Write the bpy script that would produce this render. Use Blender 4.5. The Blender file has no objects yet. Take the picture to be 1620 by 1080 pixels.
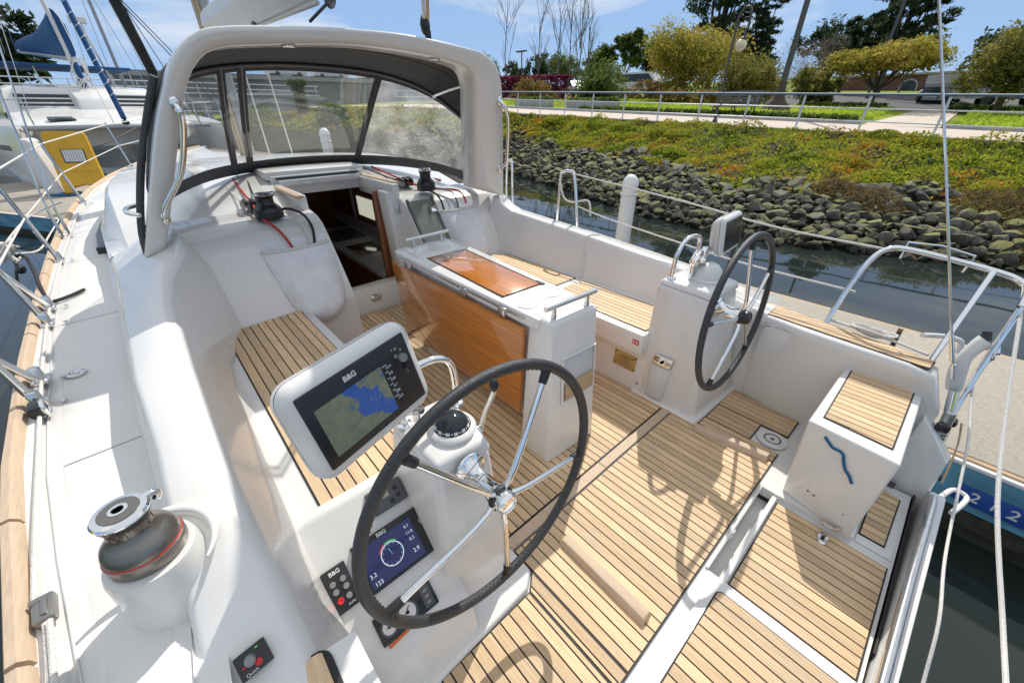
import bpy, bmesh, math, random
import numpy as np
from mathutils import Vector, Matrix
R = math.radians
SC = bpy.context.scene
COL = SC.collection
rnd = random.Random(7)

# ---------------------------------------------------------------- camera, sky, sun, exposure
cam_d = bpy.data.cameras.new('camera')
cam = bpy.data.objects.new('camera', cam_d); COL.objects.link(cam)
cam.location = (0, 0, 1.6)
cam.rotation_euler = (R(90 - 30.74), 0, R(-42.1))
cam_d.sensor_width = 36; cam_d.lens = 616.0 / 1620 * 36
cam_d.clip_start = 0.02; cam_d.clip_end = 2000
SC.camera = cam

SUN = Vector((0.36, 0.23, 0.48)).normalized()          # towards the sun
sun_el = math.asin(SUN.z); sun_az = math.atan2(SUN.x, SUN.y)
W = bpy.data.worlds.new('World'); SC.world = W; W.use_nodes = True
nt = W.node_tree; nt.nodes.clear()
wo = nt.nodes.new('ShaderNodeOutputWorld'); bg = nt.nodes.new('ShaderNodeBackground')
sky = nt.nodes.new('ShaderNodeTexSky'); sky.sky_type = 'NISHITA'; sky.sun_disc = False
sky.sun_elevation = sun_el; sky.sun_rotation = sun_az
sky.air_density = 1.0; sky.dust_density = 0.3; sky.ozone_density = 1.6
tc = nt.nodes.new('ShaderNodeTexCoord'); L = nt.links.new
def wmix(a, b, fac, f_out=None):
    m = nt.nodes.new('ShaderNodeMix'); m.data_type = 'RGBA'
    for k, v in (('A', a), ('B', b)):
        if isinstance(v, tuple): m.inputs[k].default_value = v
        else: L(v, m.inputs[k])
    if f_out is not None: L(f_out, m.inputs['Factor'])
    else: m.inputs['Factor'].default_value = fac
    return m.outputs['Result']
veil = wmix(sky.outputs['Color'], (1.95, 3.7, 6.9, 1), 0.82)       # high thin veil over the whole dome
sx_ = nt.nodes.new('ShaderNodeSeparateXYZ'); L(tc.outputs['Generated'], sx_.inputs['Vector'])
hr = nt.nodes.new('ShaderNodeMapRange'); hr.inputs['From Min'].default_value = 0.0; hr.inputs['From Max'].default_value = 0.30; hr.inputs['To Min'].default_value = 0.85; hr.inputs['To Max'].default_value = 0.0
L(sx_.outputs['Z'], hr.inputs['Value']); veil = wmix(veil, (3.8, 5.5, 8.1, 1), 0, hr.outputs['Result'])
mp = nt.nodes.new('ShaderNodeMapping'); mp.inputs['Scale'].default_value = (1.5, 1.5, 6.5); mp.inputs['Rotation'].default_value = (0.12, 0.2, 0.5); mp.inputs['Location'].default_value = (0.3, 0.55, 0.1)
n1 = nt.nodes.new('ShaderNodeTexNoise'); n1.inputs['Scale'].default_value = 1.6; n1.inputs['Detail'].default_value = 9; n1.inputs['Roughness'].default_value = 0.6; n1.inputs['Distortion'].default_value = 0.6
cr = nt.nodes.new('ShaderNodeValToRGB')
cr.color_ramp.elements[0].position = 0.53; cr.color_ramp.elements[0].color = (0, 0, 0, 1)
cr.color_ramp.elements[1].position = 0.82; cr.color_ramp.elements[1].color = (0.9, 0.9, 0.9, 1)
L(tc.outputs['Generated'], mp.inputs['Vector']); L(mp.outputs['Vector'], n1.inputs['Vector']); L(n1.outputs['Fac'], cr.inputs['Fac'])
hv = nt.nodes.new('ShaderNodeMapRange'); hv.interpolation_type = 'SMOOTHSTEP'; hv.inputs['From Min'].default_value = 0.12; hv.inputs['From Max'].default_value = 0.6; hv.inputs['To Min'].default_value = 0.0; hv.inputs['To Max'].default_value = 0.72
L(sx_.outputs['Z'], hv.inputs['Value']); av = nt.nodes.new('ShaderNodeMath'); av.operation = 'ADD'; av.use_clamp = True
L(hv.outputs['Result'], av.inputs[0]); L(cr.outputs['Color'], av.inputs[1])           # high cloud thickens away from the horizon haze
L(wmix(veil, (8.8, 8.8, 8.7, 1), 0, av.outputs['Value']), bg.inputs['Color'])
bg.inputs['Strength'].default_value = 0.085
L(bg.outputs['Background'], wo.inputs['Surface'])
sd = bpy.data.lights.new('sun', 'SUN'); sd.energy = 3.2; sd.angle = R(0.5); sd.color = (1.0, 0.95, 0.87)
so = bpy.data.objects.new('sun', sd); COL.objects.link(so)
so.rotation_euler = (-SUN).to_track_quat('-Z', 'Y').to_euler(); so.location = (10, 6, 14)
vs = SC.view_settings
vs.view_transform = 'Standard'; vs.look = 'None'; vs.gamma = 1.0; vs.use_curve_mapping = False
vs.exposure = 0.40
SC.cycles.max_bounces = 8; SC.cycles.transparent_max_bounces = 24; SC.cycles.caustics_reflective = False; SC.cycles.caustics_refractive = False

# ---------------------------------------------------------------- materials
MAT = {}
def mat(name, col, rough=0.5, metal=0.0, coat=0.0, bump=0.0, bscale=60.0, var=0.0, vscale=6.0, spec=None, stretch=None, emit=0.0, rand=0.0, col2=None, wear=0.0, rvar=0.0):
    """principled material: base colour broken by noise (world space), optional relief and per-object variation"""
    m = bpy.data.materials.new(name); m.use_nodes = True; n = m.node_tree.nodes; l = m.node_tree.links.new
    b = n['Principled BSDF']
    b.inputs['Base Color'].default_value = (*col, 1); b.inputs['Roughness'].default_value = rough
    b.inputs['Metallic'].default_value = metal; b.inputs['Coat Weight'].default_value = coat; b.inputs['Coat Roughness'].default_value = 0.03
    if spec is not None: b.inputs['Specular IOR Level'].default_value = spec
    if emit: b.inputs['Emission Color'].default_value = (*col, 1); b.inputs['Emission Strength'].default_value = emit
    vec = None
    def pos():
        nonlocal vec
        if vec is None:
            g = n.new('ShaderNodeNewGeometry'); vec = g.outputs['Position']
            if rand:
                oi = n.new('ShaderNodeObjectInfo'); ad = n.new('ShaderNodeVectorMath'); ad.operation = 'MULTIPLY_ADD'
                ad.inputs[1].default_value = (37.0, 53.0, 71.0); l(oi.outputs['Random'], ad.inputs[0]); l(vec, ad.inputs[2]); vec = ad.outputs['Vector']
            if stretch:
                s = n.new('ShaderNodeVectorMath'); s.operation = 'MULTIPLY'; s.inputs[1].default_value = stretch; l(vec, s.inputs[0]); vec = s.outputs['Vector']
        return vec
    if var:
        t = n.new('ShaderNodeTexNoise'); t.inputs['Scale'].default_value = vscale; t.inputs['Detail'].default_value = 6; t.inputs['Roughness'].default_value = 0.62
        l(pos(), t.inputs['Vector'])
        r = n.new('ShaderNodeValToRGB'); c2 = col2 or tuple(min(1, c * (1 + var)) for c in col)
        c1 = col if col2 else tuple(c * (1 - var) for c in col)
        r.color_ramp.elements[0].position = 0.32; r.color_ramp.elements[0].color = (*c1, 1)
        r.color_ramp.elements[1].position = 0.68; r.color_ramp.elements[1].color = (*c2, 1)
        l(t.outputs['Fac'], r.inputs['Fac']); src = r.outputs['Color']
        if rand:
            oi2 = n.new('ShaderNodeObjectInfo'); mr = n.new('ShaderNodeMapRange'); mr.inputs['To Min'].default_value = 1 - rand; mr.inputs['To Max'].default_value = 1 + rand
            l(oi2.outputs['Random'], mr.inputs['Value']); vm = n.new('ShaderNodeVectorMath'); vm.operation = 'SCALE'
            l(src, vm.inputs[0]); l(mr.outputs['Result'], vm.inputs['Scale']); src = vm.outputs['Vector']
        if wear:                                                     # broad weathering: patches greyed by use
            g2 = n.new('ShaderNodeNewGeometry'); tw = n.new('ShaderNodeTexNoise'); tw.inputs['Scale'].default_value = 2.6; tw.inputs['Detail'].default_value = 7; tw.inputs['Roughness'].default_value = 0.65; l(g2.outputs['Position'], tw.inputs['Vector'])
            rw = n.new('ShaderNodeMapRange'); rw.inputs['From Min'].default_value = 0.42; rw.inputs['From Max'].default_value = 0.72; rw.inputs['To Max'].default_value = wear; l(tw.outputs['Fac'], rw.inputs['Value'])
            mw = n.new('ShaderNodeMix'); mw.data_type = 'RGBA'; mw.inputs['B'].default_value = (col[0] * .62, col[0] * .58, col[0] * .52, 1); l(rw.outputs['Result'], mw.inputs['Factor']); l(src, mw.inputs['A']); src = mw.outputs['Result']
        l(src, b.inputs['Base Color'])
    if rvar:
        g3 = n.new('ShaderNodeNewGeometry'); tr3 = n.new('ShaderNodeTexNoise'); tr3.inputs['Scale'].default_value = 7; tr3.inputs['Detail'].default_value = 8; tr3.inputs['Roughness'].default_value = 0.7; l(g3.outputs['Position'], tr3.inputs['Vector'])
        m3 = n.new('ShaderNodeMapRange'); m3.inputs['From Min'].default_value = .35; m3.inputs['From Max'].default_value = .7; m3.inputs['To Min'].default_value = rough; m3.inputs['To Max'].default_value = rough + rvar; l(tr3.outputs['Fac'], m3.inputs['Value']); l(m3.outputs['Result'], b.inputs['Roughness'])
    if bump:
        t = n.new('ShaderNodeTexNoise'); t.inputs['Scale'].default_value = bscale; t.inputs['Detail'].default_value = 4
        l(pos(), t.inputs['Vector']); bp = n.new('ShaderNodeBump'); bp.inputs['Strength'].default_value = bump; bp.inputs['Distance'].default_value = 0.01
        l(t.outputs['Fac'], bp.inputs['Height']); l(bp.outputs['Normal'], b.inputs['Normal'])
    MAT[name] = m; return m

mat('gelcoat', (0.71, 0.698, 0.672), 0.20, coat=0.35, var=0.018, vscale=2.2, wear=.05, rvar=.10)
mat('gelcoat_grey', (0.60, 0.61, 0.62), 0.3, var=0.05)
mat('nonskid', (0.70, 0.69, 0.665), 0.5, bump=0.12, bscale=420, var=0.025, vscale=3, wear=.07)
mat('chrome', (0.83, 0.83, 0.82), 0.07, metal=1.0)
mat('steel', (0.68, 0.68, 0.67), 0.16, metal=1.0, var=0.08, vscale=40)
mat('teak', (0.62, 0.435, 0.25), 0.62, var=0.20, vscale=9, stretch=(20, 1.0, 20), rand=0.19, bump=0.15, bscale=40, wear=.27)
mat('teak_old', (0.40, 0.28, 0.16), 0.65, var=0.22, vscale=9, stretch=(9, 0.9, 9), rand=0.16, bump=0.15, bscale=40)
mat('teak_bare', (0.54, 0.41, 0.29), 0.7, var=0.11, vscale=10, stretch=(16, 1.2, 16), wear=.14, bump=.12, bscale=40)
mat('mahogany', (0.47, 0.155, 0.018), 0.22, coat=1.0, var=0.34, vscale=3.5, stretch=(22, 0.7, 30))
mat('cabin_wood', (0.26, 0.095, 0.035), 0.4, coat=0.3, var=0.35, vscale=3, stretch=(2, 2, .6))
mat('caulk', (0.012, 0.012, 0.012), 0.6)
mat('rubber', (0.022, 0.022, 0.024), 0.55, bump=0.15, bscale=300)
mat('leather', (0.035, 0.036, 0.038), 0.42, bump=0.35, bscale=260, var=0.2, vscale=90)
mat('black_plastic', (0.018, 0.018, 0.02), 0.3)
mat('grey_plastic', (0.24, 0.24, 0.235), 0.4, var=0.08)
mat('winch_bronze', (0.23, 0.215, 0.19), 0.3, metal=0.85, bump=0.08, bscale=200)
mat('canvas', (0.07, 0.07, 0.073), 0.85, bump=0.3, bscale=500, var=0.15, vscale=20)
mat('blue_canvas', (0.012, 0.075, 0.21), 0.8, bump=0.5, bscale=9, var=0.3, vscale=5)
mat('dark_canvas', (0.035, 0.033, 0.032), 0.85, bump=0.5, bscale=9, var=0.3, vscale=5)
mat('bag_mesh', (0.72, 0.72, 0.74), 0.85, bump=0.6, bscale=18, var=0.07, vscale=12)
mat('white_paint', (0.70, 0.695, 0.68), 0.4, var=0.05)
mat('rope_white', (0.70, 0.68, 0.64), 0.85, bump=0.6, bscale=260, var=0.12, vscale=150)
mat('rope_tan', (0.52, 0.40, 0.24), 0.85, bump=0.6, bscale=260, var=0.2, vscale=150)
mat('rope_red', (0.50, 0.05, 0.035), 0.8, bump=0.6, bscale=260, var=0.3, vscale=150)
mat('rope_black', (0.02, 0.02, 0.022), 0.8, bump=0.6, bscale=260)
mat('rope_blue', (0.015, 0.12, 0.26), 0.8, bump=0.6, bscale=260)
mat('red', (0.62, 0.02, 0.02), 0.4)
mat('orange', (0.75, 0.16, 0.02), 0.5)
mat('brass', (0.55, 0.42, 0.22), 0.3, metal=0.8, var=0.2, vscale=60)
mat('yellow', (0.66, 0.36, 0.012), 0.45, var=0.08, vscale=3)
mat('concrete', (0.34, 0.305, 0.255), 0.9, bump=0.5, bscale=70, var=0.14, vscale=45)
mat('concrete_grey', (0.36, 0.36, 0.36), 0.9, bump=0.4, bscale=30, var=0.15, vscale=4)
mat('path_concrete', (0.52, 0.44, 0.37), 0.9, var=0.1, vscale=2)
mat('dock_blue', (0.10, 0.27, 0.38), 0.75, var=0.35, vscale=3, stretch=(1, 1, 3))
mat('sign_blue', (0.02, 0.07, 0.30), 0.5, var=0.15, vscale=20)
mat('weed', (0.03, 0.032, 0.02), 0.9, bump=0.8, bscale=30, var=0.5, vscale=8)
mat('asphalt', (0.07, 0.07, 0.072), 0.9, var=0.2, vscale=2)
mat('bark', (0.075, 0.058, 0.045), 0.95, bump=0.6, bscale=12, var=0.3, vscale=6)
mat('bark_grey', (0.16, 0.145, 0.13), 0.95, var=0.2, vscale=4)
mat('metal_grey', (0.36, 0.37, 0.38), 0.45, metal=0.4, var=0.05)
mat('rail_white', (0.62, 0.64, 0.66), 0.4, var=0.05)
mat('rail_blue', (0.05, 0.10, 0.17), 0.4)
mat('lamp_pole', (0.09, 0.085, 0.08), 0.5, metal=0.3)
mat('lamp_globe', (0.72, 0.64, 0.45), 0.35)
mat('brick', (0.17, 0.085, 0.065), 0.9, var=0.25, vscale=3)
mat('grey_wall', (0.20, 0.205, 0.22), 0.9, var=0.12, vscale=0.4)
mat('dark_glass', (0.02, 0.025, 0.03), 0.08)
mat('car_white', (0.70, 0.71, 0.72), 0.25, coat=0.6)
mat('car_silver', (0.42, 0.44, 0.46), 0.25, metal=0.5, coat=0.6)
mat('car_dark', (0.02, 0.022, 0.028), 0.25, coat=0.6)
mat('steel_dark', (0.12, 0.12, 0.125), 0.35, metal=0.6)

def leafmat(name, cols, scale=1.2, rough=0.6, detail=3):
    """foliage: species colours mixed patch by patch, with some light through the leaf"""
    m = bpy.data.materials.new(name); m.use_nodes = True; n = m.node_tree.nodes; l = m.node_tree.links.new
    n.clear(); out = n.new('ShaderNodeOutputMaterial')
    g = n.new('ShaderNodeNewGeometry'); t = n.new('ShaderNodeTexNoise'); t.inputs['Scale'].default_value = scale; t.inputs['Detail'].default_value = detail; t.inputs['Roughness'].default_value = 0.7
    l(g.outputs['Position'], t.inputs['Vector'])
    t2 = n.new('ShaderNodeMath'); t2.operation = 'MULTIPLY_ADD'; t2.inputs[1].default_value = 0.22; l(g.outputs['Random Per Island'], t2.inputs[0])
    sb = n.new('ShaderNodeMath'); sb.operation = 'SUBTRACT'; sb.inputs[1].default_value = 0.11; l(t.outputs['Fac'], sb.inputs[0]); l(sb.outputs['Value'], t2.inputs[2])
    r = n.new('ShaderNodeValToRGB'); el = r.color_ramp.elements
    while len(el) < len(cols): el.new(0.5)
    for i, c in enumerate(cols):
        el[i].position = 0.3 + 0.4 * i / (len(cols) - 1); el[i].color = (*c, 1)
    l(t2.outputs['Value'], r.inputs['Fac'])
    d = n.new('ShaderNodeBsdfPrincipled'); d.inputs['Roughness'].default_value = rough; d.inputs['Specular IOR Level'].default_value = 0.12
    tr = n.new('ShaderNodeBsdfTranslucent'); l(r.outputs['Color'], d.inputs['Base Color']); l(r.outputs['Color'], tr.inputs['Color'])
    mxs = n.new('ShaderNodeMixShader'); mxs.inputs['Fac'].default_value = 0.52; l(d.outputs['BSDF'], mxs.inputs[1]); l(tr.outputs['BSDF'], mxs.inputs[2])
    l(mxs.outputs['Shader'], out.inputs['Surface']); MAT[name] = m; return m
leafmat('leaf_dark', [(0.018, 0.033, 0.018), (0.045, 0.075, 0.036), (0.083, 0.105, 0.045)], 0.5)
leafmat('leaf_wattle', [(.12, .13, .022), (.27, .26, .04), (.44, .37, .065), (.50, .33, .10)], 0.55)
leafmat('leaf_olive', [(.09, .11, .025), (.20, .20, .045), (.34, .27, .075)], 0.6)
leafmat('leaf_mid', [(0.049, 0.087, 0.028), (0.117, 0.167, 0.043), (0.196, 0.215, 0.059)], 0.8)
leafmat('leaf_rust', [(0.153, 0.119, 0.034), (0.272, 0.17, 0.051), (0.17, 0.145, 0.034)], 1.2)
leafmat('leaf_red', [(0.056, 0.013, 0.022), (0.128, 0.019, 0.04), (0.416, 0.08, 0.16)], 1.5)
leafmat('ice_plant', [(.05, .085, .012), (.16, .24, .02), (.34, .40, .035), (.46, .44, .045), (.22, .29, .03), (.56, .34, .04), (.48, .17, .03)], 0.62, detail=4)
leafmat('dry_scrub', [(0.075, 0.06, 0.03), (0.21, 0.15, 0.068), (0.12, 0.098, 0.045)], 1.5)
leafmat('grass', [(0.24, 0.36, 0.036), (0.432, 0.54, 0.054), (0.576, 0.624, 0.084)], 0.6)
leafmat('dead_twig', [(0.16, 0.13, 0.115), (0.24, 0.2, 0.18)], 0.6)

def rockmat():
    m = mat('rock', (0.112, 0.102, 0.085), 0.9, bump=0.9, bscale=22, var=0.5, vscale=5.5, rand=0.45)
    n = m.node_tree.nodes; l = m.node_tree.links.new; b = n['Principled BSDF']
    src = b.inputs['Base Color'].links[0].from_socket
    g = n.new('ShaderNodeNewGeometry'); sx = n.new('ShaderNodeSeparateXYZ'); l(g.outputs['Normal'], sx.inputs['Vector'])
    t = n.new('ShaderNodeTexNoise'); t.inputs['Scale'].default_value = 1.6; t.inputs['Detail'].default_value = 5; l(g.outputs['Position'], t.inputs['Vector'])
    mu = n.new('ShaderNodeMath'); mu.operation = 'MULTIPLY'; l(sx.outputs['Z'], mu.inputs[0]); l(t.outputs['Fac'], mu.inputs[1])
    r = n.new('ShaderNodeValToRGB'); r.color_ramp.elements[0].position = 0.33; r.color_ramp.elements[1].position = 0.48
    r.color_ramp.elements[1].color = (0.85, 0.85, 0.85, 1); l(mu.outputs['Value'], r.inputs['Fac'])
    x = n.new('ShaderNodeMix'); x.data_type = 'RGBA'; x.inputs['B'].default_value = (0.17, 0.18, 0.045, 1)     # algae on the tops
    l(r.outputs['Color'], x.inputs['Factor']); l(src, x.inputs['A']); 
    gp = n.new('ShaderNodeNewGeometry'); sz = n.new('ShaderNodeSeparateXYZ'); l(gp.outputs['Position'], sz.inputs['Vector'])
    wl = n.new('ShaderNodeMapRange'); wl.inputs['From Min'].default_value = -.80; wl.inputs['From Max'].default_value = -.55; wl.inputs['To Min'].default_value = .75; wl.inputs['To Max'].default_value = 0; l(sz.outputs['Z'], wl.inputs['Value'])
    y = n.new('ShaderNodeMix'); y.data_type = 'RGBA'; y.inputs['B'].default_value = (.028, .026, .016, 1)                    # weed and mud up to the tide line
    l(wl.outputs['Result'], y.inputs['Factor']); l(x.outputs['Result'], y.inputs['A']); l(y.outputs['Result'], b.inputs['Base Color'])
rockmat()

def watermat():
    m = bpy.data.materials.new('water'); m.use_nodes = True; n = m.node_tree.nodes; l = m.node_tree.links.new; b = n['Principled BSDF']
    b.inputs['Base Color'].default_value = (0.018, 0.024, 0.022, 1); b.inputs['Roughness'].default_value = 0.02; b.inputs['IOR'].default_value = 1.4
    g = n.new('ShaderNodeNewGeometry'); t = n.new('ShaderNodeTexNoise'); t.inputs['Scale'].default_value = 1.1; t.inputs['Detail'].default_value = 2; t.inputs['Distortion'].default_value = 0.4
    s = n.new('ShaderNodeVectorMath'); s.operation = 'MULTIPLY'; s.inputs[1].default_value = (0.8, 1.5, 1); l(g.outputs['Position'], s.inputs[0]); l(s.outputs['Vector'], t.inputs['Vector'])
    bp = n.new('ShaderNodeBump'); bp.inputs['Strength'].default_value = 0.035; bp.inputs['Distance'].default_value = 0.05
    l(t.outputs['Fac'], bp.inputs['Height']); l(bp.outputs['Normal'], b.inputs['Normal']); MAT['water'] = m
watermat()

def vinylmat(name, haze):
    m = bpy.data.materials.new(name); m.use_nodes = True; n = m.node_tree.nodes; l = m.node_tree.links.new; n.clear()
    out = n.new('ShaderNodeOutputMaterial'); tr = n.new('ShaderNodeBsdfTransparent'); tr.inputs['Color'].default_value = (0.9, 0.9, 0.89, 1)
    gl = n.new('ShaderNodeBsdfGlossy'); gl.inputs['Roughness'].default_value = 0.05; df = n.new('ShaderNodeBsdfTranslucent'); df.inputs['Color'].default_value = (0.75, 0.76, 0.76, 1)
    fr = n.new('ShaderNodeFresnel'); fr.inputs['IOR'].default_value = 1.38
    g = n.new('ShaderNodeNewGeometry'); t = n.new('ShaderNodeTexNoise'); t.inputs['Scale'].default_value = 5; t.inputs['Detail'].default_value = 5; l(g.outputs['Position'], t.inputs['Vector'])
    mr = n.new('ShaderNodeMapRange'); mr.inputs['From Min'].default_value = 0.35; mr.inputs['From Max'].default_value = 0.7
    mr.inputs['To Min'].default_value = haze * 0.5; mr.inputs['To Max'].default_value = haze * 1.4; l(t.outputs['Fac'], mr.inputs['Value'])
    m1 = n.new('ShaderNodeMixShader'); l(mr.outputs['Result'], m1.inputs['Fac']); l(tr.outputs['BSDF'], m1.inputs[1]); l(df.outputs['BSDF'], m1.inputs[2])
    fm = n.new('ShaderNodeMath'); fm.operation = 'MULTIPLY'; fm.inputs[1].default_value = .16; l(fr.outputs['Fac'], fm.inputs[0]); m2 = n.new('ShaderNodeMixShader'); l(fm.outputs['Value'], m2.inputs['Fac']); l(m1.outputs['Shader'], m2.inputs[1]); l(gl.outputs['BSDF'], m2.inputs[2])
    bp = n.new('ShaderNodeBump'); bp.inputs['Strength'].default_value = 0.08; bp.inputs['Distance'].default_value = 0.03; l(t.outputs['Fac'], bp.inputs['Height']); l(bp.outputs['Normal'], gl.inputs['Normal'])
    l(m2.outputs['Shader'], out.inputs['Surface']); MAT[name] = m
vinylmat('vinyl', 0.03); vinylmat('vinyl_foggy', 0.22)

# ---------------------------------------------------------------- mesh helpers
def sharpen(bm, ang=38):
    bm.normal_update(); a = R(ang)
    for f in bm.faces: f.smooth = True
    for e in bm.edges:
        if len(e.link_faces) == 2 and e.calc_face_angle(0) > a: e.smooth = False
class MB:
    """collects shapes in one bmesh, in world coordinates"""
    def __init__(s): s.bm = bmesh.new()
    def box(s, c, size, rot=(0, 0, 0), bev=0.0, seg=2, M=None):
        b = bmesh.new(); bmesh.ops.create_cube(b, size=1)
        for v in b.verts: v.co = Vector((v.co.x * size[0], v.co.y * size[1], v.co.z * size[2]))
        if bev: bmesh.ops.bevel(b, geom=b.edges[:], offset=bev, segments=seg, affect='EDGES', profile=0.5)
        mm = M if M is not None else Matrix.Translation(Vector(c)) @ Vector_euler(rot)
        b.transform(mm); s.join(b); return s
    def join(s, b):
        me = bpy.data.meshes.new('t'); b.to_mesh(me); b.free(); s.bm.from_mesh(me); bpy.data.meshes.remove(me)
    def hull(s, bot, top, bev=0.0, seg=2):
        """prism between two polygons with the same number of points"""
        b = bmesh.new(); n = len(bot); vb = [b.verts.new(p) for p in bot]; vt = [b.verts.new(p) for p in top]
        b.faces.new(vb[::-1]); b.faces.new(vt)
        for i in range(n): b.faces.new((vb[i], vb[(i + 1) % n], vt[(i + 1) % n], vt[i]))
        bmesh.ops.recalc_face_normals(b, faces=b.faces[:])
        if bev: bmesh.ops.bevel(b, geom=b.edges[:], offset=bev, segments=seg, affect='EDGES', profile=0.5, clamp_overlap=True)
        s.join(b); return s
    def slab(s, poly, z0, z1, bev=0.0):
        return s.hull([(x, y, z0) for x, y in poly], [(x, y, z1) for x, y in poly], bev)
    def xprism(s, prof, x0, x1, bev=0.0, seg=2):
        return s.hull([(x0, y, z) for y, z in prof], [(x1, y, z) for y, z in prof], bev, seg)
    def loft(s, secs, closed=False, caps=False):
        vs_ = [[s.bm.verts.new(p) for p in q] for q in secs]; n = len(secs[0])
        for a, b in zip(vs_[:-1], vs_[1:]):
            for i in range(n if closed else n - 1):
                try: s.bm.faces.new((a[i], a[(i + 1) % n], b[(i + 1) % n], b[i]))
                except ValueError: pass
        if caps: s.bm.faces.new(vs_[0][::-1]); s.bm.faces.new(vs_[-1])
        return s
    def tube(s, pts, r, seg=10, smooth=0, cap=True, r1=None):
        pts = [Vector(p) for p in pts]
        if smooth: pts = catmull(pts, smooth)
        n = len(pts); rings = []; up = None
        for i, p in enumerate(pts):
            t = (pts[min(i + 1, n - 1)] - pts[max(i - 1, 0)]).normalized()
            if up is None:
                up = Vector((0, 0, 1)) if abs(t.z) < 0.9 else Vector((1, 0, 0))
            u = (up - t * up.dot(t)).normalized(); w = t.cross(u); up = u
            rr = r[i] if isinstance(r, list) else r if r1 is None else r + (r1 - r) * i / (n - 1)
            rings.append([p + (u * math.cos(a) + w * math.sin(a)) * rr for a in [2 * math.pi * k / seg for k in range(seg)]])
        return s.loft(rings, True, cap)
    def lathe(s, prof, c=(0, 0, 0), M=None, seg=28):
        """prof: (radius, height) pairs about +z, placed at c or by M"""
        M = M if M is not None else Matrix.Translation(Vector(c))
        rings = [[M @ Vector((max(r, 1e-4) * math.cos(a), max(r, 1e-4) * math.sin(a), z)) for a in [2 * math.pi * k / seg for k in range(seg)]] for r, z in prof]
        return s.loft(rings, True, True)
    def torus(s, M, R0, r, seg=48, sec=10):
        rings = []
        for k in range(seg + 1):
            a = 2 * math.pi * k / seg
            rings.append([M @ Vector(((R0 + r * math.cos(b)) * math.cos(a), (R0 + r * math.cos(b)) * math.sin(a), r * math.sin(b))) for b in [2 * math.pi * j / sec for j in range(sec)]])
        s.loft(rings, True); bmesh.ops.remove_doubles(s.bm, verts=s.bm.verts[:], dist=1e-5); return s
    def ell(s, c, rad, M=None, sub=2):
        b = bmesh.new(); bmesh.ops.create_icosphere(b, subdivisions=sub, radius=1)
        MM = Matrix.Translation(Vector(c)) @ (M or Matrix.Identity(4)) @ Matrix.Diagonal((*rad, 1)); b.transform(MM); s.join(b); return s
def Vector_euler(rot):
    from mathutils import Euler
    return Euler(rot).to_matrix().to_4x4()
def catmull(p, k):
    out = []; n = len(p)
    for i in range(n - 1):
        a, b, c, d = p[max(i - 1, 0)], p[i], p[i + 1], p[min(i + 2, n - 1)]
        for j in range(k):
            t = j / k
            out.append(0.5 * ((2 * b) + (c - a) * t + (2 * a - 5 * b + 4 * c - d) * t * t + (3 * b - a - 3 * c + d) * t ** 3))
    out.append(p[-1]); return out

def origin(o):
    v = Vector((0, 0, 0))
    while o is not None: v = v + o.location; o = o.parent
    return v
def obj(name, mb, m, parent=None, ang=38, at=None):
    """link a collected shape as ONE mesh object; vertices become local to its parent (or to `at`)"""
    bm = mb.bm if isinstance(mb, MB) else mb
    off = origin(parent) if parent else Vector(at or (0, 0, 0))
    bmesh.ops.recalc_face_normals(bm, faces=bm.faces[:]) if len(bm.faces) < 60000 else None
    sharpen(bm, ang)
    bmesh.ops.translate(bm, verts=bm.verts[:], vec=-off)
    me = bpy.data.meshes.new(name); bm.to_mesh(me); bm.free(); me.materials.append(MAT[m])
    o = bpy.data.objects.new(name, me); COL.objects.link(o)
    if parent: o.parent = parent
    else: o.location = off
    return o
def tag(o, label=None, cat=None, group=None, kind=None):
    if label: o['label'] = label
    if cat: o['category'] = cat
    if group: o['group'] = group
    if kind: o['kind'] = kind
    return o
def thing(name, label, cat, loc=(0, 0, 0), group=None):
    o = bpy.data.objects.new(name, None); COL.objects.link(o); o.location = loc; o.empty_display_size = 0.1
    return tag(o, label, cat, group)
def dup(root, loc, rotz=None, label=None, group=None, scale=None):
    r = root.copy(); COL.objects.link(r); r.location = loc
    if rotz is not None: r.rotation_euler = (0, 0, rotz)
    if scale is not None: r.scale = (scale,) * 3
    if label: r['label'] = label
    if group: r['group'] = group
    for ch in list(root.children):
        c = ch.copy(); COL.objects.link(c); c.parent = r
        for g in list(ch.children):
            d = g.copy(); COL.objects.link(d); d.parent = c
    return r
def text(name, s, size, M, m, parent, ext=0.0004, bold=0.0):
    cu = bpy.data.curves.new('t', 'FONT'); cu.body = s; cu.size = size; cu.extrude = ext; cu.offset = bold; cu.align_x = 'CENTER'; cu.align_y = 'CENTER'
    t = bpy.data.objects.new('t', cu); COL.objects.link(t)
    bpy.context.view_layer.update()
    me = bpy.data.meshes.new_from_object(t.evaluated_get(bpy.context.evaluated_depsgraph_get()))
    bpy.data.objects.remove(t); bpy.data.curves.remove(cu)
    b = MB(); me.transform(M); b.bm.from_mesh(me); bpy.data.meshes.remove(me)
    return obj(name, b, m, parent)
def clip(poly, f):
    """keep the part of a convex polygon where f(p) >= 0 (f linear)"""
    out = []
    for i, p in enumerate(poly):
        q = poly[(i + 1) % len(poly)]; a, b = f(p), f(q)
        if a >= 0: out.append(p)
        if (a >= 0) != (b >= 0):
            t = a / (a - b); out.append((p[0] + (q[0] - p[0]) * t, p[1] + (q[1] - p[1]) * t))
    return out
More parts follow.
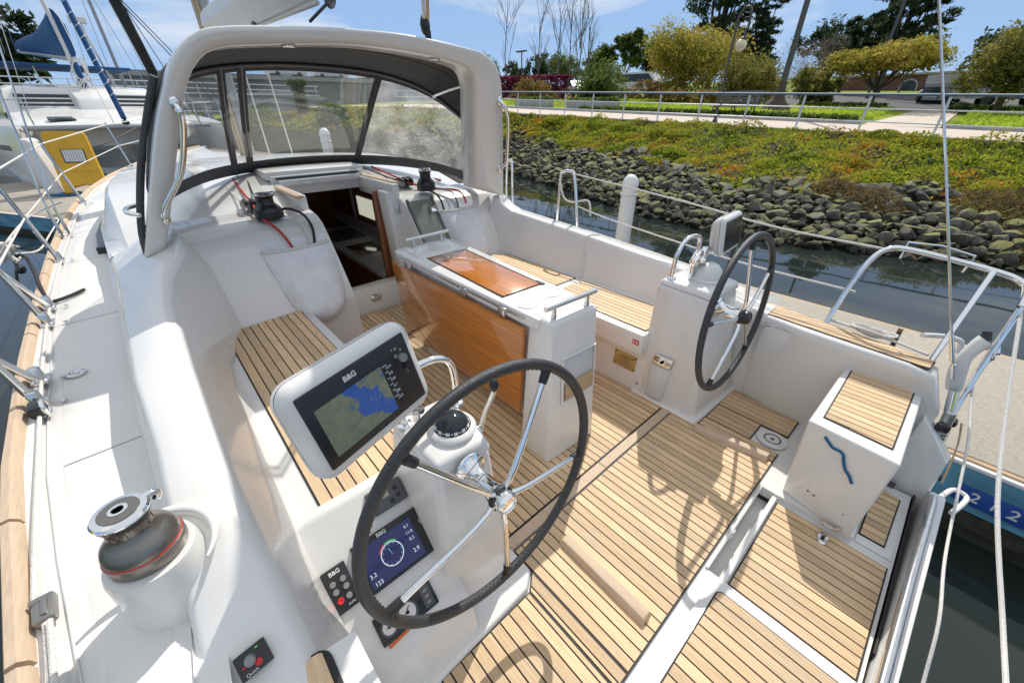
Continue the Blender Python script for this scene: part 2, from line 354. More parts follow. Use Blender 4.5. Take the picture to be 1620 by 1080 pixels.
def planks(poly, z, parent, pitch=0.0432, gap=0.0058, m='teak', ang=0.0, th=0.006, off=0.0, lift=0.0035, breaks=True):
    """teak strips laid fore-and-aft over a convex outline; every strip is its own object over a black caulking bed"""
    bed = MB(); bed.slab(poly, z - th, z); bed_o = obj('caulking', bed, 'caulk', parent)
    ca, sa = math.cos(ang), math.sin(ang)
    P = [(x * ca + y * sa, -x * sa + y * ca) for x, y in poly]
    cx = sum(p[0] for p in P) / len(P); cy = sum(p[1] for p in P) / len(P)
    edge = 0.006
    for i in range(len(P)): pass
    def inset(Q):
        n = len(Q); A = sum(Q[i][0] * Q[(i + 1) % n][1] - Q[(i + 1) % n][0] * Q[i][1] for i in range(n)); sg = 1 if A > 0 else -1
        for i in range(n):
            a, b = P[i], P[(i + 1) % n]; dx, dy = b[0] - a[0], b[1] - a[1]; ln = math.hypot(dx, dy)
            if ln < 1e-6: continue
            Q = clip(Q, lambda p: sg * ((p[1] - a[1]) * dx - (p[0] - a[0]) * dy) / ln - edge)
            if len(Q) < 3: return Q
        return Q
    Q0 = inset(P[:])
    x0 = min(p[0] for p in Q0); x1 = max(p[0] for p in Q0)
    k = math.floor((x0 - off) / pitch)
    while off + k * pitch < x1:
        a = off + k * pitch + gap / 2; b = a + pitch - gap; k += 1
        q = clip(clip(Q0, lambda p: p[0] - a), lambda p: b - p[0])
        if len(q) < 3: continue
        if max(p[0] for p in q) - min(p[0] for p in q) < 0.008: continue
        parts = [q]
        ys = [p[1] for p in q]
        if breaks and max(ys) - min(ys) > 1.2 and rnd.random() < 0.6:
            yb = min(ys) + (max(ys) - min(ys)) * rnd.uniform(0.3, 0.7)
            parts = [clip(q, lambda p: yb - 0.0015 - p[1]), clip(q, lambda p: p[1] - yb - 0.0015)]
        for pp in parts:
            pp = [(x * ca - y * sa, x * sa + y * ca) for x, y in pp]
            b_ = MB(); b_.slab(pp, z - 0.001, z + lift); obj('plank', b_, m, parent)
    return bed_o
def rect(x0, x1, y0, y1): return [(x0, y0), (x1, y0), (x1, y1), (x0, y1)]
def rrect(x0, x1, y0, y1, r, n=4):
    out = []
    for cx, cy, a0 in ((x1 - r, y1 - r, 0), (x0 + r, y1 - r, 90), (x0 + r, y0 + r, 180), (x1 - r, y0 + r, 270)):
        for i in range(n + 1):
            a = R(a0 + 90 * i / n); out.append((cx + r * math.cos(a), cy + r * math.sin(a)))
    return out
def frame(o, xdir, ydir):
    """4x4 with origin o, x axis xdir, y axis ydir, z their cross product"""
    x = Vector(xdir).normalized(); z = x.cross(Vector(ydir)).normalized(); y = z.cross(x)
    M = Matrix.Identity(4)
    for i in range(3): M[i][0], M[i][1], M[i][2], M[i][3] = x[i], y[i], z[i], o[i]
    return M
# ================================================================ the water and the boat we stand on
b = MB(); b.slab([(-140, -60), (160, -60), (160, 260), (-140, 260)], -1.3, -0.9)
tag(obj('water', b, 'water'), kind='structure')

yacht = thing('sailing_yacht', 'white sailing yacht with teak cockpit that fills the foreground', 'sailboat', (1.22, 3, 0))
CX = 1.24
RAIL = [(-0.44, -0.30, .60), (.2, -.40, .64), (.84, -.485, .675), (1.5, -.56, .69), (2.3, -.60, .695), (3.14, -.62, .70), (4.1, -.625, .715), (5, -.60, .74), (6.0, -.545, .765), (6.9, -.42, .80), (7.8, -.20, .845), (8.7, .16, .90), (9.6, .62, .945), (10.5, 1.22, .98)]
def rail_at(y):
    for (a, xa, za), (c, xc, zc) in zip(RAIL[:-1], RAIL[1:]):
        if a <= y <= c: t = (y - a) / (c - a); return xa + (xc - xa) * t, za + (zc - za) * t
    return RAIL[-1][1:] if y > 1 else RAIL[0][1:]
def mir(x): return 2 * CX - x
def stb(x, y): return 2 * 1.06 - x if y < 4 else 2 * (1.06 + .18 * min(1, (y - 4) / 4)) - x   # the starboard rail, a little closer in
# hull sides
b = MB()
for s in (0, 1):
    f = (lambda x, y: stb(x, y)) if s else (lambda x, y: x)
    dz = -.06 if s else 0
    b.loft([[(f(x - .012, y), y, z - .02 + dz), (f(x + .02, y), y, z - .35), (f(x + .10, y), y - .02, -.35), (f(x + .25, y), y - .05, -.95)] for y, x, z in RAIL if not (s and y < .5)])
obj('hull', b, 'gelcoat', yacht)
# side decks (port and starboard) with camber, forward deck closes over the bow
def cabin_x(y):     # outer foot of the coaming and coachroof, port
    P = [(-.44, -.255), (.5, -.262), (.8, -.235), (1.08, -.218), (1.6, -.245), (2.2, -.257), (2.98, -.275), (4.0, -.318), (4.5, -.33), (5.6, -.25), (6.5, -.08), (7.4, .22), (8.0, .6), (8.4, 1.24)]
    for (a, xa), (c, xc) in zip(P[:-1], P[1:]):
        if a <= y <= c: return xa + (xc - xa) * (y - a) / (c - a)
    return P[-1][1]
b = MB()
ys = [-.44, 0, .5, .84, 1.2, 1.6, 2, 2.5, 3, 3.5, 4, 4.5, 5, 5.6, 6.2, 6.8, 7.4, 8, 8.4, 9, 9.6, 10.2, 10.5]
for s in (0, 1):
    secs = []
    for y in ys:
        if s and y < .5: continue
        f = (lambda x: stb(x, y)) if s else (lambda x: x)
        xr, zr = rail_at(y); zr -= .06 * s; xc = CX if y >= 8.4 else (xr + .075 if s and y < 3.3 else cabin_x(y) + .06)
        zd = zr - .022
        secs.append([(f(xr), y, zr), (f(xr + .05), y, zr), (f(xr + .058), y, zd), (f(xr + .058 + (xc - xr - .058) * .5), y, zd + .004), (f(xc), y, zd + .008)])
    b.loft(secs)
obj('side_deck', b, 'gelcoat', yacht)
# moulded non-skid panels on the port deck, divided by bare strips
b = MB()
for y0, y1 in ((-.3, .612), (.618, 1.517), (1.523, 2.767), (2.773, 3.967), (3.973, 5.217), (5.223, 6.3)):
    secs = []
    for k in range(7):
        y = y0 + (y1 - y0) * k / 6; xr, zr = rail_at(y); xc = cabin_x(y)
        z = zr - .0198
        secs.append([(xr + .10, y, z - .0015), (xr + .106, y, z + .0005), (xr + .1 + (xc - xr - .13) * .5, y, z + .0030), (xc - .035, y, z + .0050), (xc - .029, y, z + .003)])
    b.loft(secs)
obj('nonskid_panel', b, 'nonskid', yacht)
# teak toe rail in lengths, port; starboard in one
cuts = [-.40, .86, 1.30, 2.62, 3.16, 3.62, 5.1, 6.8, 8.2, 9.4, 10.4]
for s in (0, 1):
    for a, c in zip(cuts[:-1], cuts[1:]):
        if s and a < .5: continue
        secs = []
        for k in range(6):
            y = a + .006 + (c - a - .012) * k / 5; x, z = rail_at(y); z += .002 - .06 * s; f = (lambda q, y=y: stb(q, y)) if s else (lambda q: q)
            secs.append([(f(x - .010), y, z - .03), (f(x - .014), y, z + .010), (f(x - .006), y, z + .026), (f(x + .010), y, z + .028), (f(x + .022), y, z + .016), (f(x + .026), y, z - .002)])
        b = MB(); b.loft(secs, caps=True); obj('toe_rail', b, 'teak_bare', yacht, ang=50)
# sealant seam along the inside of the toe rail
b = MB()
b.tube([(rail_at(y)[0] + .070, y, rail_at(y)[1] - .0185) for y in (-.3, .5, .84, 1.5, 2.3, 3.14, 4.1, 5.0, 6.0, 7.0)], .0028, 6, 2)
obj('deck_seam', b, 'gelcoat_grey', yacht)

# port coaming, forward part (seat back)
def lerp(T, y):
    for (a, *p), (c, *q) in zip(T[:-1], T[1:]):
        if a <= y <= c: t = (y - a) / (c - a); return [u + (v - u) * t for u, v in zip(p, q)]
    return list(T[-1][1:]) if y > T[-1][0] else list(T[0][1:])
CO = [(-.40, .585, -.02, .06), (.40, .590, -.045, .035), (.56, .605, -.055, .02), (.68, .68, -.058, .015), (.82, .765, -.062, .012), (1.0, .815, -.066, .012), (1.6, .845, -.07, .030), (2.2, .87, -.055, .05), (2.5, .895, -.02, .10), (2.75, .925, .06, .20), (2.95, .945, .10, .25), (3.4, .97, .12, .25)]
ZO = [(-.4, .585), (.4, .59), (.56, .602), (.68, .66), (.82, .745), (1.0, .80), (1.6, .838), (2.2, .832), (2.98, .815), (3.4, .825)]
secs = []
for y in (-.40, -.1, .2, .40, .50, .56, .62, .68, .75, .82, .9, 1.0, 1.2, 1.6, 1.9, 2.2, 2.35, 2.5, 2.62, 2.75, 2.85, 2.95, 3.1, 3.37):
    zt, xi, xs = lerp(CO, y); zo = min(zt, lerp(ZO, y)[0]); xo = cabin_x(y); zd = rail_at(y)[1] - .02
    lip = min(.03, (zt - zd) * .4)
    zb = .43 if y > .99 else -.02
    secs.append([(xo, y, zd - .03), (xo + .003, y, zd + .01), (xo + .006, y, zo - lip - .01), (xo + .012, y, zo - .010), (xo + .030, y, zo), (xo + .030 + (xi - .075 - xo) * .55, y, zo + (zt + .002 - zo) * .62),
                 (xi - .045, y, zt + .002), (xi - .016, y, zt - .008), (xi, y, zt - .04), (xi + (xs - xi) * .45, y, zt - .17), (xs - .01, y, max(zb + .06, .40 if y < .99 else .49)), (xs + .012, y, zb)])
b = MB(); b.loft(secs, caps=False); obj('port_coaming', b, 'gelcoat', yacht, ang=60)
# starboard coaming
CS = [(.50, .595, 2.42, 2.48), (.62, .60, 2.43, 2.48), (.80, .635, 2.455, 2.46), (1.06, .688, 2.49, 2.42), (1.33, .704, 2.505, 2.37), (1.9, .736, 2.52, 2.355), (2.80, .784, 2.51, 2.345), (2.88, .82, 2.49, 2.345), (3.0, .90, 2.46, 2.33)]
secs = []
for y in (.50, .62, .7, .8, .9, 1.0, 1.06, 1.33, 1.6, 1.9, 2.3, 2.66, 2.80, 2.84, 2.88, 2.94, 3.0):
    zt, xi, xs = lerp(CS, y); xo = xi + .17; zd = .62
    secs.append([(xs, y, .43 if y > .99 else -.02), (xs + (xi - .004 - xs) * (.07 if y > .99 else .52) / (zt - .035 - (.43 if y > .99 else -.02)), y, .50), (xi - .004, y, zt - .035), (xi + .010, y, zt - .006), (xi + .024, y, zt), (xo - .03, y, zt - .003), (xo - .005, y, zt - .03), (xo + .05, y, zd)])
b = MB(); b.loft(secs); obj('starboard_coaming', b, 'gelcoat', yacht, ang=60)
b = MB(); b.tube([(2.352, 1.80, .452), (2.390, 1.81, .503), (2.45, 1.85, .60), (2.508, 1.89, .692), (2.522, 1.895, .722), (2.545, 1.89, .738), (2.62, 1.85, .735)], .006, 6, 4); obj('moulding_groove', b, 'gelcoat_grey', yacht)

# bulkheads each side of the companionway: sloping aft faces rising to the winch shelves
PROF = [(2.66, -.02), (2.69, .44), (2.78, .58), (2.97, .84), (3.03, .905), (3.12, .945), (3.40, .975), (3.40, -.02)]
b = MB(); b.xprism(PROF, -.05, .90, .012); obj('port_bulkhead', b, 'gelcoat', yacht, ang=30)
b = MB(); b.xprism([(p[0] + (.10 if p[0] < 3.2 else 0), p[1]) for p in PROF], 1.62, 2.62, .012); obj('starboard_bulkhead', b, 'gelcoat', yacht, ang=30)
# coachroof with its crown, opening for the hatch
def roof_z(x, y):
    base = .945 + .155 * min(1, max(0, (y - 3.36) / 1.04)) + (0 if y < 6 else -.09 * (y - 6))
    e = max(0, 1 - (y - 3.36) / .7) * .095
    return base + .06 * (1 - ((x - CX) / 1.45) ** 2) - .03 - e * min(1, max(0, (abs(x - CX) - 1.12) / .30))
xs_ = [-.18, 0, .2, .4, .6, .80, .86, 1.0, 1.24, 1.5, 1.63, 1.7, 1.9, 2.1, 2.3, 2.5, 2.66]
ysr = [3.36, 3.45, 3.6, 3.95, 4.3, 4.7, 5.2, 5.8, 6.4, 7.0, 7.6]
b = MB(); g = {}
for y in ysr:
    for x in xs_:
        xl = cabin_x(y) + .14; xx = xl + (x + .18) / 2.84 * (mir(xl) - xl)
        if y < 4: xx = min(x, 2.5)
        g[x, y] = b.bm.verts.new((xx, y, roof_z(xx, y)))
for y0, y1 in zip(ysr[:-1], ysr[1:]):
    for x0, x1 in zip(xs_[:-1], xs_[1:]):
        if y1 <= 3.96 and .85 < (x0 + x1) / 2 < 1.63: continue
        b.bm.faces.new((g[x0, y0], g[x1, y0], g[x1, y1], g[x0, y1]))
for s in (0, 1):                                                  # roof sides down to the deck
    secs = []
    for y in ysr:
        f = (lambda x: min(mir(x), stb(rail_at(y)[0], y) - .08)) if s else (lambda x: x)
        xl = cabin_x(y) + .14 if y >= 4 else -.18
        secs.append([(f(xl), y, roof_z(xl, y)), (f(xl - .03), y, roof_z(xl, y) - .025), (f(cabin_x(y) + .03), y, rail_at(y)[1] + .125), (f(cabin_x(y) + .008), y, rail_at(y)[1] + .11), (f(cabin_x(y)), y, rail_at(y)[1] - .03)])
    b.loft(secs)
for s in (0, 1):
    f = mir if s else (lambda x: x)
    b.bm.faces.new([b.bm.verts.new((f(x), 3.36, z)) for x, z in ((-.18, roof_z(-.18, 3.36)), (-.21, roof_z(-.18, 3.36) - .025), (cabin_x(3.36) + .03, .826), (cabin_x(3.36), .68), (.1, .68), (.1, roof_z(.1, 3.36)))])
b.loft([[(cabin_x(7.6) + .14, 7.6, .9), (1.24, 7.6, roof_z(1.24, 7.6)), (mir(cabin_x(7.6) + .14), 7.6, .9)], [(.6, 8.3, .84), (1.24, 8.5, .86), (1.88, 8.3, .84)]])
obj('coachroof', b, 'gelcoat', yacht, ang=45)
# dark sheet track lying along the foot of the coachroof, port
b = MB()
b.loft([[(cabin_x(y) - .052, y, rail_at(y)[1] - .02), (cabin_x(y) - .052, y, rail_at(y)[1] + .022), (cabin_x(y) - .042, y, rail_at(y)[1] + .030), (cabin_x(y) - .014, y, rail_at(y)[1] + .030), (cabin_x(y) - .006, y, rail_at(y)[1] + .022), (cabin_x(y) - .006, y, rail_at(y)[1] - .02)] for y in (4.08, 4.5, 5.0, 5.5, 6.1)], True, True)
tk = obj('sheet_track', b, 'steel_dark', yacht)
b = MB(); b.box((cabin_x(4.1) - .03, 4.07, rail_at(4.1)[1] + .004), (.062, .05, .05), bev=.008); obj('track_stop', b, 'black_plastic', tk)
# hatch coaming: white boxes with teak strips, header at the forward end
b = MB()
b.box((.872, 3.62, .99), (.05, .72, .14), bev=.012); b.box((1.618, 3.62, .99), (.06, .72, .14), bev=.012)
b.box((1.245, 3.985, 1.035), (.80, .06, .16), bev=.012); b.box((1.245, 4.22, 1.115), (.86, .46, .07), bev=.02)
b.box((1.24, 3.93, 1.06), (.70, .05, .05), bev=.008)
obj('hatch_coaming', b, 'gelcoat', yacht)
b = MB(); b.box((1.24, 3.962, 1.098), (.72, .055, .012)); obj('hatch_seal', b, 'rubber', yacht)
b = MB(); b.box((1.10, 3.901, 1.055), (.09, .004, .014)); obj('maker_plate', b, 'steel', yacht)
b = MB(); b.box((.845, 3.52, 1.052), (.055, .56, .022), bev=.006); obj('hatch_strip', b, 'teak_bare', yacht)
b = MB(); b.box((1.65, 3.66, 1.060), (.06, .70, .022), bev=.006); obj('hatch_strip', b, 'teak_bare', yacht)
# companionway frame: sill, jambs
b = MB(); b.hull([(.90, 3.24, -.02), (1.62, 3.24, -.02), (1.62, 3.40, -.02), (.90, 3.40, -.02)], [(.90, 3.27, .225), (1.62, 3.27, .225), (1.62, 3.40, .225), (.90, 3.40, .225)], .012); obj('companionway_sill', b, 'gelcoat', yacht)
b = MB()
b.hull([(1.555, 3.24, .2), (1.63, 3.22, .2), (1.63, 3.42, .2), (1.555, 3.42, .2)], [(1.53, 3.28, 1.0), (1.63, 3.26, 1.0), (1.63, 3.46, 1.0), (1.53, 3.46, 1.0)], .015)
obj('companionway_jamb', b, 'gelcoat', yacht)
b = MB(); b.box((.905, 3.26, .55), (.014, .03, .66), rot=(-.12, 0, 0)); obj('washboard_slide', b, 'steel_dark', yacht)
b = MB(); b.lathe([(.0, .012), (.03, .012), (.042, .004), (.045, 0)], M=frame((1.27, 3.252, .125), (1, 0, 0), (0, .12, 1)) @ Matrix.Diagonal((1.2, .75, 1, 1)), seg=20); obj('sill_lamp', b, 'steel', yacht)
# frosted cabin door panel folded back beside the companionway
b = MB(); b.box((1.755, 2.975, .72), (.225, .014, .52), rot=(-.62, 0, 0), bev=.004); dp = obj('door_panel', b, 'grey_plastic', yacht)
dp.data.materials[0] = mat('frosted', (0.23, 0.24, 0.20), 0.25, coat=.4)
for x in (1.637, 1.873):
    b = MB(); b.box((x, 2.973, .72), (.018, .026, .55), rot=(-.62, 0, 0)); obj('panel_edge', b, 'steel_dark', dp)
b = MB(); b.box((1.825, 3.03, .865), (.05, .02, .055), rot=(-.62, 0, 0), bev=.006); obj('door_lock', b, 'chrome', dp)
b = MB(); b.box((1.60, 3.25, .86), (.03, .012, .07), bev=.003); obj('hinge', b, 'chrome', yacht)

# interior seen through the companionway
inn = MB(); inn.box((.55, 5.2, -.05), (.02, 3.6, 2.0)); inn.box((1.3, 6.9, -.05), (2.6, .02, 2.0)); inn.box((1.3, 5.1, -1.0), (2.6, 3.7, .02))
inn.box((.80, 3.41, -.4), (.18, .02, 1.9)); inn.box((2.1, 3.41, -.4), (.95, .02, 1.9))
obj('cabin_lining', inn, 'cabin_wood', yacht)
b = MB(); b.box((1.56, 3.50, .34), (.10, .03, 1.3), bev=.006); obj('door_post', b, 'cabin_wood', yacht)
b = MB(); b.box((1.66, 3.66, .34), (.03, .36, 1.3), bev=.006); wl = obj('cabin_door', b, 'mahogany', yacht)
b = MB(); b.tube([(1.612, 3.5, .35), (1.60, 3.5, .5), (1.612, 3.5, .62)], .008, 8, 4); obj('door_handle', b, 'chrome', wl)
gal = MB(); gal.box((1.96, 5.1, .03), (.62, 2.4, .05), bev=.01); go = obj('galley_counter', gal, 'gelcoat_grey', yacht)
b = MB(); b.box((1.655, 5.1, -.45), (.03, 2.4, .90)); obj('galley_front', b, 'cabin_wood', go)
b = MB(); b.box((1.95, 5.75, .064), (.44, .56, .02), bev=.006)
for k in range(4): b.torus(Matrix.Translation((1.85 + .2 * (k % 2), 5.64 + .22 * (k // 2), .085)), .07, .008, 18, 6)
for k in range(6): b.box((1.78 + .065 * k, 5.75, .095), (.008, .50, .008))
obj('stove', b, 'steel_dark', go)
b = MB(); b.box((1.92, 4.95, .058), (.36, .46, .012), bev=.004); obj('sink', b, 'steel', go)
b = MB(); b.box((2.28, 5.3, .45), (.02, 3.4, 1.1)); lk = obj('cabin_side', b, 'cabin_wood', yacht)
b = MB(); b.box((2.262, 5.57, .42), (.012, .50, .26), bev=.004); pw = obj('cabin_portlight', b, 'gelcoat', lk)
pw.data.materials[0] = mat('daylight_window', (.80, .80, .66), .5, emit=.45)
b = MB(); b.box((2.258, 5.22, .42), (.016, .10, .40)); b.box((2.258, 6.0, .42), (.016, .06, .40)); ct = obj('curtain', b, 'bag_mesh', lk); ct['kind'] = 'stuff'
b = MB(); b.box((2.262, 4.3, .42), (.012, .40, .22), bev=.004); obj('cabin_portlight', b, 'daylight_window', lk)  # extra pane, its glow added to lighten the cabin interior
b = MB(); b.box((2.255, 5.3, .12), (.012, 3.2, .16)); obj('splash_panel', b, 'gelcoat_grey', lk)
for k in range(4):
    b = MB(); b.box((1.24, 3.55 + .14 * k, .02 - .24 * k), (.56, .16, .025), bev=.005); obj('companion_step', b, 'cabin_wood', yacht)

# cockpit liner: white moulding under the teak, with the stern gutter
b = MB()
b.slab([(.02, .135), (2.56, .135), (2.56, 3.30), (.02, 3.30)], -.06, -.008)
b.slab([(.02, -.40), (1.19, -.40), (1.19, .135), (.02, .135)], -.06, -.010)
b.slab([(1.79, -.24), (2.56, -.24), (2.56, .135), (1.79, .135)], -.06, -.006)
b.slab([(1.19, -.385), (1.79, -.385), (1.79, .072), (1.19, .072)], -.07, -.038)
b.slab([(1.79, -.385), (2.30, -.385), (2.30, -.24), (1.79, -.24)], -.07, -.036)
b.slab([(1.19, .055), (1.79, .055), (1.79, .075), (1.19, .075)], -.05, -.018)
b.slab([(1.19, .075), (1.79, .075), (1.79, .135), (1.19, .135)], -.12, -.085)
obj('cockpit_liner', b, 'gelcoat', yacht)
b = MB(); b.tube([(1.19, .131, -.006), (1.79, .131, -.006)], .0075, 8); b.lathe([(.028, -.05), (.028, -.0075), (.012, -.0075)], (1.44, .146, 0), seg=16); obj('liner_lip', b, 'gelcoat', yacht)

# teak sole: forward panel, batten, aft panel, starboard helm panel
sole = obj('cockpit_sole', MB().slab(rect(.60, 1.96, 1.0, 3.2), -.012, -.009), 'caulk', yacht)
FWD = [(.60, .768), (2.0, .768), (1.985, 2.75), (1.60, 3.235), (.92, 3.235), (.62, 2.60)]
planks([(.66, .768), (1.99, .768), (1.975, 1.5), (1.975, 2.64), (.60, 2.64), (.60, 1.0)], 0, sole)
planks([(.60, 2.655), (1.72, 2.655), (1.60, 3.235), (.93, 3.235)], 0, sole, breaks=False)
AFT = [(.18, .548), (.585, .548), (.645, .60), (.645, .708), (2.02, .708), (2.02, .565), (2.30, .560), (2.30, .145), (.18, .145)]
planks([(.18, .145), (.585, .145), (.585, .548), (.18, .548)], 0, sole, breaks=False, off=.648)
planks([(.585, .145), (.648, .145), (.648, .60), (.585, .548)], 0, sole, breaks=False, off=.648)
planks([(.648, .145), (1.985, .145), (1.985, .708), (.648, .708)], 0, sole, off=.648)
planks([(1.985, .145), (2.075, .145), (2.075, .552), (1.985, .552)], 0, sole, off=.648, breaks=False)
planks([(2.075, .292), (2.250, .292), (2.250, .548), (2.075, .548)], 0, sole, breaks=False, off=.648)
planks([(2.250, .15), (2.53, .15), (2.50, .545), (2.250, .548)], 0, sole, breaks=False, off=.648)
for a, c in ((.648, 1.30), (1.306, 1.99)):
    bt = MB(); bt.slab(rect(a, c, .714, .762), -.004, .0042); obj('batten', bt, 'teak_bare', sole)
# platform, hatch beside it, little step by the helm seat
plat = obj('stern_platform', MB().slab(rect(1.2, 1.78, -.37, .05), -.042, -.039), 'gelcoat', yacht)
planks([(1.195, .048), (1.77, .048), (1.762, -.372), (1.195, -.372)], -.032, plat, breaks=False)
b = MB(); b.lathe([(0, .002), (.014, .002), (.018, .006), (.030, .007), (.036, .002), (.036, -.004)], M=frame((1.715, -.152, -.0275), (1, .1, 0), (-.1, 1, 0)) @ Matrix.Diagonal((1, .62, 1, 1)), seg=24); rg = obj('lifting_ring', b, 'chrome', plat)
b = MB(); b.box((1.715, -.152, -.019), (.022, .012, .004)); obj('ring_recess', b, 'black_plastic', rg)
hat = obj('stern_hatch', MB().slab(rrect(.30, 1.17, -.385, .10, .03), -.03, .004, .006), 'gelcoat', yacht)
planks(rrect(.34, 1.135, -.36, .065, .025), .006, hat, off=.01)
stp = obj('boarding_step', MB().slab(rect(1.81, 2.29, -.375, -.25), -.034, -.030), 'gelcoat', yacht)
planks([(1.86, -.252), (2.25, -.252), (2.22, -.352), (1.86, -.345)], -.026, stp, breaks=False)
b = MB(); b.lathe([(.075, .0), (.075, .003), (.066, .005), (.06, .003), (.05, .003), (.046, .006), (.034, .006), (.032, .002), (.012, .002), (.010, .006), (.0, .006)], (2.165, .208, .001), seg=36); dr = obj('drain_plate', b, 'gelcoat', yacht)
b = MB(); b.torus(Matrix.Translation((2.165, .208, .006)), .040, .0045, 36, 6); b.lathe([(.011, .0), (.011, .0085), (0, .0085)], (2.165, .208, 0), seg=6); obj('drain_ring', b, 'steel_dark', dr)

# foot rests for the helmsman
for (x0, y0), (x1, y1) in (((.845, .60), (.835, .19)), ((1.93, .545), (1.99, .17))):
    b = MB(); b.hull([(x0 - .034, y0, .003), (x0 + .034, y0, .003), (x1 + .034, y1, .003), (x1 - .034, y1, .003)], [(x0 - .022, y0 - .006, .034), (x0 + .016, y0 - .006, .034), (x1 + .016, y1 + .006, .034), (x1 - .022, y1 + .006, .034)], .004)
    obj('foot_rest', b, 'teak_bare', yacht)

# seats
pst = obj('port_seat', MB().hull([(-.02, .99, -.02), (.545, .99, -.02), (.555, 2.75, -.02), (-.02, 2.75, -.02)], [(-.02, .985, .443), (.575, .985, .443), (.575, 2.75, .443), (-.02, 2.75, .443)], .012), 'gelcoat', yacht)
planks([(.082, 1.0), (.515, 1.0), (.522, 2.695), (.082, 2.655)], .446, pst, m='teak', breaks=False)
sst = obj('starboard_seat', MB().xprism([(.96, .30), (.96, .443), (2.9, .443), (2.9, .30)], 1.925, 2.39, .018), 'gelcoat', yacht)
planks([(1.985, .985), (2.345, .97), (2.345, 1.765), (1.975, 1.765)], .446, sst, breaks=False)
planks([(1.975, 1.83), (2.345, 1.83), (2.345, 2.66), (1.92, 2.88), (1.93, 2.6)], .446, sst, breaks=False)
b = MB(); b.hull([(1.975, .94, -.02), (2.4, .94, -.02), (2.4, 2.9, -.02), (1.955, 2.9, -.02)], [(1.995, .94, .31), (2.4, .94, .31), (2.4, 2.9, .31), (1.985, 2.9, .31)]); obj('seat_locker', b, 'gelcoat', sst)
# warning sticker, builder's plate with four screws
b = MB(); b.box((1.921, 1.005, .385), (.002, .042, .032)); sk = obj('warning_sticker', b, 'red', sst)
b = MB(); b.box((1.919, 1.015, .385), (.002, .008, .022)); b.box((1.919, .996, .385), (.002, .008, .022)); obj('sticker_print', b, 'white_paint', sk)
b = MB(); b.box((1.984, 1.09, .185), (.003, .165, .11), rot=(0, .06, 0)); pl = obj('builders_plate', b, 'brass', sst)
b = MB()
for dy in (-.072, .072):
    for dz in (-.042, .042): b.lathe([(.006, .003), (.004, .004), (0, .004)], M=frame((1.982, 1.09 + dy, .185 + dz), (0, 1, 0), (0, 0, 1)) @ Matrix.Rotation(R(180), 4, 'X'), seg=8)
for k in range(5): b.box((1.9815, 1.09 + (.01 if k % 2 else -.015), .215 - .015 * k), (.002, .10 - .02 * (k % 3), .003), rot=(0, .06, 0))
obj('plate_print', b, 'steel_dark', pl)
b = MB(); b.box((1.978, 1.36, .275), (.004, .012, .006)); b.lathe([(.007, .006), (0, .006)], M=frame((1.975, .97, .07), (0, 0, 1), (0, 1, 0)), seg=10); obj('locker_stud', b, 'steel_dark', sst)

# starboard quarter: helm side wall with locker hatch, teak-topped side
b = MB()
secs = []
for y, xi, xo in ((.60, 2.435, 2.66), (.50, 2.415, 2.64), (.30, 2.375, 2.60), (.10, 2.365, 2.56), (-.12, 2.36, 2.525), (-.22, 2.355, 2.50), (-.30, 2.36, 2.47)):
    zt = .585 if y > -.2 else (.57 if y > -.25 else .40)
    secs.append([(xi + .075, y, -.02), (xi + .055, y, .10), (xi + .01, y, zt - .05), (xi + .004, y, zt - .012), (xi + .016, y, zt), (xo - .03, y, zt), (xo - .006, y, zt - .02), (xo + .015, y, zt - .10), (xo + .03, y, -.3), (xo - .05, y, -.95)])
b.loft(secs, caps=True); qr = obj('starboard_quarter', b, 'gelcoat', yacht, ang=55)
planks([(2.445, .56), (2.615, .56), (2.485, -.205), (2.382, -.195)], .588, qr, breaks=False, pitch=.034, ang=R(7.5))
M = frame((2.428, .285, .345), (-.05, -1, 0), (-.16, 0, 1))
b = MB(); b.join((lambda q: (q.transform(M), q)[1])((lambda mb: mb.slab(rrect(-.215, .215, -.20, .20, .06, 6), -.004, .006, .003).bm)(MB()))); lh = obj('locker_hatch', b, 'gelcoat_grey', qr)
lh.data.materials[0] = MAT['gelcoat']
b = MB(); pts = [tuple(M @ Vector((x, y, .006))) for x, y in rrect(-.225, .225, -.21, .21, .065, 6)]; b.tube(pts + pts[:1], .0035, 6); obj('hatch_seal', b, 'gelcoat_grey', qr)
b = MB(); b.lathe([(.042, .006), (.042, .008), (.036, .008), (.034, .004), (0, .004)], M=M @ Matrix.Translation((.095, -.045, .002)), seg=28); ltc = obj('latch', b, 'gelcoat', qr)
b = MB(); b.box((0, 0, 0), (.05, .02, .010), M=M @ Matrix.Translation((.105, -.06, .010)) @ Matrix.Rotation(.4, 4, 'Z'), bev=.004); obj('latch_lever', b, 'gelcoat_grey', ltc)
# port quarter, teak-topped, only its forward end in view
pqr = obj('port_quarter', MB().slab([(-.20, -.4), (.03, -.4), (.02, .55), (-.22, .58)], .50, .592), 'gelcoat', yacht)
planks(rrect(-.175, -.035, -.40, .565, .03), .597, pqr, breaks=False, pitch=.047)

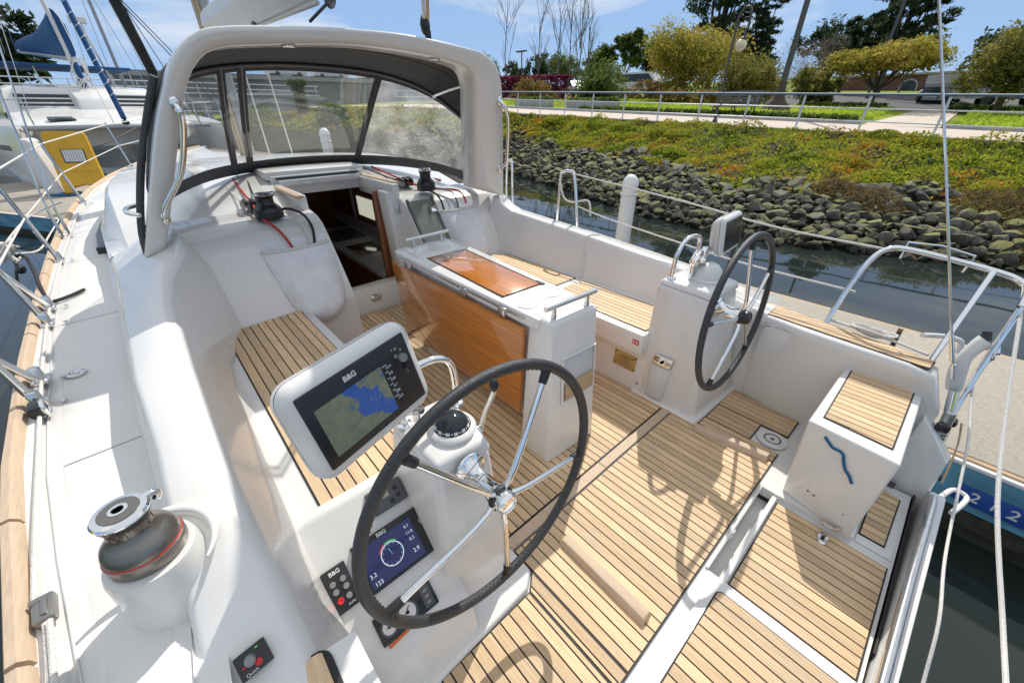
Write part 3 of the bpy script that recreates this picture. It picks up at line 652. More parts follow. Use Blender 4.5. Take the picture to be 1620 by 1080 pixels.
# helm seat box on the starboard quarter
b = MB()
b.hull([(1.835, .055, -.006), (2.48, .06, -.006), (2.48, -.22, -.006), (1.765, -.225, -.006)], [(1.80, .085, .452), (2.55, .075, .452), (2.52, -.225, .452), (1.765, -.225, .452)], .010, 3)
hs = obj('helm_seat', b, 'gelcoat', yacht)
planks([(1.862, .048), (2.475, .052), (2.445, -.195), (1.842, -.19)], .455, hs, breaks=False, pitch=.0405)
for sx, sy in ((1.80, -.03), (1.792, -.055), (1.775, -.17)):
    b = MB(); b.lathe([(.005, .002), (0, .004)], M=frame((sx - .0, sy, .10), (0, 1, 0), (0, 0, 1)) @ Matrix.Rotation(R(180), 4, 'X'), seg=8); obj('screw', b, 'steel_dark', hs)
b = MB(); b.box((1.762, -.15, .012), (.018, .06, .012), bev=.003); b.box((1.762, -.18, .022), (.022, .014, .014), bev=.003); obj('seat_hinge', b, 'steel', hs)

# transom: closed bathing platform with its chromed handrail, quarter post
b = MB()
b.hull([(.9, -.43, -.9), (2.35, -.47, -.9), (2.35, -.40, -.9), (.9, -.375, -.9)], [(.9, -.44, .03), (2.33, -.485, .03), (2.33, -.425, .03), (.9, -.392, .03)], .012)
tr_ = obj('transom', b, 'gelcoat', yacht)
b = MB(); b.tube([(.9, -.400, .052), (1.7, -.418, .055), (2.18, -.433, .055), (2.26, -.437, .045)], .0155, 14); obj('transom_tube', b, 'steel', tr_)
b = MB(); b.hull([(2.27, -.46, -.5), (2.46, -.47, -.5), (2.46, -.26, -.5), (2.33, -.26, -.5)], [(2.33, -.415, .20), (2.42, -.425, .20), (2.46, -.26, .38), (2.34, -.26, .38)], .015); obj('quarter_post', b, 'gelcoat', yacht)
b = MB(); b.box((1.9, -.394, -.06), (1.1, .006, .06)); obj('transom_seal', b, 'rubber', yacht)
b = MB(); b.tube([(2.36, -.47, -.02), (2.47, -.505, -.02), (2.51, -.535, -.03), (2.49, -.57, -.04), (2.34, -.53, -.05)], .011, 10, 6); obj('grab_handle', b, 'gelcoat', yacht)
b = MB(); b.box((2.29, -.30, -.02), (.010, .03, .05), bev=.003); obj('step_hinge', b, 'steel_dark', yacht)
# ================================================================ helm pedestals, console, instruments
def on_plane(o, xd, yd):
    return frame(o, xd, yd)
ped = thing('helm_pedestal', 'white steering pedestal carrying the large chart plotter and the console of instruments', 'pedestal', (.46, .82, 0), 'steering pedestals')
b = MB(); b.hull([(.30, .66, -.006), (.585, .635, -.006), (.615, 1.04, -.006), (.28, 1.06, -.006)], [(.362, .735, .66), (.562, .725, .66), (.582, 1.0, .69), (.355, 1.01, .69)], .028, 3)
b.hull([(.362, .725, .655), (.562, .715, .655), (.588, 1.005, .685), (.352, 1.015, .685)], [(.372, .745, .698), (.552, .735, .698), (.575, .985, .706), (.365, .995, .706)], .012, 2)
obj('body', b, 'gelcoat', ped, ang=50)
b = MB(); b.hull([(.02, .535, -.008), (.585, .552, -.008), (.65, .60, -.008), (.66, 1.04, -.008), (.02, 1.04, -.008)], [(.02, .545, .016), (.58, .562, .016), (.638, .606, .016), (.645, 1.04, .016), (.02, 1.04, .016)], .006); obj('foot', b, 'gelcoat', ped)
K = .9
b = MB(); b.xprism([(1.06, -.01), (1.06, .455), (1.035, .485), (.995, .496), (.63, .167), (.605, .12), (.575, .03), (.575, -.01)], -.05, .37, .022, 3); obj('console', b, 'gelcoat', ped, ang=50)
CM = frame((0, 1.0, .5005), (1, 0, 0), (0, 1, K))          # console face: x across, y up the slope
def cm(x, y, dz=0.0): return CM @ Matrix.Translation((x, (y - 1.0) * math.hypot(1, K), dz))
b = MB(); b.lathe([(.052, 0), (.050, .006), (.038, .012), (.024, .030), (.020, .06), (.0, .06)], M=frame((.462, .702, .655), (1, 0, 0), (0, .10, 1)) , seg=32); obj('axle_flange', b, 'chrome', ped)
# throttle lever
b = MB(); b.lathe([(.026, 0), (.026, .012), (.018, .02), (0, .02)], M=frame((.60, .86, .60), (0, 0, 1), (0, 1, 0)) @ Matrix.Rotation(R(180), 4, 'X'), seg=20); b.tube([(.622, .86, .60), (.635, .845, .68), (.638, .80, .79), (.632, .785, .83)], .010, 10, 5); thr = obj('throttle_lever', b, 'steel', ped)
b = MB(); b.ell((.628, .782, .842), (.017, .017, .026)); obj('lever_knob', b, 'black_plastic', thr)
# guard rail over the top
b = MB(); b.tube([(.385, .955, .70), (.385, .955, .80), (.40, .95, .865), (.45, .94, .915), (.52, .935, .915), (.565, .935, .88), (.58, .935, .81), (.578, .935, .70)], .0125, 12, 6)
for x, y in ((.385, .955), (.578, .935)): b.lathe([(.026, 0), (.024, .008), (.014, .012), (0, .012)], (x, y, .702), seg=18)
obj('guard_rail', b, 'chrome', ped)
b = MB(); b.tube([(.405, .90, .705), (.405, .895, .79)], .012, 12); b.lathe([(.024, 0), (.022, .01), (.013, .014)], (.405, .90, .703), seg=18); b.box((.375, .885, .82), (.11, .035, .03), rot=(0, .5, 0), bev=.012); obj('plotter_bracket', b, 'chrome', ped)

# starboard pedestal: mirror-built with its own outline
ped2 = thing('helm_pedestal', 'white steering pedestal beside the starboard seat with covered compass on top', 'pedestal', (2.2, .75, 0), 'steering pedestals')
b = MB(); b.hull([(1.99, .585, -.006), (2.48, .56, -.006), (2.52, .98, -.006), (1.985, .99, -.006)], [(2.02, .685, .74), (2.33, .665, .74), (2.42, .97, .76), (2.00, .985, .76)], .03, 3)
b.hull([(2.02, .675, .735), (2.33, .655, .735), (2.42, .975, .755), (2.0, .985, .755)], [(2.035, .695, .776), (2.32, .675, .776), (2.38, .955, .784), (2.015, .965, .784)], .012, 2)
obj('body', b, 'gelcoat', ped2, ang=50)
b = MB(); b.hull([(1.95, .555, -.008), (2.54, .53, -.008), (2.54, 1.0, -.008), (1.95, 1.0, -.008)], [(1.965, .57, .016), (2.53, .545, .016), (2.53, 1.0, .016), (1.965, 1.0, .016)], .006); obj('foot', b, 'gelcoat', ped2)
b = MB(); b.lathe([(.052, 0), (.050, .006), (.038, .012), (.024, .030), (.020, .08), (.0, .08)], M=frame((2.08, .655, .695), (1, 0, 0), (0, .08, 1)), seg=32); obj('axle_flange', b, 'chrome', ped2)
b = MB(); b.tube([(2.05, .93, .78), (2.05, .93, .90), (2.075, .925, .965), (2.13, .92, 1.0), (2.2, .91, 1.0), (2.25, .905, .96), (2.26, .905, .78)], .0125, 12, 6); b.lathe([(.026, 0), (.024, .008), (.014, .012), (0, .012)], (2.05, .93, .782), seg=18); obj('guard_rail', b, 'chrome', ped2)
b = MB(); b.tube([(2.13, .86, .78), (2.13, .86, .87)], .012, 12); b.box((2.15, .86, .90), (.12, .05, .05), rot=(0, -.3, .2), bev=.018); b.box((2.21, .85, .905), (.16, .045, .024), rot=(0, -.25, .3), bev=.01); obj('plotter_bracket', b, 'chrome', ped2)
# control box on its inboard face
bx = obj('control_box', MB().hull([(1.962, .80, .035), (1.962, .90, .035), (1.995, .91, .035), (1.995, .79, .035)], [(1.972, .785, .26), (1.972, .905, .26), (2.01, .915, .27), (2.01, .775, .27)], .008), 'gelcoat_grey', ped2)
b = MB(); b.hull([(1.970, .79, .265), (1.970, .90, .265), (2.006, .905, .265), (2.006, .785, .265)], [(1.980, .78, .325), (1.980, .895, .325), (2.010, .90, .33), (2.010, .775, .33)], .004); b.lathe([(.010, .008), (0, .008)], M=frame((1.972, .84, .298), (0, 1, 0), (0, 0, 1)) @ Matrix.Rotation(R(180), 4, 'X'), seg=10); obj('box_socket', b, 'steel', bx)

# compasses
def compass(c, r, label, cover):
    t = thing('binnacle_compass', label, 'compass', c)
    b = MB(); b.lathe([(r * 1.32, -.004), (r * 1.34, .010), (r * 1.24, .017), (r * 1.06, .020), (r * 1.04, .006), (0, .006)], c, seg=40); obj('compass_ring', b, 'gelcoat', t)
    b = MB()
    if cover:
        b.lathe([(r * 1.16, .0), (r * 1.18, .02), (r * 1.0, .06), (r * .7, .085), (r * .35, .096), (0, .098)], c, seg=36); obj('compass_cover', b, 'gelcoat', t, ang=60)
    else:
        b.lathe([(r, .008)] + [(r * math.cos(a), .010 + r * .92 * math.sin(a)) for a in [R(90) * k / 9 for k in range(1, 10)]], c, seg=40); g = obj('compass_dome', b, 'dark_glass', t, ang=80)
        b = MB()
        for k in range(26):
            a = 2 * math.pi * k / 26; rr = r * 1.005
            for (h, w_) in ((.30, .006 if k % 2 else .013),):
                p = Vector(c) + Vector((rr * math.cos(h) * math.cos(a), rr * math.cos(h) * math.sin(a), .010 + rr * .92 * math.sin(h)))
                b.box((0, 0, 0), (w_, .0035 if k % 2 else .010, .0012), M=Matrix.Translation(p) @ Matrix.Rotation(a + math.pi / 2, 4, 'Z') @ Matrix.Rotation(R(68), 4, 'X'))
        obj('compass_card', b, 'white_paint', g)
    return t
compass((.492, .835, .704), .058, 'black domed compass with white card marks on the port pedestal', False)
compass((2.20, .80, .780), .070, 'compass under a round white cover on the starboard pedestal', True)

# steering wheels
def wheel(c, R0, a0, label):
    t = thing('steering_wheel', label, 'steering wheel', c, 'steering wheels')
    M = frame(c, (1, 0, 0), (0, .07, 1)) @ Matrix.Rotation(math.pi, 4, 'Y') if False else frame(c, (1, 0, 0), (0, .07, 1))
    b = MB(); b.torus(M, R0, .0155, 96, 14); rim = obj('rim', b, 'leather', t, ang=80)
    b = MB()
    for k in range(300):                                         # stitching round the inside of the leather
        a = 2 * math.pi * k / 300; p = Vector(((R0 - .0150) * math.cos(a), (R0 - .0150) * math.sin(a), .0045 if k % 2 else -.0005))
        b.box((0, 0, 0), (.0022, .0065, .0022), M=M @ Matrix.Translation(p) @ Matrix.Rotation(a + .5, 4, 'Z'))
    st = obj('stitching', b, 'rubber', rim); st['kind'] = 'stuff'
    for k in range(5):
        a = R(a0 + 72 * k); d = Vector((math.cos(a), math.sin(a), 0))
        b = MB(); b.tube([M @ (d * .028 + Vector((0, 0, -.012 + .03))), M @ (d * .10 + Vector((0, 0, .026))), M @ (d * (R0 - .05) + Vector((0, 0, .004))), M @ (d * (R0 - .01))], .0095, 12, 3); sp = obj('spoke', b, 'chrome', t)
        b = MB(); b.tube([M @ (d * (R0 - .052) + Vector((0, 0, .004))), M @ (d * (R0 - .012))], .0125, 12, r1=.0145); obj('spoke_sleeve', b, 'rubber', sp)
    b = MB(); b.lathe([(.028, -.055), (.030, -.02), (.036, -.004), (.038, .018), (.030, .030), (.0, .030)], M=M, seg=32); h = obj('hub', b, 'chrome', t)
    b = MB(); b.lathe([(.031, .028), (.034, .034), (.033, .052), (.026, .060), (.024, .056), (0, .057)], M=M, seg=32); obj('hub_nut', b, 'chrome' if a0 < 0 else 'black_plastic', h)
    b = MB(); b.lathe([(.0385, .012), (.041, .016), (.041, .024), (.0385, .028)], M=M, seg=32); obj('hub_ring', b, 'rubber', h)
    return t
wheel((.466, .585, .645), .40, -15.6, 'leather rimmed steering wheel nearest the camera, in front of the instrument console')
wheel((2.04, .545, .70), .40, 24, 'leather rimmed steering wheel by the starboard seat with a black hub knob')

# chart plotters
def plotter(c, yw, ti, ro, label, lit, k=1.0):
    t = thing('chart_plotter', label, 'chart plotter', c, 'chart plotters')
    r = Vector((math.cos(yw), math.sin(yw), 0)); f = Vector((-math.sin(yw), math.cos(yw), 0)); u = f * math.cos(ti) + Vector((0, 0, 1)) * math.sin(ti)
    M = frame(c, r * math.cos(ro) + u * math.sin(ro), -r * math.sin(ro) + u * math.cos(ro)) @ Matrix.Diagonal((k, k, k, 1))
    def ring(w, h, z, rr): return [M @ Vector((x, y, z)) for x, y in rrect(-w / 2, w / 2, -h / 2, h / 2, rr, 5)]
    b = MB(); b.loft([ring(.318, .202, .004, .014), ring(.345, .232, .004, .03), ring(.372, .262, -.012, .045), ring(.378, .268, -.024, .048)], True); b.loft([ring(.378, .268, -.027, .048), ring(.376, .266, -.045, .05), ring(.33, .235, -.075, .06), ring(.25, .185, -.105, .06), ring(.12, .10, -.118, .04)], True); b.bm.faces.new([b.bm.verts.new(p) for p in ring(.12, .10, -.118, .04)])
    hs_ = obj('housing', b, 'gelcoat', t, ang=60)
    b = MB(); b.loft([ring(.377, .267, -.0225, .047), ring(.373, .263, -.0255, .047), ring(.377, .267, -.0285, .047)], True); obj('housing_seam', b, 'rubber', hs_)
    b = MB(); b.box((0, 0, 0), (.318, .202, .016), M=M @ Matrix.Translation((0, 0, .0)), bev=.004); bz = obj('bezel', b, 'black_plastic', t)
    if lit:
        b = MB(); b.box((0, 0, 0), (.192, .132, .0015), M=M @ Matrix.Translation((-.038, -.012, .0086))); s1 = obj('chart_screen', b, 'chart', t)
        for k, (q_, v_) in enumerate((('DEPTH', '12.4'), ('SOG', '0.0'), ('COG', '218'), ('AWS', '6.1'), ('TWD', '284'), ('WATER', '15.2'))):
            text('reading', v_, .0105, M @ Matrix.Translation((.079, .040 - .0185 * k, .0088)), 'screen_text', s1)
            text('reading', q_, .0048, M @ Matrix.Translation((.069, .048 - .0185 * k, .0088)), 'screen_text', s1)
        b = MB()
        for p0, p1 in (((-.10, .02), (-.07, .035)), ((-.03, .0), (.01, .03)), ((-.08, -.04), (-.03, -.02)), ((.0, -.05), (.03, -.02)), ((-.06, .04), (.0, .046))): b.tube([M @ Vector((*p0, .0095)), M @ Vector(((p0[0] + p1[0]) / 2 + .004, (p0[1] + p1[1]) / 2 - .004, .0095)), M @ Vector((*p1, .0095))], .0006, 4)
        ch_ = obj('chart_lines', b, 'screen_blue', s1); ch_['kind'] = 'stuff'
        b = MB()
        for x, y, q in ((.118, .072, .0045), (.132, .062, .004), (.112, .052, .0055), (.106, .074, .003), (.141, .02, .0038), (.128, .005, .0035), (.13, -.005, .003)): b.lathe([(q, .0085), (q, .0095), (0, .0095)], M=M @ Matrix.Translation((x, y, 0)), seg=12)
        b.lathe([(.0125, .008), (.012, .018), (0, .019)], M=M @ Matrix.Translation((.128, .04, 0)), seg=24); obj('buttons', b, 'grey_plastic', bz)
        b = MB(); b.lathe([(.013, .008), (.0125, .013), (0, .013)], M=M @ Matrix.Translation((.138, .012, 0)), seg=24); obj('knob', b, 'black_plastic', bz)
        text('brand_lettering', 'B&G', .019, M @ Matrix.Translation((-.025, .078, .0088)), 'white_paint', bz, bold=.0006)
        text('lettering', 'NAVPOD' if False else 'zeus', .007, M @ Matrix.Translation((-.02, .112, .0035)), 'grey_plastic', hs_)
    return t
def chartmat():
    m = bpy.data.materials.new('chart'); m.use_nodes = True; n = m.node_tree.nodes; l = m.node_tree.links.new; b = n['Principled BSDF']
    g = n.new('ShaderNodeTexCoord'); t = n.new('ShaderNodeTexNoise'); t.inputs['Scale'].default_value = 26; t.inputs['Detail'].default_value = 8; t.inputs['Roughness'].default_value = .75; l(g.outputs['Object'], t.inputs['Vector'])
    r = n.new('ShaderNodeValToRGB'); e = r.color_ramp.elements
    cols = [(.36, (.03, .09, .30)), (.40, (.03, .07, .17)), (.41, (.085, .10, .075)), (.60, (.12, .14, .10)), (.66, (.07, .055, .04))]
    while len(e) < 5: e.new(.5)
    for i, (p, c) in enumerate(cols): e[i].position = p; e[i].color = (*c, 1)
    w = n.new('ShaderNodeTexWave'); w.wave_type = 'BANDS'; w.bands_direction = 'DIAGONAL'; w.inputs['Scale'].default_value = 1.7; w.inputs['Distortion'].default_value = 2.4; w.inputs['Detail'].default_value = 4; w.inputs['Detail Scale'].default_value = 6; w.inputs['Phase Offset'].default_value = 3.4
    l(g.outputs['Object'], w.inputs['Vector']); r2 = n.new('ShaderNodeValToRGB'); r2.color_ramp.elements[0].position = .90; r2.color_ramp.elements[1].position = .93
    l(w.outputs['Fac'], r2.inputs['Fac']); x = n.new('ShaderNodeMix'); x.data_type = 'RGBA'; x.inputs['B'].default_value = (.015, .06, .24, 1)
    l(t.outputs['Fac'], r.inputs['Fac']); l(r2.outputs['Color'], x.inputs['Factor']); l(r.outputs['Color'], x.inputs['A'])
    l(x.outputs['Result'], b.inputs['Base Color']); l(x.outputs['Result'], b.inputs['Emission Color']); b.inputs['Emission Strength'].default_value = .35; b.inputs['Roughness'].default_value = .12; MAT['chart'] = m
chartmat()
mat('screen_text', (.35, .37, .45), .3, emit=.3)
mat('screen_blue', (.012, .018, .085), .12, emit=.35)
mat('screen_white', (.7, .72, .8), .3, emit=.35); mat('screen_green', (.05, .5, .12), .3, emit=.4); mat('screen_red', (.6, .05, .05), .3, emit=.4); mat('screen_cyan', (.1, .4, .6), .3, emit=.4)
mat('lcd', (.36, .36, .27), .2)
plotter((.25, .818, .978), R(15.3), R(76), R(3.3), 'large white chart plotter pod showing a map with a blue river', True)
plotter((2.40, .80, 1.0), R(4), R(82), R(0), 'chart plotter with blank dark screen in a white pod above the starboard wheel', False, .80)

# console instruments
mf = thing('multifunction_display', 'black marine display with round blue wind dial, middle of the port console', 'display', tuple(cm(.225, .828).translation))
M = cm(.232, .828)
b = MB(); b.box((0, 0, 0), (.258, .160, .022), M=M @ Matrix.Translation((0, 0, .006)), bev=.004); bd = obj('display_body', b, 'black_plastic', mf)
b = MB(); b.box((0, 0, 0), (.185, .128, .001), M=M @ Matrix.Translation((-.025, -.004, .0175))); sc = obj('screen', b, 'screen_blue', mf)
def dialring(r0, r1, a0, a1, n, z):
    bb = MB(); vs_ = []
    for k in range(n + 1):
        a = a0 + (a1 - a0) * k / n; vs_.append([bb.bm.verts.new(M @ Vector((-.025 + q * math.cos(a), -.006 + q * math.sin(a), z))) for q in (r0, r1)])
    for p, q in zip(vs_[:-1], vs_[1:]): bb.bm.faces.new((p[0], p[1], q[1], q[0]))
    return bb
obj('dial_ring', dialring(.034, .037, 0, 2 * math.pi, 48, .0186), 'screen_white', sc)
obj('dial_green', dialring(.0385, .042, R(50), R(105), 12, .0186), 'screen_green', sc)
obj('dial_red', dialring(.0385, .042, R(108), R(150), 12, .0186), 'screen_red', sc)
b = MB()
for k in range(12):
    a = R(30 * k); b.box((0, 0, 0), (.006, .0016, .0004), M=M @ Matrix.Translation((-.025 + .031 * math.cos(a), -.006 + .031 * math.sin(a), .0186)) @ Matrix.Rotation(a, 4, 'Z'))
b.box((0, 0, 0), (.002, .022, .0004), M=M @ Matrix.Translation((-.028, .004, .0186)) @ Matrix.Rotation(.2, 4, 'Z')); obj('dial_marks', b, 'screen_cyan', sc)
for s_, x, y, z in (('3.2', -.102, -.03, .018), ('123', -.095, -.058, .018), ('2.9', .046, -.04, .018), ('6.1', .048, .042, .014), ('11.0', .048, .02, .014), ('0.2', .048, -.002, .014)): text('reading', s_, z, M @ Matrix.Translation((x, y, .0186)), 'screen_white', sc)
text('brand_lettering', 'B&G', .017, M @ Matrix.Translation((-.03, .0685, .0178)), 'white_paint', bd, bold=.0005)
b = MB()
for y in (.055, .028, .008, -.012, -.034, -.055): b.lathe([(.0045, .017), (.0045, .018), (0, .018)], M=M @ Matrix.Translation((.102, y, 0)), seg=12)
b.lathe([(.013, .016), (.012, .021), (0, .021)], M=M @ Matrix.Translation((.102, .03, 0)), seg=24); obj('buttons', b, 'grey_plastic', bd)
ap = thing('autopilot_keypad', 'black keypad with grey round keys and a red standby key beside the blue dial display', 'keypad', tuple(cm(.037, .828).translation))
M = cm(.040, .826)
b = MB(); b.box((0, 0, 0), (.072, .130, .016), M=M @ Matrix.Translation((0, 0, .006)), bev=.003); kb = obj('keypad_body', b, 'black_plastic', ap)
text('brand_lettering', 'B&G', .017, M @ Matrix.Translation((0, .05, .0145)), 'white_paint', kb, bold=.0005)
for x, y in ((-.016, .022), (.015, .022), (-.016, -.002), (.015, -.002), (.012, -.03)):
    b = MB(); b.lathe([(.009, .013), (.0085, .017), (0, .017)], M=M @ Matrix.Translation((x, y, 0)), seg=18); obj('key', b, 'grey_plastic', kb)
b = MB(); b.lathe([(.010, .013), (.0095, .018), (.005, .018), (.004, .017), (0, .017)], M=M @ Matrix.Translation((-.014, -.030, 0)), seg=18); obj('key', b, 'red', kb)
text('lettering', 'AUTO', .008, M @ Matrix.Translation((.012, -.052, .0145)), 'white_paint', kb)
di = thing('small_instrument', 'small grey instrument with pale lcd window at the upper end of the console', 'instrument', tuple(cm(.28, .952).translation))
M = cm(.268, .947)
b = MB(); b.box((0, 0, 0), (.125, .082, .024), M=M @ Matrix.Translation((0, 0, .008)), bev=.008); ib = obj('instrument_body', b, 'grey_plastic', di); ib.data.materials[0] = mat('dark_grey_plastic', (.085, .088, .095), .35)
b = MB(); b.box((0, 0, 0), (.062, .034, .001), M=M @ Matrix.Translation((-.022, .016, .0206))); obj('lcd_window', b, 'lcd', ib)
b = MB()
for x, y in ((.035, .012), (.035, -.014), (.01, -.022)): b.ell((0, 0, 0), (.008, .008, .004), M=M @ Matrix.Translation((x, y, .0205)), sub=2)
obj('buttons', b, 'black_plastic', ib)
en = thing('engine_panel', 'black engine panel with white dials low on the console, orange tab below', 'engine panel', tuple(cm(.17, .69).translation))
M = cm(.172, .694)
b = MB(); b.box((0, 0, 0), (.195, .085, .014), M=M @ Matrix.Translation((0, 0, .005)), bev=.003); eb = obj('panel_body', b, 'black_plastic', en)
for x, q in ((.0, .034), (-.062, .026)):
    b = MB(); b.lathe([(q, .012), (q, .016), (q * .86, .016), (q * .84, .0135), (0, .0135)], M=M @ Matrix.Translation((x, -.002, 0)), seg=30); ga = obj('gauge', b, 'steel_dark', eb)
    b = MB(); b.lathe([(q * .8, .0142), (0, .0144)], M=M @ Matrix.Translation((x, -.002, 0)), seg=30); obj('gauge_face', b, 'white_paint', ga)
    b = MB(); b.box((0, 0, 0), (q * .9, .0022, .0006), M=M @ Matrix.Translation((x, .004, .0155)) @ Matrix.Rotation(.7, 4, 'Z')); b.lathe([(q * .16, .0156), (0, .0156)], M=M @ Matrix.Translation((x, -.002, 0)), seg=12); obj('gauge_needle', b, 'black_plastic', ga)
b = MB(); b.box((0, 0, 0), (.034, .066, .006), M=M @ Matrix.Translation((.070, 0, .014)), bev=.003); sw = obj('switch_bank', b, 'dark_grey_plastic', eb) if MAT.get('dark_grey_plastic') else None
b = MB()
for y in (.018, 0, -.018): b.box((0, 0, 0), (.014, .011, .004), M=M @ Matrix.Translation((.070, y, .018)), bev=.002)
obj('switches', b, 'grey_plastic', sw)
b = MB(); b.box((0, 0, 0), (.07, .010, .001), M=M @ Matrix.Translation((-.05, -.05, .003)) @ Matrix.Rotation(.08, 4, 'Z')); obj('warning_tab', b, 'orange', en)
# bow-thruster control on the coaming
th = thing('thruster_control', 'square black control with a grey lever knob and red mark on the port coaming', 'control', (-.145, .62, .66))
M = frame((-.153, .605, .652), (.97, .10, 0), (-.05, .86, .42)) @ Matrix.Diagonal((.74, .74, .9, 1))
b = MB(); b.box((0, 0, 0), (.078, .066, .010), M=M, bev=.004); tb = obj('control_panel', b, 'black_plastic', th)
b = MB(); b.lathe([(.014, .004), (.012, .018), (.013, .022), (.010, .026), (0, .027)], M=M @ Matrix.Translation((-.006, .006, 0)) @ Matrix.Rotation(.35, 4, 'X'), seg=20); obj('lever_knob', b, 'grey_plastic', tb)
b = MB(); b.lathe([(.009, .0052), (.009, .006), (0, .006)], M=M @ Matrix.Translation((.008, -.014, 0)), seg=18); obj('red_button', b, 'red', tb); b = MB(); b.box((0, 0, 0), (.007, .004, .0008), M=M @ Matrix.Translation((-.024, -.004, .0055))); obj('red_mark', b, 'red', tb)
b = MB(); b.box((0, 0, 0), (.007, .003, .0008), M=M @ Matrix.Translation((.016, .022, .0055))); obj('green_mark', b, 'screen_green', tb)
text('lettering', 'Quick', .012, M @ Matrix.Translation((-.012, -.026, .0054)), 'white_paint', tb)
b = MB(); b.lathe([(.012, 0), (.010, .005), (.005, .006), (0, .004)], M=frame((-.165, .78, .70), (1, 0, 0), (0, -.5, 1)), seg=14); obj('snap_stud', b, 'chrome', yacht)

# ================================================================ cockpit table
tb_ = thing('cockpit_table', 'white cockpit table with varnished mahogany leaf hanging at its side', 'table', (1.3, 1.7, 0))
b = MB(); b.hull([(1.095, .935, -.004), (1.46, .92, -.004), (1.46, 1.13, -.004), (1.095, 1.15, -.004)], [(1.125, .985, .80), (1.44, .975, .80), (1.445, 1.13, .80), (1.13, 1.14, .80)], .022, 3); leg = obj('table_leg', b, 'gelcoat', tb_, ang=50)
# niche in the aft face with a teak bar across
b = MB(); M = frame((1.305, .957, .475), (1, -.035, 0), (0, .07, 1))
b.box((0, 0, 0), (.215, .235, .004), M=M @ Matrix.Translation((0, 0, .001)), bev=.001); ni = obj('niche', b, 'gelcoat_grey', leg); ni.data.materials[0] = mat('recess_grey', (.52, .53, .55), .35)  # niche is a flat plate, plain grey instead of white
b = MB()
for p in ([(-.115, -.125), (.115, -.125), (.115, .125), (-.115, .125)],):
    q = [M @ Vector((x, y, .006)) for x, y in p]; b.tube(q + q[:1], .007, 8)
obj('niche_frame', b, 'gelcoat', ni)
b = MB(); b.box((0, 0, 0), (.205, .085, .016), M=M @ Matrix.Translation((0, -.065, .010)), bev=.003); obj('niche_bar', b, 'teak_old', ni)
b = MB(); b.xprism([(1.10, .745), (1.10, .80), (2.42, .80), (2.42, .755)], 1.115, 1.44) if False else b.hull([(1.115, 1.06, .735), (1.46, 1.05, .735), (1.56, 2.33, .745), (1.53, 2.42, .745), (1.15, 2.42, .745), (1.115, 2.38, .745)], [(1.118, 1.06, .796), (1.455, 1.05, .796), (1.565, 2.33, .796), (1.54, 2.43, .796), (1.14, 2.43, .796), (1.11, 2.39, .796)], .010, 2); top = obj('table_top', b, 'gelcoat', tb_)
b = MB(); b.hull([(1.17, 1.1, .12), (1.42, 1.1, .12), (1.44, 2.36, .12), (1.17, 2.36, .12)], [(1.15, 1.1, .735), (1.44, 1.1, .735), (1.48, 2.38, .735), (1.15, 2.38, .735)], .02); b.hull([(1.22, 2.1, -.004), (1.40, 2.1, -.004), (1.40, 2.3, -.004), (1.22, 2.3, -.004)], [(1.22, 2.1, .12), (1.40, 2.1, .12), (1.40, 2.3, .12), (1.22, 2.3, .12)]); obj('table_body', b, 'gelcoat', tb_)
b = MB(); b.box((1.112, 1.75, .772), (.006, 1.2, .012)); obj('leaf_track', b, 'steel', top)
for y in (1.30, 1.62, 2.2):
    b = MB(); b.box((1.108, y, .755), (.014, .05, .05), bev=.003); obj('leaf_hinge', b, 'steel', top)
b = MB(); b.hull([(1.13, 1.19, .165), (1.155, 1.19, .165), (1.155, 2.42, .165), (1.13, 2.42, .165)], [(1.098, 1.14, .725), (1.122, 1.14, .725), (1.122, 2.44, .715), (1.098, 2.44, .715)], .006); obj('table_leaf', b, 'mahogany', tb_)
b = MB(); b.hull([(1.50, 1.2, .2), (1.525, 1.2, .2), (1.56, 2.35, .2), (1.535, 2.35, .2)], [(1.47, 1.14, .73), (1.495, 1.14, .73), (1.59, 2.36, .73), (1.565, 2.36, .73)], .006); obj('table_leaf', b, 'mahogany', tb_)
lid = obj('lid', MB().slab([(1.165, 1.36), (1.42, 1.35), (1.475, 2.09), (1.20, 2.11)], .790, .8005, .003), 'mahogany', tb_)
b = MB(); q = [(1.158, 1.352, .797), (1.427, 1.342, .797), (1.482, 2.098, .797), (1.193, 2.118, .797)]; b.tube(q + q[:1], .0035, 6); obj('lid_joint', b, 'caulk', lid)
b = MB(); b.box((1.43, 1.36, .7995), (.02, .06, .005)); obj('lid_notch', b, 'caulk', lid)
b = MB(); b.slab([(1.17, 2.17), (1.50, 2.15), (1.52, 2.36), (1.18, 2.38)], .7955, .7985); q = [(1.165, 2.165, .797), (1.505, 2.145, .797), (1.528, 2.37, .797), (1.175, 2.39, .797)]; b.tube(q + q[:1], .007, 8); obj('tray', b, 'gelcoat', top)
b = MB()
P = [(1.14, 1.215), (1.17, 1.245), (1.205, 1.25), (1.25, 1.235), (1.29, 1.245), (1.325, 1.265), (1.37, 1.262), (1.41, 1.268), (1.435, 1.25), (1.435, 1.215), (1.40, 1.185), (1.36, 1.18), (1.32, 1.20), (1.28, 1.195), (1.245, 1.175), (1.20, 1.165), (1.165, 1.17)]
b.slab(P, .7945, .7985); cp = obj('cup_holder', b, 'recess_grey', top)
b = MB(); q = [(x, y, .797) for x, y in P]; b.tube(q + q[:1], .0035, 6, 2); obj('cup_rim', b, 'gelcoat', cp)
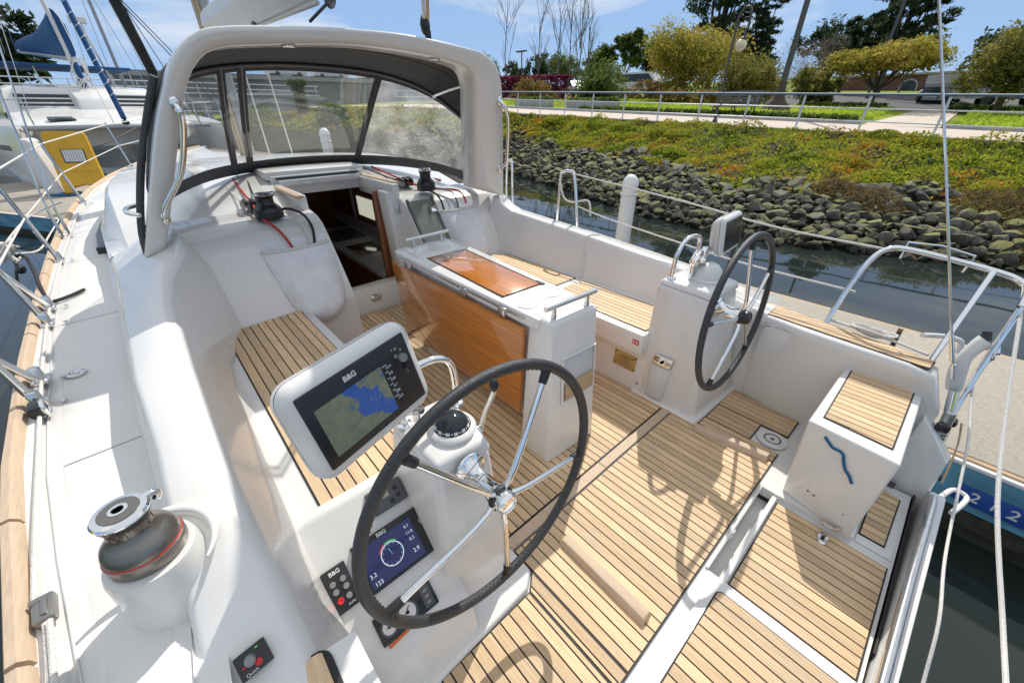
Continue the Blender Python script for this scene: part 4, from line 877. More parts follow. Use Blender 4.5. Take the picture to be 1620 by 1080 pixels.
for (x0, y0), (x1, y1), e in (((1.215, 2.36), (1.50, 2.375), .03), ((1.15, 1.025), (1.42, 1.01), .03)):
    b = MB()
    for t in (.1, .9): x, y = x0 + (x1 - x0) * t, y0 + (y1 - y0) * t; b.tube([(x, y, .795), (x, y, .853)], .010, 12); b.lathe([(.014, 0), (.012, .02)], (x, y, .796), seg=14)
    b.tube([(x0 - e, y0, .86), (x1 + e, y1, .86)], .0135, 14); obj('handrail', b, 'steel', tb_)
# ================================================================ cockpit arch, sprayhood
OUT_ = [(-.106, .892), (.068, 1.319), (.161, 1.536), (.235, 1.679), (.30, 1.792), (.356, 1.851), (.418, 1.895), (.488, 1.916), (.603, 1.931), (.835, 1.95), (1.117, 1.965), (1.407, 1.970), (1.701, 1.954), (1.981, 1.929), (2.094, 1.886), (2.184, 1.807), (2.273, 1.628), (2.544, .898)]
INN_ = [(.0, .923), (.133, 1.242), (.258, 1.547), (.334, 1.708), (.384, 1.775), (.437, 1.821), (.491, 1.843), (.587, 1.859), (.826, 1.881), (1.115, 1.898), (1.39, 1.894), (1.632, 1.877), (1.812, 1.855), (1.912, 1.82), (1.967, 1.731), (2.013, 1.555), (2.167, 1.014)]
def resample(P, n):
    P = [Vector((x, z, 0)) for x, z in P]; P = catmull(P, 6); d = [0]
    for a, c in zip(P[:-1], P[1:]): d.append(d[-1] + (c - a).length)
    out = []; j = 0
    for k in range(n):
        s_ = d[-1] * k / (n - 1)
        while j < len(d) - 2 and d[j + 1] < s_: j += 1
        t = (s_ - d[j]) / max(1e-9, d[j + 1] - d[j]); out.append(P[j].lerp(P[j + 1], min(1, t)))
    return out
AO = resample(OUT_[:8], 22)[:-1] + resample(OUT_[7:14], 22)[:-1] + resample(OUT_[13:], 22)
AI = resample(INN_[:7], 22)[:-1] + resample(INN_[6:13], 22)[:-1] + resample(INN_[12:], 22)
AY = lambda z: 2.9 - .43 * (z - .95)
arch = thing('cockpit_arch', 'white moulded arch spanning the cockpit with chrome grab handles', 'arch', (1.22, 2.8, .95))
b = MB(); secs = []
for o_, i_ in zip(AO, AI):
    n = (o_ - i_).normalized(); D = .20; c = .026
    def P(p, off, dy): q = p + n * off; return (q.x, AY(q.y) + dy, q.y)
    secs.append([P(o_, -c, 0), P(o_, -c * .3, c * .3), P(o_, 0, c), P(o_, 0, D - c), P(o_, -c, D), P(i_, c, D), P(i_, 0, D - c), P(i_, 0, c), P(i_, c * .3, c * .3), P(i_, c, 0)])
b.loft(secs, True, True); obj('body', b, 'gelcoat', arch, ang=70)
for pts in ([(.258, -.003, 1.625), (.262, -.05, 1.60), (.252, -.062, 1.52), (.185, -.062, 1.333), (.075, -.055, 1.175), (.055, -.03, 1.12), (.052, .0, 1.10)], [(2.215, -.003, 1.66), (2.235, -.05, 1.62), (2.30, -.06, 1.53), (2.385, -.06, 1.27), (2.40, -.05, 1.20), (2.39, -.0, 1.16)]):
    b = MB(); b.tube([(x, AY(z) + dy, z) for x, dy, z in pts], .0135, 12, 5)
    for x, dy, z in (pts[0], pts[-1]): b.ell((x, AY(z) - .004, z), (.022, .012, .036))
    obj('grab_handle', b, 'chrome', arch)
b = MB(); b.tube([(-.035, 3.10, 1.14), (-.085, 3.02, 1.14), (-.09, 2.92, 1.135), (-.045, 2.88, 1.12)], .012, 10, 5); obj('grab_handle', b, 'chrome', arch)
for x, z in ((.80, 1.872), (1.66, 1.868)):
    b = MB(); b.lathe([(.034, .0), (.032, -.006), (.022, -.008), (0, -.008)], (x, AY(z) + .055, z + .004), seg=20); obj('spot_lamp', b, 'steel', arch)
b = MB()
for k in range(2): b.box((2.222 + .0, AY(1.66) - .004, 1.645 + .02 * k), (.016, .006, .014))
obj('handle_plate', b, 'chrome', arch)

hood = thing('sprayhood', 'dark grey sprayhood with clear windows between arch and coachroof', 'sprayhood', (1.22, 3.7, 1.1))
Bt = [(-.07, 2.97, .985), (.03, 3.3, 1.02), (.13, 3.62, 1.07), (.43, 4.10, 1.105), (.80, 4.38, 1.115), (1.24, 4.46, 1.12), (1.68, 4.38, 1.115), (2.05, 4.08, 1.10), (2.30, 3.62, 1.06), (2.43, 3.25, 1.0), (2.50, 2.98, .96)]
Tp = [(.02, 2.95, 1.16), (.11, 3.02, 1.40), (.23, 3.28, 1.64), (.44, 3.45, 1.79), (.78, 3.53, 1.865), (1.23, 3.58, 1.89), (1.68, 3.51, 1.865), (2.0, 3.44, 1.79), (2.2, 3.30, 1.66), (2.31, 3.05, 1.45), (2.40, 2.95, 1.18)]
def fine(P, k=6): return catmull([Vector(p) for p in P], k)
BF, TF = fine(Bt), fine(Tp); NF = len(BF)
def strip(i0, i1, a, c, rows=5, bulge=0.0):
    """surface between two heights of the hood front, posts i0..i1"""
    b = MB(); secs = []
    for i in range(i0, i1 + 1):
        q = []
        for r_ in range(rows + 1):
            t = a + (c - a) * r_ / rows; p = BF[i].lerp(TF[i], t); out = Vector((p.x - 1.22, p.y - 2.6, .15)).normalized()
            q.append(tuple(p + out * bulge * math.sin(math.pi * t) + out * .012 * math.sin(i * .9 + t * 7) * (1 if 0 < r_ < rows else 0) * .4))
        secs.append(q)
    b.loft(secs); return b
obj('lower_band', strip(0, NF - 1, 0, .13, 2), 'canvas', hood); obj('upper_band', strip(0, NF - 1, .94, 1.0, 1), 'canvas', hood)
i1, i2 = 4 * 6 - 1, 6 * 6 + 1
obj('window', strip(4, i1, .13, .94, 8, .02), 'vinyl', hood, ang=80)
obj('window', strip(i1, i2, .13, .94, 8, .02), 'vinyl', hood, ang=80)
obj('window', strip(i2, NF - 5, .13, .94, 8, .02), 'vinyl_foggy', hood, ang=80)
for i, w_ in ((i1 - 1, .030), (i1 + 1, .030), (i2, .030)):
    b = MB(); n = Vector((BF[i].x - 1.22, BF[i].y - 2.6, .2)).normalized(); tdir = (BF[i + 1] - BF[i - 1]).normalized()
    q = []
    for t in (0, .2, .4, .6, .8, 1.0):
        p = BF[i].lerp(TF[i], t) + n * (.022 * math.sin(math.pi * t)) ; q.append([tuple(p - tdir * w_ - n * .004), tuple(p - tdir * w_ + n * .006), tuple(p + tdir * w_ + n * .006), tuple(p + tdir * w_ - n * .004)])
    b.loft(q, True, True); zp = obj('window_strip', b, 'canvas', hood)
    b = MB(); b.tube([BF[i].lerp(TF[i], t) - n * .004 + n * (.022 * math.sin(math.pi * t)) for t in (0, .25, .5, .75, 1)], .006, 6); obj('zip', b, 'steel_dark', zp)
for i0, i1_ in ((0, 5), (NF - 6, NF - 1)): obj('side_panel', strip(i0, i1_, .13, .94, 3), 'canvas', hood)
# roof canvas from the arch to the top of the windows, with a seam
b = MB(); secs = []; seam = []
A2 = []
m = len(AO)
for i in range(NF):
    t = i / (NF - 1); k = .14 + .72 * t; j = k * (m - 1); j0 = int(j); o_ = AO[j0].lerp(AO[min(j0 + 1, m - 1)], j - j0); i_ = AI[j0].lerp(AI[min(j0 + 1, m - 1)], j - j0)
    q = o_.lerp(i_, .35); A2.append(Vector((q.x, AY(q.y) + .185, q.y)))
for i in range(NF):
    q = []
    for r_ in range(7):
        t = r_ / 6; p = A2[i].lerp(TF[i], t); out = Vector(((p.x - 1.22) * .6, .25, .6)).normalized(); q.append(tuple(p + out * .035 * math.sin(math.pi * t)))
    secs.append(q); seam.append(Vector(q[3]) - Vector((0, 0, .004)))
b.loft(secs); obj('roof_canvas', b, 'canvas', hood, ang=80)
b = MB(); b.tube(seam, .0035, 6); obj('roof_seam', b, 'grey_plastic', hood)
b = MB(); b.tube([p - Vector((0, .0, .012)) for p in TF[3:-3]], .0125, 10); obj('hood_bow', b, 'steel_dark', hood)
b = MB(); b.tube([(2.10, 3.30, 1.70), (2.06, 3.0, 1.735), (2.02, 2.70, 1.76)], .012, 10, 4); b.ell((2.10, 3.30, 1.70), (.02, .02, .02)); obj('hood_strut', b, 'steel', hood)
b = MB()
for i in (0, 1):
    pts = [A2[0] + Vector((-.012, 0, 0)), (-.13, 2.99, 1.1), (-.16, 2.98, .90), (-.155, 2.97, .82)]
b.tube([(-.10, 3.02, .80), (-.075, 3.02, 1.0), (.03, 2.98, 1.30), (.14, 2.92, 1.54), (.24, 2.85, 1.74)], .017, 8, 5); obj('side_edge', b, 'canvas', hood)

# ================================================================ winches, clutches, rope bags
def winch(c, r, h, label, mbody, mtop):
    t = thing('winch', label, 'winch', c)
    b = MB(); b.lathe([(r * 1.0, 0), (r * 1.02, h * .03), (r * 1.02, h * .20), (r * .985, h * .215)], c, seg=44); base = obj('base', b, mbody, t)
    b = MB(); b.lathe([(r * .995, h * .215), (r * .995, h * .235), (r * .97, h * .24)], c, seg=44); obj('red_line' if mbody == 'winch_bronze' else 'base_ring', b, 'red' if mbody == 'winch_bronze' else 'black_plastic', base)
    b = MB(); b.lathe([(r * .98, h * .24), (r * .975, h * .29), (r * .90, h * .39), (r * .74, h * .48), (r * .60, h * .56), (r * .55, h * .66), (r * .565, h * .76), (r * .62, h * .80), (0, h * .80)], c, seg=44); dr_ = obj('drum', b, mbody, t, ang=50)
    b = MB()
    for k in range(14):
        a = 2 * math.pi * k / 14; b.box((c[0] + r * .553 * math.cos(a), c[1] + r * .553 * math.sin(a), c[2] + h * .68), (.003, r * .16, h * .15), rot=(0, 0, a), bev=.001)
    rb = obj('drum_ribs', b, mbody, dr_); rb['kind'] = 'stuff'
    b = MB(); b.lathe([(r * .54, h * .79), (r * .65, h * .82), (r * .67, h * .855), (r * .64, h * .87)], c, seg=44); obj('jaw', b, 'black_plastic', t)
    b = MB(); b.lathe([(r * .62, h * .87), (r * .69, h * .885), (r * .70, h * .915), (r * .65, h * .95), (r * .47, h * .962)], c, seg=44); obj('crown', b, mtop, t)
    b = MB(); b.lathe([(r * .50, h * .955), (r * .49, h * .972), (r * .24, h * .978), (r * .24, h * .972)], c, seg=40); cap = obj('cap', b, mbody, t)
    b = MB(); b.lathe([(r * .235, h * .97), (r * .235, h * .988), (r * .15, h * .99), (r * .14, h * .975)], c, seg=24); obj('socket_ring', b, 'chrome', cap)
    b = MB(); b.lathe([(r * .14, h * .982), (0, h * .982)], c, seg=8); obj('socket', b, 'black_plastic', cap)
    a = .35; d = Vector((math.cos(a), math.sin(a), 0)); b = MB()
    b.tube([Vector(c) + d * r * .55 + Vector((0, 0, h * .925)), Vector(c) + d * r * .80 + Vector((0, 0, h * .92)), Vector(c) + d * r * .90 + Vector((0, 0, h * .85)), Vector(c) + d * r * .80 + Vector((0, 0, h * .78))], r * .11, 10, 4); obj('stripper_arm', b, mtop, t)
    return t
b = MB(); b.lathe([(.088, .58), (.084, .70), (.081, .79), (.077, .803), (.0, .806)], (-.243, .862, 0), seg=48); obj('winch_pod', b, 'gelcoat', yacht, ang=50)
b = MB(); pts = [(-.243 + .108 * math.cos(a), .862 + .108 * math.sin(a), .788 + .010 * math.sin(a)) for a in [R(-40 + 10 * k) for k in range(18)]]; b.tube(pts, [.003 + .010 * math.sin(math.pi * k / 17) for k in range(18)], 10); obj('pod_surround', b, 'gelcoat', yacht, ang=70)
winch((-.243, .866, .806), .066, .134, 'large bronze winch with chrome crown and red ring on the port side', 'winch_bronze', 'chrome')
winch((.60, 3.14, .965), .088, .165, 'black coachroof winch on the port side with a red line led past it', 'black_plastic', 'steel')
winch((1.90, 3.24, .985), .080, .180, 'black coachroof winch with chrome crown on the starboard side', 'black_plastic', 'chrome')
for c, rz, lab in (((.565, 3.42, .985), .0, 'black rope clutches ahead of the port coachroof winch'), ((1.83, 3.52, 1.0), 0, 'black rope clutches ahead of the starboard coachroof winch')):
    t = thing('rope_clutch', lab, 'rope clutch', c)
    for k in range(3):
        x = c[0] - .045 + .045 * k
        b = MB(); b.box((x, c[1], c[2] + .022), (.036, .17, .045), bev=.006); cl = obj('clutch_body', b, 'grey_plastic' if k == 0 else 'black_plastic', t)
        b = MB(); b.hull([(x - .015, c[1] - .08, c[2] + .045), (x + .015, c[1] - .08, c[2] + .045), (x + .015, c[1] + .06, c[2] + .045), (x - .015, c[1] + .06, c[2] + .045)], [(x - .013, c[1] - .095, c[2] + .062), (x + .013, c[1] - .095, c[2] + .062), (x + .013, c[1] - .02, c[2] + .075), (x - .013, c[1] - .02, c[2] + .075)], .004); obj('clutch_lever', b, 'black_plastic', cl)
def rope(name, label, pts, r, m, cat='rope', group=None, smooth=6, seg=8):
    b = MB(); b.tube(pts, r, seg, smooth); return tag(obj(name, b, m, at=pts[0]), label, cat, group)
rope('control_line', 'red line running aft through the port clutches past the winch into the bag', [(.63, 4.35, 1.10), (.585, 3.70, 1.035), (.565, 3.40, 1.035), (.545, 3.25, 1.0), (.535, 3.12, .982), (.56, 3.045, .955), (.60, 2.985, .90), (.63, 2.935, .82), (.64, 2.92, .74)], .0085, 'rope_red')
rope('control_line', 'pale line with red fleck beside the red line on the port coachroof', [(.55, 4.35, 1.09), (.52, 3.70, 1.03), (.52, 3.40, 1.03), (.50, 3.3, 1.0)], .006, 'rope_white')
rope('control_line', 'black line running aft over the port coachroof to the winch', [(.74, 4.35, 1.10), (.64, 3.70, 1.035), (.61, 3.40, 1.03), (.61, 3.25, 1.02)], .006, 'rope_black')
rope('control_line', 'black line looping from the port coachroof winch into the bag', [(.68, 3.18, 1.0), (.74, 3.14, 1.0), (.79, 3.06, .97), (.81, 3.0, .90), (.79, 2.94, .82), (.76, 2.91, .75)], .0085, 'rope_black')
rope('control_line', 'thin grey lines hanging beside the black loop above the port bag', [(.70, 3.12, .99), (.735, 3.05, .945), (.755, 2.98, .88), (.745, 2.93, .80)], .007, 'rope_white')
rope('control_line', 'black line hanging from the starboard coachroof winch into its bag', [(1.86, 3.2, 1.0), (1.90, 3.11, .975), (1.925, 3.06, .92), (1.93, 3.03, .84)], .0085, 'rope_black')
rope('control_line', 'red line lying along the starboard coachroof edge and dropping into the bag', [(1.85, 4.2, 1.10), (1.83, 3.5, 1.04), (1.86, 3.42, 1.02), (2.0, 3.25, .985), (2.14, 3.15, .97), (2.19, 3.10, .93), (2.195, 3.06, .86)], .0085, 'rope_red')
rope('control_line', 'grey line dropping beside the red one into the starboard bag', [(1.95, 3.3, .99), (2.08, 3.16, .97), (2.10, 3.09, .92), (2.10, 3.05, .84)], .007, 'steel_dark')
rope('control_line', 'dark lines laid along the starboard coachroof', [(1.72, 4.3, 1.12), (1.76, 3.7, 1.06), (1.80, 3.55, 1.045)], .006, 'rope_black')

def bag(x0, x1, z0, z1, y0, label):
    """soft mesh pouch hanging on the sloping bulkhead, sagging at the bottom"""
    t = thing('rope_bag', label, 'rope bag', ((x0 + x1) / 2, y0, z1), 'rope bags hung on the bulkheads')
    b = MB(); secs = []; rr = random.Random(int(x0 * 100))
    N, Mh = 14, 12
    def bz(z):   # bulkhead face
        return lerp([(.0, 2.66), (.44, 2.69), (.58, 2.78), (.84, 2.97), (.905, 3.03), (.945, 3.12)], z)[0] + y0
    for j in range(Mh + 1):
        v = j / Mh; z = z1 - (z1 - z0) * v
        w = 1 - .22 * v ** 2.2 - (.28 * max(0, v - .8) / .2 if v > .8 else 0); q = []
        for i in range(N + 1):
            u = -1 + 2 * i / N; x = (x0 + x1) / 2 + u * w * (x1 - x0) / 2 + .012 * math.sin(3 * v + u)
            d = (.028 + .085 * math.sin(math.pi * min(1, v * .75 + .12)) ) * (1 - abs(u) ** 3.5) * (1 if v < .86 else max(0, (1 - v) / .14) ** .5)
            zz = z - (.05 * (1 - u * u) * v)
            q.append((x, bz(max(.44, zz)) - .008 - d + rr.uniform(-.004, .004), zz))
        secs.append(q)
    b.loft(secs); p = obj('pouch', b, 'bag_mesh', t, ang=80)
    b = MB(); b.tube([(q[0], q[1] - .004, q[2]) for q in secs[0]], .012, 8); obj('hem', b, 'rope_white', p)
    b = MB(); b.loft([[(x, bz(z) - .006, z) for x in (x0, x1)] for z in (z1 - .03, z1 + .05)]); obj('back_flap', b, 'bag_mesh', t)
    return t
bag(.46, .865, .36, .80, 0, 'sagging white rope bag on the port bulkhead with a red line in it')
bag(1.88, 2.27, .44, .83, .10, 'sagging white rope bag on the starboard bulkhead, beside the door panel')

# ================================================================ spars and rigging of our boat
ma = thing('mast', 'own silver mast seen through the sprayhood window, with ropes at its foot', 'mast', (1.22, 6.55, 1.05))
b = MB(); b.loft([[(1.22 + .085 * math.cos(a), 6.55 + .0 + .13 * math.sin(a), z) for a in [2 * math.pi * k / 20 for k in range(20)]] for z in (1.0, 16)], True, True); obj('spar', b, 'metal_grey', ma)
b = MB(); b.tube([(1.16, 6.42, 1.0), (1.17, 6.42, 6)], .014, 8); b.tube([(1.13, 6.44, 1.0), (1.14, 6.43, 6)], .012, 8); obj('halyard', b, 'rope_tan', ma)
b = MB(); b.tube([(1.40, 6.2, 1.05), (1.33, 6.5, 8)], .008, 6); b.tube([(1.62, 6.0, 1.05), (1.36, 6.5, 9)], .008, 6); obj('halyard', b, 'rope_white', ma)
bo = thing('boom', 'broad grey boom running aft from the mast above the arch', 'boom', (1.22, 6.4, 2.2))
b = MB(); b.loft([[(1.22 + .10 * math.cos(a) * (1.0 if math.sin(a) > 0 else .7), y, z + .15 + .16 * math.sin(a)) for a in [2 * math.pi * k / 20 for k in range(20)]] for y, z in ((6.3, 2.24), (3.6, 2.20), (1.35, 2.17))], True, True); obj('spar', b, 'white_paint', bo)
b = MB(); b.tube([(1.20, 5.2, 2.215), (1.20, 3.1, 2.16)], .012, 8); obj('reef_line', b, 'rope_white', bo)
b = MB(); b.box((1.2, 4.55, 2.20), (.05, .10, .07), bev=.012); obj('boom_fitting', b, 'black_plastic', bo)
ms = thing('mainsheet', 'mainsheet tackle with black block rising from the top of the arch', 'tackle', (1.60, 2.5, 1.96))
b = MB(); b.ell((1.585, 2.52, 2.03), (.032, .022, .055)); b.box((1.60, 2.52, 1.985), (.03, .03, .05), bev=.008); obj('block', b, 'black_plastic', ms)
b = MB(); b.tube([(1.57, 2.50, 2.06), (1.30, 2.05, 2.40)], .010, 8); obj('fall', b, 'rope_white', ms)
b = MB(); b.tube([(1.595, 2.50, 2.06), (1.34, 2.05, 2.40)], .010, 8); obj('fall', b, 'rope_tan', ms)
b = MB(); b.tube([(1.02, 2.8, 2.02), (1.16, 2.35, 2.19)], .008, 8); b.ell((1.08, 2.62, 2.10), (.03, .04, .045)); obj('fall', b, 'steel_dark', ms)
rope('backstay', 'thin steel backstay rising from the starboard quarter', [(2.415, -.26, .60), (2.37, .0, 1.20), (2.30, .36, 2.02), (1.24, 6.5, 15.8)], .0045, 'steel', 'rigging', smooth=0)
b = MB(); b.tube([(2.417, -.275, .565), (2.413, -.25, .63)], .010, 10); b.tube([(2.411, -.24, .645), (2.402, -.19, .76)], .0085, 10); tag(obj('turnbuckle', b, 'chrome', at=(2.417, -.275, .565)), 'chromed turnbuckle at the foot of the backstay', 'turnbuckle')
for (x, y, z), top, lab in (((-.575, 4.62, .74), (.6, 6.4, 11), 'steel shroud rising from the port rail beside a stanchion'), ((-.545, 4.72, .74), (.4, 6.2, 7), 'second steel shroud just ahead of the first one on the port rail')):
    rope('shroud', lab, [(x, y, z), (x + .01, y + .02, z + .3), top], .006, 'steel', 'rigging', smooth=0)
    b = MB(); b.tube([(x, y, z - .03), (x + .004, y + .008, z + .20)], .010, 8); b.box((x, y, z - .03), (.03, .06, .03), bev=.006); tag(obj('chainplate', b, 'chrome', at=(x, y, z)), 'chromed fitting at the foot of ' + ('the first' if y < 4.7 else 'the second') + ' port shroud', 'fitting')

# stanchions and lifelines, port side
STN = [(1.93, 0), (2.13, .10), (2.77, .0), (3.02, .08), (3.98, 0), (6.1, 0), (8.25, 0), (9.5, 0)]
LAB = ['polished stanchion with a black block at its foot, nearest on the port rail', 'slanting brace just ahead of the nearest port stanchion', 'polished gate stanchion beside the black rope on the port rail', 'slanting brace of the port gate stanchion behind the black rope', 'single polished stanchion aft of the port shrouds', 'polished stanchion ahead of the shrouds with pink whipping near its top', 'polished stanchion in front of the yellow locker on the dock', 'small polished stanchion near the bow by the arch']
tops = []
for (y, lean), lab in zip(STN, LAB):
    x, z = rail_at(y); x += .055
    t = thing('stanchion', lab, 'stanchion', (x, y, z), 'stanchions along the port rail')
    top = Vector((x - .075, y + (-.26 if lean else 0.0), z + (.40 if lean else .56))); tops.append(top if not lean else None)
    b = MB(); b.tube([(x, y, z - .01), tuple(top)], .0125, 12); b.lathe([(.013, 0), (.013, .012), (0, .014)], tuple(top), seg=12); obj('tube', b, 'chrome', t)
    b = MB(); b.box((x, y, z + .006), (.05, .075, .014), bev=.005); b.lathe([(.02, 0), (.018, .05), (.014, .055)], (x, y, z + .008), seg=14); ft = obj('base', b, 'steel', t)
    b = MB(); b.lathe([(.008, 0), (.008, .008), (0, .009)], (x + .055, y + .01, z - .012), seg=10); obj('bolt', b, 'steel', t)
tp = [t for t in tops if t is not None]
rope('lifeline', 'upper white lifeline along the port stanchions', [(-.48, -.3, 1.15)] + [tuple(t - Vector((0, 0, .01))) for t in tp], .006, 'rope_white', 'lifeline', smooth=0)
rope('lifeline', 'lower white lifeline along the port stanchions', [(-.45, -.3, .88)] + [tuple(t - Vector((-.035, 0, .27))) for t in tp], .005, 'rope_white', 'lifeline', smooth=0)
bl = thing('stanchion_block', 'black block and shackle at the foot of the nearest port stanchion', 'block', (-.505, 1.90, .70))
b = MB(); b.box((-.52, 1.865, .715), (.045, .075, .045), bev=.014); obj('cheek', b, 'black_plastic', bl)
b = MB(); b.torus(Matrix.Translation((-.50, 1.86, .715)) @ Matrix.Rotation(R(90), 4, 'Y'), .026, .007, 20, 8); obj('shackle', b, 'chrome', bl)
rope('deck_line', 'long grey furling line lying inside the port toe rail', [(-.37, -.3, .655), (-.44, .84, .688), (-.47, 1.0, .692), (-.505, 1.6, .70), (-.545, 2.4, .705), (-.565, 3.3, .71), (-.55, 4.6, .725), (-.48, 6.0, .77), (-.33, 7.2, .81), (.05, 8.5, .89)], .006, 'rope_white')
gc = thing('rope_clutch', 'grey jammer with a white line through it on the port rail beside the bronze winch', 'rope clutch', (-.452, .965, .70))
M = frame((-.452, .972, .692), (.99, .08, 0), (-.08, .99, 0)) @ Matrix.Diagonal((.8, .85, .72, 1))
b = MB(); b.box((0, 0, 0), (.044, .085, .034), M=M, bev=.009); gb = obj('body', b, 'steel', gc); gb.data.materials[0] = mat('grey_metal', (.26, .25, .235), .3, metal=.7)
b = MB(); b.box((0, 0, 0), (.012, .060, .010), M=M @ Matrix.Translation((.004, 0, .019)), bev=.004); b.box((0, 0, 0), (.03, .018, .02), M=M @ Matrix.Translation((-.012, .03, .010)), bev=.006); obj('lever', b, 'grey_metal', gb)
rope('jib_sheet', 'white line leading aft from the grey jammer along the port rail', [(-.44, .93, .70), (-.42, .70, .69), (-.40, .45, .68), (-.36, .0, .66)], .0055, 'rope_white')
rope('loose_line', 'black rope end curling over the port side deck', [(-.80, 4.3, .72), (-.72, 4.05, .76), (-.66, 3.70, .745), (-.61, 3.34, .74), (-.585, 3.17, .70), (-.555, 3.13, .698), (-.50, 3.17, .697), (-.44, 3.24, .698)], .0095, 'rope_black')
rope('loose_line', 'black rope end hanging down outside the port rail below the gate', [(-.80, 4.3, .72), (-.80, 3.9, .60), (-.76, 3.75, .40), (-.75, 3.7, .30)], .0085, 'rope_black')
fb = thing('fender_lashing', 'bundle of white cord with a small black cleat outside the port rail', 'lashing', (-.78, 4.05, .78))
rr = random.Random(3); b = MB()
for k in range(5): b.tube([(-.78 + rr.uniform(-.05, .05), 4.05 + rr.uniform(-.1, .1), .80 + rr.uniform(-.07, .07)) for _ in range(6)], .008, 6, 4)
obj('cord', b, 'rope_white', fb)
b = MB(); b.ell((-.75, 3.93, .71), (.025, .05, .03)); obj('cleat', b, 'black_plastic', fb)
rope('dock_line', 'white mooring line slanting from the port rail to the dock', [(-.77, 4.1, .80), (-.95, 5.2, .55), (-1.1, 7.0, .2), (-1.3, 9.5, -.1), (-1.5, 12.8, -.42)], .010, 'rope_white', smooth=5)
rope('dock_line', 'second white mooring line crossing the first one outside the port rail', [(-.80, 4.2, .74), (-1.0, 4.9, .62), (-.9, 6.0, .70), (-.62, 6.1, .80)], .007, 'rope_white', smooth=5)
dp_ = thing('deck_filler', 'round steel filler cap on the port side deck', 'deck cap', (-.445, 2.14, .69))
b = MB(); b.lathe([(.030, -.004), (.030, .004), (.022, .006), (.019, .003), (0, .003)], (-.445, 2.14, .682), seg=26); obj('rim', b, 'steel', dp_)
b = MB(); b.lathe([(.012, .002), (.011, .010), (0, .011)], (-.445, 2.14, .684), seg=16); obj('cap', b, 'chrome', dp_)

# starboard: gate stanchions, lifelines, pushpit, stern gear
for pts, lab in (([(2.78, 2.45, .66), (2.78, 2.44, 1.08), (2.78, 2.42, 1.135), (2.78, 2.34, 1.15), (2.78, 2.28, 1.10), (2.78, 2.20, .66)], 'looped chrome gate stanchion beyond the starboard seat back'), ([(2.78, 3.16, .66), (2.78, 3.15, 1.12), (2.78, 3.11, 1.17), (2.78, 3.075, 1.13), (2.78, 3.06, .66)], 'slim chrome loop beside the starboard foot of the arch')):
    b = MB(); b.tube(pts, .0125, 12, 4); tag(obj('stanchion', b, 'chrome', at=(2.78, pts[0][1], .66)), lab, 'stanchion')
pp = thing('stern_rail', 'polished stern rail looping over the starboard quarter', 'stern rail', (2.6, .1, .6))
b = MB(); b.tube([(2.585, .25, .575), (2.645, .235, .76), (2.695, .205, .92), (2.725, .16, .99), (2.75, .08, 1.0), (2.79, -.12, .975), (2.81, -.27, .95), (2.80, -.325, .93), (2.74, -.345, .92), (2.68, -.35, .86)], .0135, 14, 6); obj('top_rail', b, 'chrome', pp)
b = MB(); b.tube([(2.50, -.19, .575), (2.64, -.205, .78), (2.775, -.22, .962)], .012, 12); obj('rail_post', b, 'chrome', pp)
b = MB(); b.tube([(2.66, -.348, .86), (2.60, -.352, .53), (2.52, -.355, .36)], .0135, 14); obj('rail_post', b, 'chrome', pp)
b = MB(); b.tube([(2.735, .10, .955), (2.765, .10, 1.03), (2.78, -.02, 1.035), (2.80, -.14, 1.01), (2.795, -.13, .93)], .006, 8); obj('rail_hoop', b, 'chrome', pp)
b = MB(); b.tube([(2.58, -.12, .66), (2.70, -.20, .64), (2.74, -.26, .62), (2.74, -.27, .56)], .012, 10, 4); obj('rail_hoop', b, 'white_paint', pp)
st_ = thing('boarding_ladder', 'thick folded steel ladder tube clamped over the starboard end of the transom', 'ladder', (2.38, -.42, .2))
b = MB(); b.tube([(2.42, -.335, .405), (2.42, -.362, .17), (2.41, -.388, -.05)], .022, 16); obj('ladder_tube', b, 'steel', st_)
b = MB(); b.tube([(2.445, -.305, .50), (2.43, -.333, .395)], .020, 14); obj('ladder_socket', b, 'chrome', st_)
b = MB(); b.box((2.395, -.34, .33), (.03, .05, .04), bev=.01); obj('clamp', b, 'black_plastic', st_); b = MB(); b.box((2.46, -.365, .34), (.05, .03, .035), bev=.01); obj('clamp', b, 'black_plastic', st_)
b = MB()
for k in range(4): b.torus(frame((2.42, -.348 - .003 * k, .30 - .022 * k), (1, 0, 0), (0, 1, -.1)), .0255, .002, 20, 6)
obj('seizing', b, 'rope_white', st_)
lw = thing('padded_cover', 'curved white fabric cover with black piping strapped by the stern rail', 'cover', (2.5, -.33, .45))
cu = [(2.5, -.305, .485), (2.485, -.283, .57), (2.49, -.275, .64), (2.505, -.287, .70), (2.515, -.302, .735)]
cu = [Vector(p) for p in catmull([Vector(p) for p in cu], 4)]
b = MB(); secs = []; pip = []
for i, p in enumerate(cu):
    t = (cu[min(i + 1, len(cu) - 1)] - cu[max(0, i - 1)]).normalized(); u = Vector((0, -1, .1)).cross(t).normalized(); v = t.cross(u); w_ = .016 + .003 * math.sin(i * .5)
    secs.append([tuple(p + u * (math.cos(a) * .029) + v * (math.sin(a) * (w_ + .012))) for a in [2 * math.pi * k / 12 for k in range(12)]]); pip.append(p - u * .030)
b.loft(secs, True, True); pc = obj('cover', b, 'white_paint', lw, ang=70)
b = MB(); b.tube(pip, .006, 8); obj('piping', b, 'rubber', pc)
b = MB(); b.tube([cu[-1], cu[-1] + Vector((.02, .01, .03))], .016, 10); obj('strap', b, 'rubber', pc)
rope('lifeline', 'upper white lifeline from the gate stanchion to the starboard stern rail', [(2.78, 2.32, 1.135), (2.79, 1.3, 1.05), (2.78, .7, .99), (2.735, .14, .985)], .006, 'rope_white', 'lifeline', smooth=4)
